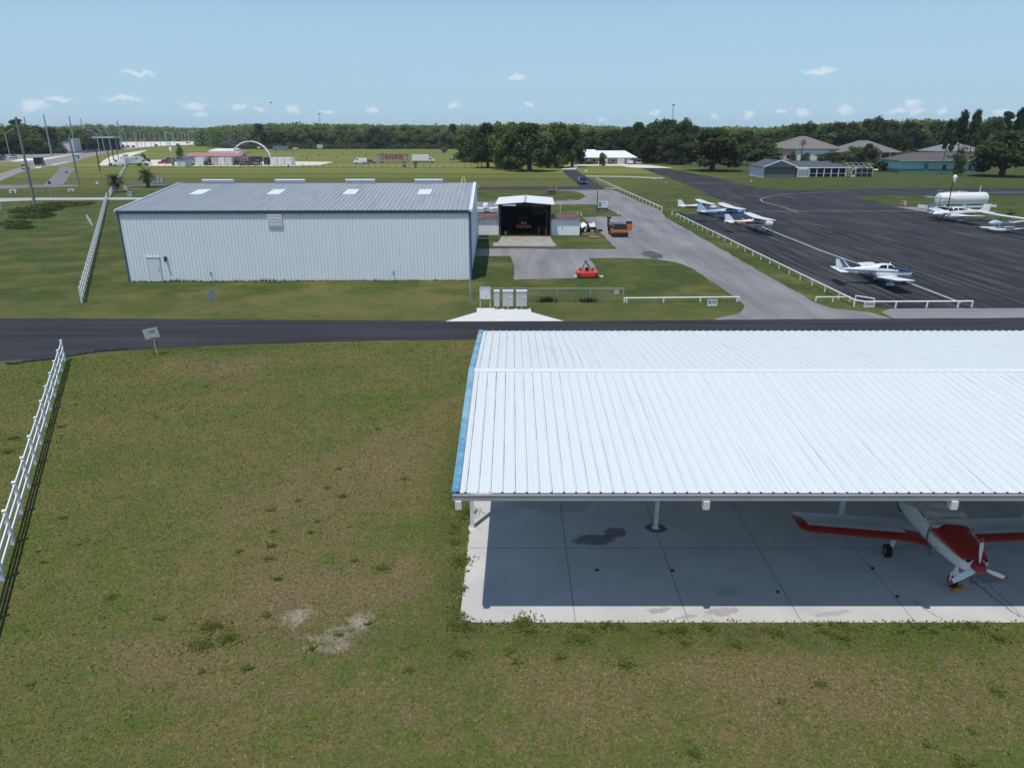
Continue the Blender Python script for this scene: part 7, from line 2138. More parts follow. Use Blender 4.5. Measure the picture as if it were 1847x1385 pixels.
# white arch rib
g = G(455, 297); k = mpp(g.y)
t = thing('arch_frame', 'tall white half-round arch frame standing over the yard machines', 'arch', g)
b = MB(); n = 26; rings = []
wdt, hgt = 35 * k, 8.9
for i in range(n + 1):
    a = math.pi * i / n; c = Vector((-wdt * math.cos(a), 0, hgt * max(0.0, math.sin(a)) ** .85)); nrm = Vector((-math.cos(a), 0, math.sin(a)))
    rings.append([tuple(c + nrm * q + Vector((0, y, 0))) for q, y in ((.0, -.6), (.0, .6), (.38, .6), (.38, -.6))])
b.loft(rings); b.build('rib', VINYL, t)
b = MB()
for s_ in (-1, 1): b.box(s_ * wdt - .5, s_ * wdt + .5, -.9, .9, 0, .3)
b.build('footing', CONC, t)
# parked machines of the yard
mcols = [PK, PG, mat('mach_grey', (.3, .3, .31), .6), PB, mat('mach_red', (.35, .07, .05), .6), mat('mach_yellow', (.45, .32, .06), .6)]
mlab = ['dark', 'grey', 'pale grey', 'blue', 'red', 'yellow']
for i, (px, py, s_, c_) in enumerate(((424, 298, 1.1, 0), (431, 298, 1.3, 0), (438, 299, 1.0, 2), (444, 299, 1.1, 4), (450, 298, 1.25, 3), (457, 298.5, 1.3, 1), (463, 299, 1.0, 2), (468, 298.5, 1.0, 0), (375, 298.6, 1.2, 0), (379, 298.6, .9, 2), (345, 298.6, 1.0, 1), (339, 298.5, .9, 0))):
    g = G(px, py)
    t = thing('yard_machine', '%s wheeled yard machine, %s' % (mlab[c_], ('first right of the cream container', 'second right of the cream container', 'third along under the arch', 'at the left foot of the arch middle', 'left of the dark box body', 'before the dark box body', 'right of the grey one before the box body', 'last before the black container', 'in the dark gap between containers', 'beside the tan container', 'against the grey wall by the white container', 'against the grey wall by the garden shed')[i]), 'machine', g, random.uniform(-.6, .6))
    t.scale = (s_,) * 3
    b = MB(); b.box(-1.2, .2, -.5, .5, .5, 1.2); b.box(.2, 1.1, -.4, .4, .5, .95); b.build('body', mcols[c_], t)
    b = MB()
    for x in (-1.0, .0):
        for y in (-.45, .45): b.beam((x, y, 1.2), (x, y, 2.1), .07, .07)
    b.box(-1.1, .1, -.5, .5, 2.1, 2.2); b.build('canopy', DARK if c_ != 0 else STEEL, t)
    for x, r_ in ((-.8, .5), (.75, .35)):
        for y in (-.6, .6): wheel(t, x, y, r_, .25)
# white balloon-like sign and pole at the yard entrance
g = G(311.5, 297); tp = WY(311.5, 262, g.y); k = mpp(g.y)
t = thing('pole_sign', 'white oval sign on a tall thin pole above the yard entrance', 'sign', g)
b = MB(); b.cyl((0, 0, 0), (0, 0, tp.z + 1), .1, n=6); b.build('pole', GALV, t)
b = MB(); b.ell((0, 0, tp.z - 1.6), .55, .18, .95, 14, 10); b.build('oval_board', VINYL, t, smooth=60)
b = MB(); b.ell((0, 0, tp.z + .6), .35, .15, .7, 12, 8); b.build('upper_board', mat('grey_board', (.45, .45, .47), .6), t, smooth=60)
# wire fence of the yard and field
def post_fence(label, pts, n, h):
    t = thing('wire_fence', label, 'fence', (pts[0].x, pts[0].y, 0))
    P = [p - pts[0] for p in pts]
    seg = [(P[i + 1] - P[i]).length for i in range(len(P) - 1)]; tot = sum(seg)
    for k in range(n):
        s_ = tot * k / (n - 1); i = 0
        while i < len(seg) - 1 and s_ > seg[i]: s_ -= seg[i]; i += 1
        q = P[i].lerp(P[i + 1], min(1, s_ / seg[i]))
        b = MB(); b.box(q.x - .05, q.x + .05, q.y - .05, q.y + .05, 0, h); b.build('post', MATS['dark_wood_pole'], t)
    b = MB()
    for f in (.35, .65, .95):
        b.tube([(p.x, p.y, h * f) for p in P], .012, 4)
    b.build('wire', GALV, t)
post_fence('thin wire fence along the front of the sandy yard', [G(262, 301), G(430, 301.3), G(545, 302)], 24, 1.4)
post_fence('thin dark wire fence across the field before the box truck', [G(548, 302.5), G(700, 303.5), G(850, 303)], 26, 1.4)
# radio masts
for (px, py0, py1, Y, lb, pl_) in ((577, 222, 205, 1500, 'lattice radio mast rising from the woods left of centre', 0), (1213, 214, 189, 1100, 'lattice radio mast with a box top above the dark oaks', 1)):
    b0, b1 = WY(px, py0, Y), WY(px, py1, Y)
    t = thing('radio_mast', lb, 'mast', (b0.x, Y, 0)); H_ = b1.z
    b = MB()
    for s_, u in ((-1, -1), (1, -1), (0, 1)): b.cyl((s_ * 1.0, u * .8, 0), (s_ * .7, u * .55, H_), .16, .14, 5)
    for z in range(0, int(H_), 4): b.cyl((-1, -.8, z), (1, -.8, z + 2), .08, n=4); b.cyl((1, -.8, z + 2), (-1, -.8, z + 4), .08, n=4)
    b.build('lattice', mat('mast_grey', (.25, .25, .27), .7), t)
    b = MB(); b.box(-1.6, 1.6, -1.2, 1.2, H_ - 1, H_ + .6); b.build('head', mat('mast_head', (.2, .2, .22), .7), t)
# dark bird high in the sky
p = WY(489, 185.5, 160)
t = thing('bird', 'small dark bird flying above the horizon left of centre', 'bird', p, .2)
b = MB(); b.loft([[(x, r_ * math.cos(a), r_ * .8 * math.sin(a)) for a in [2 * math.pi * i / 10 for i in range(10)]] for x, r_ in ((-.3, .015), (-.2, .05), (0, .09), (.14, .075), (.2, .05), (.27, .045), (.31, .01))])
bd = b.build('body', mat('bird_dark', (.02, .022, .026), .8), t, smooth=60)
for s_ in (-1, 1):
    b = MB(); b.loft([[(.1, s_ * .05, .03), (-.06, s_ * .05, .02), (-.06, s_ * .05, .035), (.1, s_ * .05, .045)], [(.12, s_ * .28, .13), (-.05, s_ * .28, .12), (-.05, s_ * .28, .13), (.12, s_ * .28, .14)], [(0, s_ * .55, .16), (-.06, s_ * .55, .155), (-.06, s_ * .55, .16), (0, s_ * .55, .165)]])
    b.build('wing', MATS['bird_dark'], bd)
b = MB(); b.loft([[(-.25, -.03, 0), (-.25, .03, 0), (-.25, .03, .012), (-.25, -.03, .012)], [(-.42, -.09, 0), (-.42, .09, 0), (-.42, .09, .01), (-.42, -.09, .01)]]); b.build('tail', MATS['bird_dark'], bd)
# roadside buildings at far left
g = Vector((WY(116, 262, 520).x, 520, 0)); k = mpp(520)
t = thing('roadside_building', 'white roadside building among the bushes at the highway', 'building', g, .1)
a0 = WY(106, 250, 520); 
b = MB(); b.box(-11 * k, 9 * k, 0, 10, 0, 6.5); b.build('wall', mat('bright_white_wall', (.75, .75, .76), .7, var=.04), t)
b = MB(); b.box(9 * k, 18 * k, 1, 9, 0, 8.5); b.build('annex', MATS['white_block_wall'], t)
b = MB(); b.box(-11.5 * k, 9.5 * k, -.3, 10.3, 6.5, 6.9); b.build('roof', STEEL, t)
g = Vector((WY(188, 262, 560).x, 560, 0)); k = mpp(560)
t = thing('canopy_building', 'long flat pale canopy roof behind the lamp posts at the highway bend', 'building', g, .0)
zt = WY(188, 248, 560).z
b = MB(); b.box(-19.5 * k, 19.5 * k, 0, 12, zt - .6, zt + .4); b.build('roof', mat('pale_canopy', (.6, .62, .64), .6), t)
for q in (-18, -6, 6, 18):
    b = MB(); b.box(q * k - .3, q * k + .3, 3, 3.6, 0, zt - .6); b.build('column', STEEL, t)
b = MB(); b.box(-15 * k, 15 * k, 6, 11, 0, zt - .8); b.build('wall', mat('dark_shop', (.05, .055, .06), .7), t)
for (px, py, Y, w_, h_, c_, lb) in ((520, 268, 560, 20, 4.0, (.12, .22, .36), 'blue parked trailer at the edge of the woods'), (545, 268, 580, 7, 2.2, (.6, .62, .63), 'white boat-shaped trailer at the wood edge'), (588, 268, 600, 8, 4.5, (.45, .5, .5), 'pale crane-armed vehicle at the wood edge'), (481, 267, 600, 4, 2.4, (.65, .65, .65), 'small white vehicle at the wood edge above the arch')):
    g = Vector((WY(px, py, Y).x, Y - 18, 0)); t = thing('parked_trailer', lb, 'trailer', g)
    b = MB(); b.box(-w_ / 2 * .55, w_ / 2 * .55, -1, 1.4, .6, h_ * .8); b.build('body', mat('trailer_%d' % px, c_, .6, var=.15), t)
    for x in (-w_ * .18, w_ * .18): wheel(t, x, -1.05, .5, .3)
    b = MB(); b.beam((w_ * .27, 0, .7), (w_ * .4, 0, .5), .15, .15); b.build('tow_bar', DARK, t)
# ------------------------------------------------------------------ trees
def cloud(lobes, n, size, r_, inner=.55, up=.25, flat=1.0):
    """leaf clumps (small quads) through the volume of several lobes"""
    w_ = np.array([l[1][0] * l[1][1] + l[1][0] * l[1][2] for l in lobes]); k = r_.choice(len(lobes), n, p=w_ / w_.sum())
    c = np.array([l[0] for l in lobes])[k]; rad = np.array([l[1] for l in lobes])[k]
    d = r_.normal(size=(n, 3)); d /= np.linalg.norm(d, axis=1)[:, None]
    q = inner + (1 - inner) * r_.random(n) ** .7 + r_.normal(0, .05, n)
    P = c + d * rad * q[:, None]
    nrm = d + r_.normal(0, .55, (n, 3)) + np.array([0, 0, up]); nrm /= np.linalg.norm(nrm, axis=1)[:, None]
    a = np.cross(nrm, r_.normal(size=(n, 3))); a /= np.linalg.norm(a, axis=1)[:, None]
    b_ = np.cross(nrm, a)
    s = size * r_.uniform(.55, 1.35, n)[:, None]
    P[:, 2] = np.maximum(P[:, 2], .15)
    Q = np.stack([P - a * s * .55 - b_ * s * .2, P + a * s * .1 - b_ * s * .5 * flat, P + a * s * .6 + b_ * s * .1, P + b_ * s * .5 * flat], 1)
    return Q.reshape(-1, 3)
BARK = mat('oak_bark', (.09, .075, .06), .95, var=.3, scale=2)
PBARK = mat('pine_bark', (.13, .10, .08), .95, var=.3, scale=2)
GBARK = mat('grey_bark', (.26, .25, .235), .95, var=.2, scale=2)
LEAF_OAK = leafmat('oak_leaf', [(.036, .06, .018), (.068, .104, .03), (.12, .16, .046)], .35)
LEAF_MID = leafmat('mid_leaf', [(.085, .13, .032), (.14, .2, .05), (.21, .27, .075)], .3)
LEAF_PINE = leafmat('pine_needles', [(.024, .042, .018), (.042, .068, .025), (.07, .1, .036)], .4)
LEAF_LIT = leafmat('bright_leaf', [(.05, .09, .014), (.085, .14, .022), (.14, .19, .04)], .5)
LEAF_GREY = leafmat('mossy_twigs', [(.10, .10, .075), (.16, .155, .12), (.22, .21, .17)], .4)
LEAF_PALE = leafmat('pale_blossom', [(.12, .15, .05), (.2, .22, .09), (.28, .29, .14)], .6)
PROTO = {}
def leafobj(V, m, par, name='crown'):
    o = bpy.data.objects.new(name, npmesh(name, V, len(V) // 4, 4, m)); C.objects.link(o); o.parent = par
    return o
def proto(kind, seed):
    """a tree about 1 m tall and 1 m wide at unit scale, so that width and height scale apart"""
    r_ = np.random.default_rng(seed); rp = random.Random(seed)
    t = thing('tree', 'x', 'tree')
    b = MB()
    if kind in ('oak', 'mid', 'round', 'grey', 'lit', 'pale'):
        H_, Wd = 14., 14.
        low = {'oak': .16, 'mid': .12, 'round': .1, 'grey': .2, 'lit': .15, 'pale': .3}[kind]
        lobes = [((0, 0, H_ * .56), (Wd * .27, Wd * .27, H_ * .30))]
        for i in range(9):
            a = 6.283 * i / 9 + rp.uniform(-.3, .3); q = rp.uniform(.22, .34) * Wd; z = rp.uniform(low + .16, .72) * H_
            lobes.append(((q * math.cos(a), q * math.sin(a), z), (Wd * rp.uniform(.13, .2), Wd * rp.uniform(.13, .2), H_ * rp.uniform(.11, .17))))
        if kind in ('mid', 'round', 'lit'):
            for i in range(7):
                a = 6.283 * i / 7 + rp.uniform(-.4, .4); q = rp.uniform(.16, .32) * Wd
                lobes.append(((q * math.cos(a), q * math.sin(a), H_ * rp.uniform(.1, .26)), (Wd * rp.uniform(.13, .2), Wd * rp.uniform(.13, .2), H_ * rp.uniform(.1, .16))))
        if kind == 'oak':
            for i in range(9):
                a = 6.283 * i / 9 + rp.uniform(-.3, .3); q = rp.uniform(.24, .37) * Wd
                lobes.append(((q * math.cos(a), q * math.sin(a), H_ * rp.uniform(.19, .32)), (Wd * rp.uniform(.11, .16), Wd * rp.uniform(.11, .16), H_ * rp.uniform(.07, .12))))
        for i in range(5):
            a = 6.283 * i / 5 + rp.uniform(-.5, .5); q = rp.uniform(.05, .2) * Wd
            lobes.append(((q * math.cos(a), q * math.sin(a), H_ * rp.uniform(.74, .88)), (Wd * rp.uniform(.11, .18), Wd * rp.uniform(.11, .18), H_ * rp.uniform(.08, .13))))
        for c, rad in lobes[1:10]:
            mid = (c[0] * .35, c[1] * .35, H_ * (low + .12))
            b.cyl((0, 0, H_ * low * .8), mid, .35, .25, 6); b.cyl(mid, c, .25, .07, 5)
        b.loft([[(r2_ * math.cos(a), r2_ * math.sin(a), z) for a in [6.283 * i / 9 for i in range(9)]] for z, r2_ in ((-.2, .9), (.5, .62), (H_ * .2, .46), (H_ * .45, .28), (H_ * .7, .1))])
        n = {'oak': 4600, 'mid': 2200, 'round': 2000, 'grey': 900, 'lit': 1800, 'pale': 1500}[kind]
        V = cloud(lobes, n if kind not in ('mid', 'round') else int(n * 2), .66 if kind != 'grey' else .6, r_, .45 if kind != 'grey' else .2, .8)
        lm = {'oak': LEAF_OAK, 'mid': LEAF_MID, 'round': LEAF_MID, 'grey': LEAF_GREY, 'lit': LEAF_LIT, 'pale': LEAF_PALE}[kind]
        if kind == 'grey':
            for i in range(60):
                a, e_ = rp.uniform(0, 6.28), rp.uniform(.1, 1.4); q = rp.uniform(4, 6.8)
                p_ = Vector((math.cos(a) * math.cos(e_) * q, math.sin(a) * math.cos(e_) * q, H_ * .42 + math.sin(e_) * q * 1.05)); b.cyl(p_ * .45 + Vector((0, 0, H_ * .22)), p_, .13, .04, 4)
        bm_ = GBARK if kind == 'grey' else BARK
    elif kind == 'pine':
        H_, Wd = 14., 14.
        lobes = []
        for i in range(11):
            f = i / 10; z = H_ * (.5 + .46 * f); q = Wd * .30 * (1 - .75 * f) * rp.uniform(.6, 1.2); a = 2.4 * i + rp.uniform(-.4, .4)
            c = (q * math.cos(a), q * math.sin(a), z)
            lobes.append((c, (Wd * rp.uniform(.12, .19), Wd * rp.uniform(.12, .19), H_ * rp.uniform(.045, .075))))
            b.cyl((0, 0, z - H_ * .05), c, .14, .05, 5)
        b.loft([[(r2_ * math.cos(a), r2_ * math.sin(a), z) for a in [6.283 * i / 8 for i in range(8)]] for z, r2_ in ((-.2, .5), (.6, .36), (H_ * .5, .27), (H_ * .96, .07))])
        V = cloud(lobes, 1500, .7, r_, .3); lm = LEAF_PINE; bm_ = PBARK
    b.build('trunk', bm_, t, smooth=60)
    leafobj(V, lm, t)
    return t
kinds = {}
for kd, sd_ in (('oak', 1), ('oak', 2), ('oak', 3), ('mid', 4), ('mid', 5), ('mid', 6), ('round', 7), ('grey', 8), ('lit', 9), ('pale', 10), ('pine', 11), ('pine', 12)):
    kinds.setdefault(kd, []).append([proto(kd, sd_), False])
rt = random.Random(21)
NAMES = {'oak': ('oak_tree', 'tree'), 'mid': ('broadleaf_tree', 'tree'), 'round': ('broadleaf_tree', 'tree'), 'grey': ('mossy_tree', 'tree'), 'lit': ('young_tree', 'tree'), 'pale': ('blossom_tree', 'tree'), 'pine': ('pine_tree', 'tree')}
def tree(kind, px, pb, pt, wpx, label, group=None, Y=None, seed=None):
    """tree by base pixel, top row and width in pixels"""
    g = G(px, pb) if Y is None else Vector((WY(px, pb, Y).x, Y, 0))
    h = max(2.0, WY(px, pt, g.y).z); w_ = wpx * mpp(g.y, 6)
    L_ = kinds[kind]; e = L_[(rt.randrange(len(L_)) if seed is None else seed) % len(L_)]
    if not e[1]:
        e[1] = True; o = e[0]; o.name = NAMES[kind][0]
    else:
        o = dup(e[0], (0, 0, 0)); o.name = NAMES[kind][0]
        if 'group' in o: del o['group']
    o['label'] = label; o['category'] = 'tree'
    if group: o['group'] = group
    o.location = (g.x, g.y, 0); o.rotation_euler.z = rt.uniform(0, 6.28)
    o.scale = (w_ / 12.2, w_ / 12.2, h / 13.6)
    return o
# the oak clump in the middle
for k, px, pb, pt, w_, lb in (('mid', 848, 292, 226, 62, 'mid green tree at the left end of the middle clump'), ('oak', 880, 303, 221, 62, 'dark oak left of the tall tree in the middle clump'), ('mid', 912, 306, 215, 58, 'tallest tree of the middle clump'),
                              ('oak', 955, 309, 221, 92, 'broad mossy oak casting a shadow on the lawn, middle clump'), ('mid', 1003, 303, 219, 62, 'tree in the middle clump left of the white-roofed house'), ('oak', 1032, 301, 226, 52, 'dark oak leaning over the left end of the white roof'),
                              ('mid', 985, 299, 222, 60, 'tree behind the mossy oak in the middle clump'), ('mid', 930, 298, 219, 66, 'tree behind between the tallest and the mossy oak')):
    tree(k, px, pb, pt, w_, lb)
# behind the white-roofed house and the long dark mass
GRP = 'dark oaks in the belt behind the white-roofed house'
for px, pb, pt, w_ in ((1058, 290, 232, 50), (1082, 289, 234, 46), (1106, 289, 232, 46), (1128, 289, 227, 48), (1150, 291, 220, 52), (1176, 293, 216, 56), (1202, 294, 212, 56), (1228, 296, 213, 52), (1248, 294, 226, 40), (1215, 297, 222, 60), (1165, 295, 228, 54)):
    tree('oak', px, pb, pt, w_, 'dark oak in the belt behind the white-roofed house', GRP)
tree('oak', 1284, 308.5, 231, 108, 'big spreading dark oak beside the taxiway', seed=1)
tree('oak', 1330, 298, 238, 62, 'dark oak over the small pavilion')
tree('oak', 1376, 298, 259, 66, 'low broad oak left of the tall hangar house')
tree('mid', 1262, 296, 234, 40, 'green tree left behind the spreading taxiway oak')
GR2 = 'dark trees in the belt behind the right houses'
for px, pb, pt, w_ in ((1345, 287, 235, 50), (1375, 286, 236, 50), (1405, 285, 232, 50), (1428, 284, 222, 46), (1452, 284, 219, 46), (1480, 283, 219, 46), (1506, 283, 218, 46), (1530, 283, 221, 46), (1556, 283, 214, 46), (1580, 283, 209, 46), (1604, 283, 214, 46),
                       (1632, 285, 218, 50), (1655, 285, 216, 46), (1680, 285, 216, 48), (1708, 285, 214, 46), (1760, 286, 212, 50), (1786, 287, 210, 50), (1840, 288, 216, 60), (1862, 290, 214, 60), (1900, 290, 212, 70)):
    tree(rt.choice(['oak', 'oak', 'mid']), px, pb, pt, w_, 'dark tree in the belt behind the right houses', GR2)
tree('oak', 1806, 318.5, 234, 118, 'huge dark round oak at the right edge behind the tank', seed=2)
for px, pb, pt, w_, lb in ((1720, 312, 205, 34, 'tall dark pine over the teal roof, left of a pair'), (1742, 311, 204, 34, 'tall dark pine over the teal roof, right of a pair'), (1697, 314, 222, 26, 'slim pine before the left part of the teal house'), (1800, 300, 204, 36, 'tall pine rising behind the huge right oak'), (1822, 300, 200, 36, 'tallest pine behind the huge right oak')):
    tree('pine', px, pb, pt, w_, lb)
tree('lit', 1727, 317, 262, 26, 'small yellow-green tree before the teal house')
tree('pale', 1776, 300, 238, 30, 'pale blossoming tree left of the huge right oak')
tree('mid', 1541, 298, 262, 40, 'bushy green tree before the brick house')
tree('oak', 1562, 299, 259, 34, 'dark bushy tree before the brick house, under its dormer')
tree('oak', 1586, 309, 291, 28, 'low round dark tree at the end of the screen enclosure')
tree('oak', 1502, 293, 276, 56, 'dark wide shrub tree behind the grey roof')
tree('lit', 1429, 290, 273, 16, 'small bright tree before the left of the hangar door')
tree('mid', 1452, 290, 275, 18, 'small green tree before the middle of the hangar door')
tree('mid', 1086, 299, 274, 16, 'small tree before the white-roofed house')
tree('mid', 1640, 292, 272, 34, 'pale bushy tree between the brick and teal houses')
# yard, field and left side
tree('grey', 428, 276, 240, 58, 'bare grey mossy tree behind the white arch')
tree('lit', 326, 290, 258, 16, 'young yellow-green tree above the yard vehicles')
tree('lit', 259, 287, 277, 12, 'small bright tree behind the box truck')
tree('lit', 313, 299, 290, 8, 'tiny bright tree left of the garden shed')
GR3 = 'woods beyond the highway at the left'
for px, Y, pt, w_, kd in ((-40, 470, 224, 52, 'mid'), (-8, 470, 226, 50, 'oak'), (14, 475, 225, 46, 'mid'), (38, 478, 217, 46, 'pine'), (44, 470, 222, 46, 'mid'), (62, 480, 224, 44, 'mid'), (82, 490, 226, 44, 'oak'), (100, 520, 226, 44, 'mid'), (122, 560, 229, 44, 'mid'), (146, 600, 230, 44, 'mid'), (28, 452, 240, 44, 'oak'), (0, 450, 238, 44, 'mid'), (70, 462, 242, 40, 'mid'), (56, 455, 250, 34, 'lit'), (96, 500, 252, 26, 'lit'), (80, 470, 256, 24, 'lit')):
    tree(kd, px, 270, pt, w_, 'tree in the woods beyond the highway at far left', GR3, Y=Y)
for px, pt in ((120, 250), (168, 250), (150, 252), (140, 254), (200, 249), (178, 248), (158, 247)):
    tree('oak', px, 260, pt, 26, 'dark bushy tree around the white roadside building', 'bushy trees around the roadside building', Y=rt.uniform(540, 600))
GR4 = 'trees along the front edge of the far woods'
for i in range(46):
    px = 462 + i * 8.6 + rt.uniform(-3, 3); 
    kd = rt.choice(['mid', 'mid', 'oak', 'mid', 'grey' if i % 5 == 2 else 'mid', 'pine' if i % 4 == 1 else 'mid'])
    tree(kd, px, 267, rt.uniform(224, 238) if kd != 'grey' else rt.uniform(238, 246), rt.uniform(28, 42), {'grey': 'bare grey tree in the front edge of the far woods', 'pine': 'pine in the front edge of the far woods', 'oak': 'dark oak in the front edge of the far woods', 'mid': 'green tree in the front edge of the far woods'}[kd], {'grey': 'bare grey trees of the far woods', 'pine': 'pines of the far woods', 'oak': 'dark oaks of the far woods', 'mid': GR4}[kd], Y=rt.uniform(600, 650))
# shrubs
def shrub(px, pb, pt, wpx, label, lm, n=420, name='shrub', cat='shrub'):
    g = G(px, pb); k = mpp(g.y, 1); h = max(.6, WY(px, pt, g.y).z); w_ = wpx * k
    t = thing(name, label, cat, g)
    r_ = np.random.default_rng(int(px))
    lobes = [((rt.uniform(-.25, .25) * w_, rt.uniform(-.2, .2) * w_, h * rt.uniform(.35, .65)), (w_ * rt.uniform(.2, .3), w_ * rt.uniform(.2, .3), h * rt.uniform(.28, .38))) for _ in range(6)]
    leafobj(cloud(lobes, n, max(.22, w_ * .09), r_, .4), lm, t, 'foliage')
    b = MB()
    for i in range(4): b.cyl((0, 0, 0), (rt.uniform(-.2, .2) * w_, rt.uniform(-.2, .2) * w_, h * .6), .06, .03, 5)
    b.build('stem', BARK, t)
    return t
LEAF_DEAD = leafmat('dead_bush', [(.2, .13, .09), (.28, .19, .13), (.34, .25, .18)], .6)
for q in ((915, 304, 289, 26, 'dead pinkish-brown bush in front of the middle clump', LEAF_DEAD), (976, 303.5, 282, 25, 'bright green bush right of the mossy oak trunk', LEAF_LIT), (941, 304, 288, 26, 'mottled bush between the dead one and the mossy oak', LEAF_MID), (1003, 299, 291, 12, 'low flowering bush at the start of the house drive', LEAF_LIT),
          (1062, 297, 287, 18, 'leafy shrub against the white-roofed house', LEAF_MID), (898, 304, 289, 12, 'small dark palm-like bush right of the two-stemmed one', LEAF_OAK), (730, 302.5, 296, 7, 'tiny dark bush beside the spiky one in the field', LEAF_OAK), (1478, 294, 280, 20, 'dark shrub above the grey house roof', LEAF_OAK),
          (252, 301, 293, 10, 'green shrub under the nose of the box truck', LEAF_MID), (265, 300, 294, 7, 'small green shrub right of the box truck nose', LEAF_MID), (200, 300, 294, 14, 'olive shrub left of the white van', LEAF_MID), (520, 301.5, 298, 4, 'tiny dark bush on the fence line below the right containers', LEAF_OAK), (800, 276, 264, 20, 'low grey-green thicket at the foot of the far woods', LEAF_GREY),
          (1690, 300, 288, 14, 'low shrub against the teal house wall', LEAF_OAK)):
    shrub(*q)
for px, py in ((545, 283), (556, 279), (575, 281), (587, 281), (606, 284), (553, 287), (527, 276), (660, 281), (690, 278), (775, 279), (640, 276), (618, 279)):
    shrub(px, py, py - 2.5, 3.2, 'small dark scrub clump dotted over the pale field', LEAF_OAK, 60)['group'] = 'scrub clumps of the pale field'
# palms
FROND = leafmat('palm_frond', [(.022, .038, .014), (.045, .065, .024), (.1, .11, .05)], 1.2)
FRDEAD = leafmat('dead_frond', [(.14, .11, .07), (.2, .16, .1), (.26, .22, .15)], 1.2)
def palm(px, pb, pt, wpx, label, n=26, thick=.22, skirt=True, Y=None, dead=.3):
    g = G(px, pb); k = mpp(g.y, 2); h = WY(px, pt, g.y).z; rad = wpx * k / 2
    t = thing('palm_tree', label, 'palm', g)
    th = max(.5, h - rad * .55)
    b = MB(); b.loft([[(q * math.cos(a), q * math.sin(a), z) for a in [6.283 * i / 10 for i in range(10)]] for z, q in ((-.1, thick * 1.2), (th * .3, thick), (th * .8, thick * 1.1), (th, thick * .8))]); b.build('trunk', BARK, t, smooth=60)
    def fronds(nm, m, num, e0, e1, ln):
        vs = []
        for i in range(num):
            a = rt.uniform(0, 6.283); e = rt.uniform(e0, e1); L_ = ln * rt.uniform(.8, 1.1); p = Vector((0, 0, th)); d = Vector((math.cos(a) * math.cos(e), math.sin(a) * math.cos(e), math.sin(e))); sd2 = Vector((-math.sin(a), math.cos(a), 0))
            ns = 7
            for j in range(ns):
                p2 = p + d * (L_ / ns)
                wd = L_ * .24 * math.sin(math.pi * (j + .8) / (ns + .8))
                for s_ in (-1, 1):
                    for u in (.0, .5):
                        q0 = p.lerp(p2, u); q1 = p.lerp(p2, u + .34)
                        tipp = q0.lerp(q1, .5) + sd2 * s_ * wd * rt.uniform(.8, 1.2) + d * wd * .7 + Vector((0, 0, -wd * rt.uniform(.1, .5)))
                        vs += [q0, q1, tipp, q0.lerp(tipp, .6)]
                p = p2; d = (d + Vector((0, 0, -.26))).normalized()
        leafobj(np.array([tuple(v) for v in vs]), m, t, nm)
    fronds('fronds', FROND, n, -.15, 1.35, rad * 1.15)
    if skirt: fronds('dead_fronds', FRDEAD, int(n * dead) + 3, -1.2, -.3, rad * .8)
    return t
palm(209, 347, 318, 38, 'shaggy palm growing against the white fence', 46, .35)
palm(268, 338.5, 308, 36, 'shaggy dark palm left of the three grey cabinets', 52, .4)
palm(196, 326, 315, 9, 'tiny palm left of the fence palm', 10, .12, False)
palm(862, 303.5, 279, 14, 'left stem of the two-stemmed palm shrub before the clump', 16, .15, False)
palm(869, 303.5, 284, 14, 'right stem of the two-stemmed palm shrub before the clump', 16, .15, False)
palm(749, 303.5, 293, 12, 'spiky dark yucca in the field below the white truck', 18, .2, False)
palm(1444, 291, 252, 18, 'slender palm before the white hangar door', 18, .16, False)
# weedy ditch bank at the left
V = []
for (px, py, rx, n, hh_) in ((70, 382, 4.0, 900, .8), (52, 392, 3.4, 700, .7), (85, 377, 3.2, 600, .7), (35, 405, 2.6, 400, .5), (128, 371, 4.5, 600, .5), (150, 369, 3, 300, .4), (95, 372, 3, 400, .7), (25, 412, 2, 260, .4)):
    g = G(px, py); r_ = np.random.default_rng(px)
    V.append(cloud([((g.x + rt.uniform(-1, 1), g.y, hh_ * .3), (rx, rx * .9, hh_ * .8))], n * 3, .24, r_, .05, .7))
V = np.concatenate(V)
o = bpy.data.objects.new('undergrowth', npmesh('undergrowth', V, len(V) // 4, 4, leafmat('ditch_weeds', [(.04, .065, .018), (.065, .1, .026), (.1, .13, .04)], .8))); C.objects.link(o)
tag(o, 'rank dark green weeds along the ditch at the left', 'weeds', kind='stuff')
# scrub at the feet of the woods
V = []
r_ = np.random.default_rng(33)
for (x0, x1, ya, yb, st, hm) in ((405, 860, 596, 600, 5, 4.5), (-60, 110, 452, 470, 5, 5), (1040, 1335, 330, 345, 6, 4), (1330, 1420, 372, 380, 6, 4), (1420, 1990, 385, 380, 6, 5), (840, 1045, 330, 340, 6, 3.5)):
    x = x0
    while x < x1:
        Y = ya + (yb - ya) * (x - x0) / (x1 - x0) + r_.uniform(-4, 6); X = WY(x, 250, Y).x; h = hm * r_.uniform(.5, 1.2)
        V.append(cloud([((X, Y, h * .4), (3.4, 3, h * .6))], 70, .95, r_, .5, .6))
        x += st * r_.uniform(.6, 1.2)
V = np.concatenate(V)
o = bpy.data.objects.new('undergrowth', npmesh('woods_scrub', V, len(V) // 4, 4, leafmat('scrub_leaf', [(.04, .06, .02), (.07, .095, .03), (.12, .14, .055)], .1))); C.objects.link(o)
tag(o, 'dense scrub at the feet of the woods', 'undergrowth', kind='stuff')
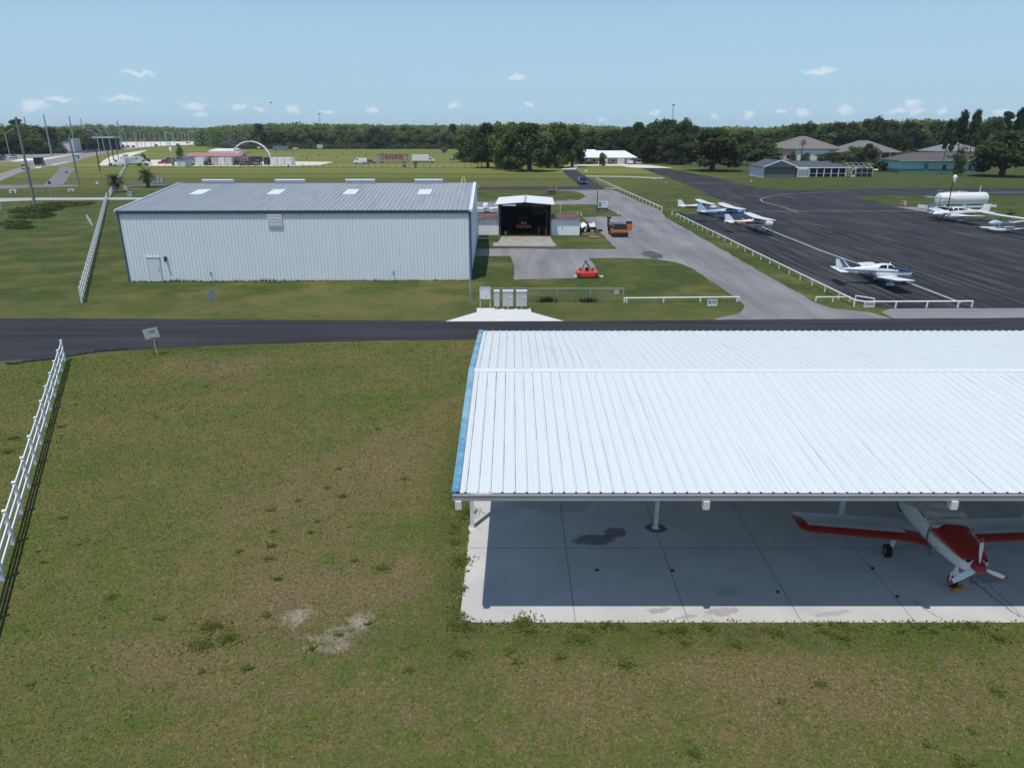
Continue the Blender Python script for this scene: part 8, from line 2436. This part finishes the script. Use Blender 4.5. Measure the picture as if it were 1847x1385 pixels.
# the far woods as one mass
def woods():
    r_ = np.random.default_rng(5); parts = []
    def dmin(px):
        return float(np.interp(px, [-900, 100, 160, 205, 225, 405, 425, 850, 870, 1035, 1060, 1330, 1420, 2800], [500, 520, 640, 1000, 1120, 1080, 655, 655, 560, 540, 430, 430, 420, 420]))
    def dtop(px):
        return float(np.interp(px, [-900, 0, 60, 110, 160, 205, 235, 280, 330, 400, 440, 500, 560, 620, 700, 800, 850, 1000, 1100, 1250, 1340, 1420, 1500, 1580, 1640, 1700, 1847, 2800], [224, 226, 222, 227, 230, 228, 221, 225, 227, 231, 229, 224, 221, 223, 225, 226, 226, 224, 230, 230, 231, 224, 219, 215, 219, 219, 215, 214]))
    lo = []
    for (d0, d1, sp, nq, sz) in ((0, 60, 8.5, 190, 1.6), (60, 160, 10, 90, 1.9), (160, 420, 16, 60, 2.8), (420, 1100, 30, 40, 4.5)):
        for az in np.arange(-46, 47, math.degrees(sp / (700 + d0))):
            px = CX + F * math.tan(R(az)) * (CP + .01)
            base = dmin(px)
            rows = np.arange(d0, d1, sp)
            for rw in rows:
                D = base + rw + r_.uniform(-.4, .4) * sp
                a_ = R(az + r_.uniform(-.4, .4) * math.degrees(sp / D))
                X, Y = D * math.tan(a_), D
                htop = 12.5 + Y * math.tan(math.atan((CY - dtop(px)) / F) - PIT)
                h = np.clip(htop + rw * .002, 13, 27) * (r_.uniform(.80, .98) if r_.random() < .8 else r_.uniform(.98, 1.06))
                w2 = r_.uniform(.36, .55) * min(h, 18) * (sp / 9 if sp > 10 else 1) * .9
                lob = [((X, Y, h * .62), (w2 * .75, w2 * .75, h * .36)), ((X + r_.uniform(-.5, .5) * w2, Y - w2 * .3, h * .4), (w2 * .7, w2 * .6, h * .32)), ((X + r_.uniform(-.5, .5) * w2, Y, h * .8), (w2 * .45, w2 * .45, h * .17))]
                if rw < 12: lob.append(((X, Y - w2 * .4, h * .16), (w2 * .9, w2 * .6, h * .2)))
                parts.append(cloud(lob, nq, sz, r_, .6, .6))
    return np.concatenate(parts)
V = woods()
print('WOODS quads', len(V) // 4)
o = bpy.data.objects.new('forest', npmesh('forest', V, len(V) // 4, 4, leafmat('forest_leaf', [(.07, .108, .028), (.12, .165, .044), (.18, .225, .07)], .05))); C.objects.link(o)
tag(o, 'continuous green woods along the horizon', 'forest', kind='stuff')
for kd in kinds:
    for e in kinds[kd]:
        if not e[1]:
            for ch in list(e[0].children): bpy.data.objects.remove(ch)
            bpy.data.objects.remove(e[0])
# ------------------------------------------------------------------ the humid air over the land
b = MB(); b.box(-3800, 3800, -210, 3800, -1, 60)
m = bpy.data.materials.new('thin_haze'); m.use_nodes = True
nt = m.node_tree; nt.nodes.remove(nt.nodes['Principled BSDF'])
pv = nt.nodes.new('ShaderNodeVolumePrincipled')
pv.inputs['Color'].default_value = (.80, .89, 1, 1); pv.inputs['Density'].default_value = .00011; pv.inputs['Anisotropy'].default_value = .2
nt.links.new(pv.outputs[0], nt.nodes['Material Output'].inputs['Volume'])
o = b.build('haze', m); tag(o, 'thin pale haze over the whole airfield', 'haze', kind='stuff')
print('OBJS', len(bpy.data.objects))
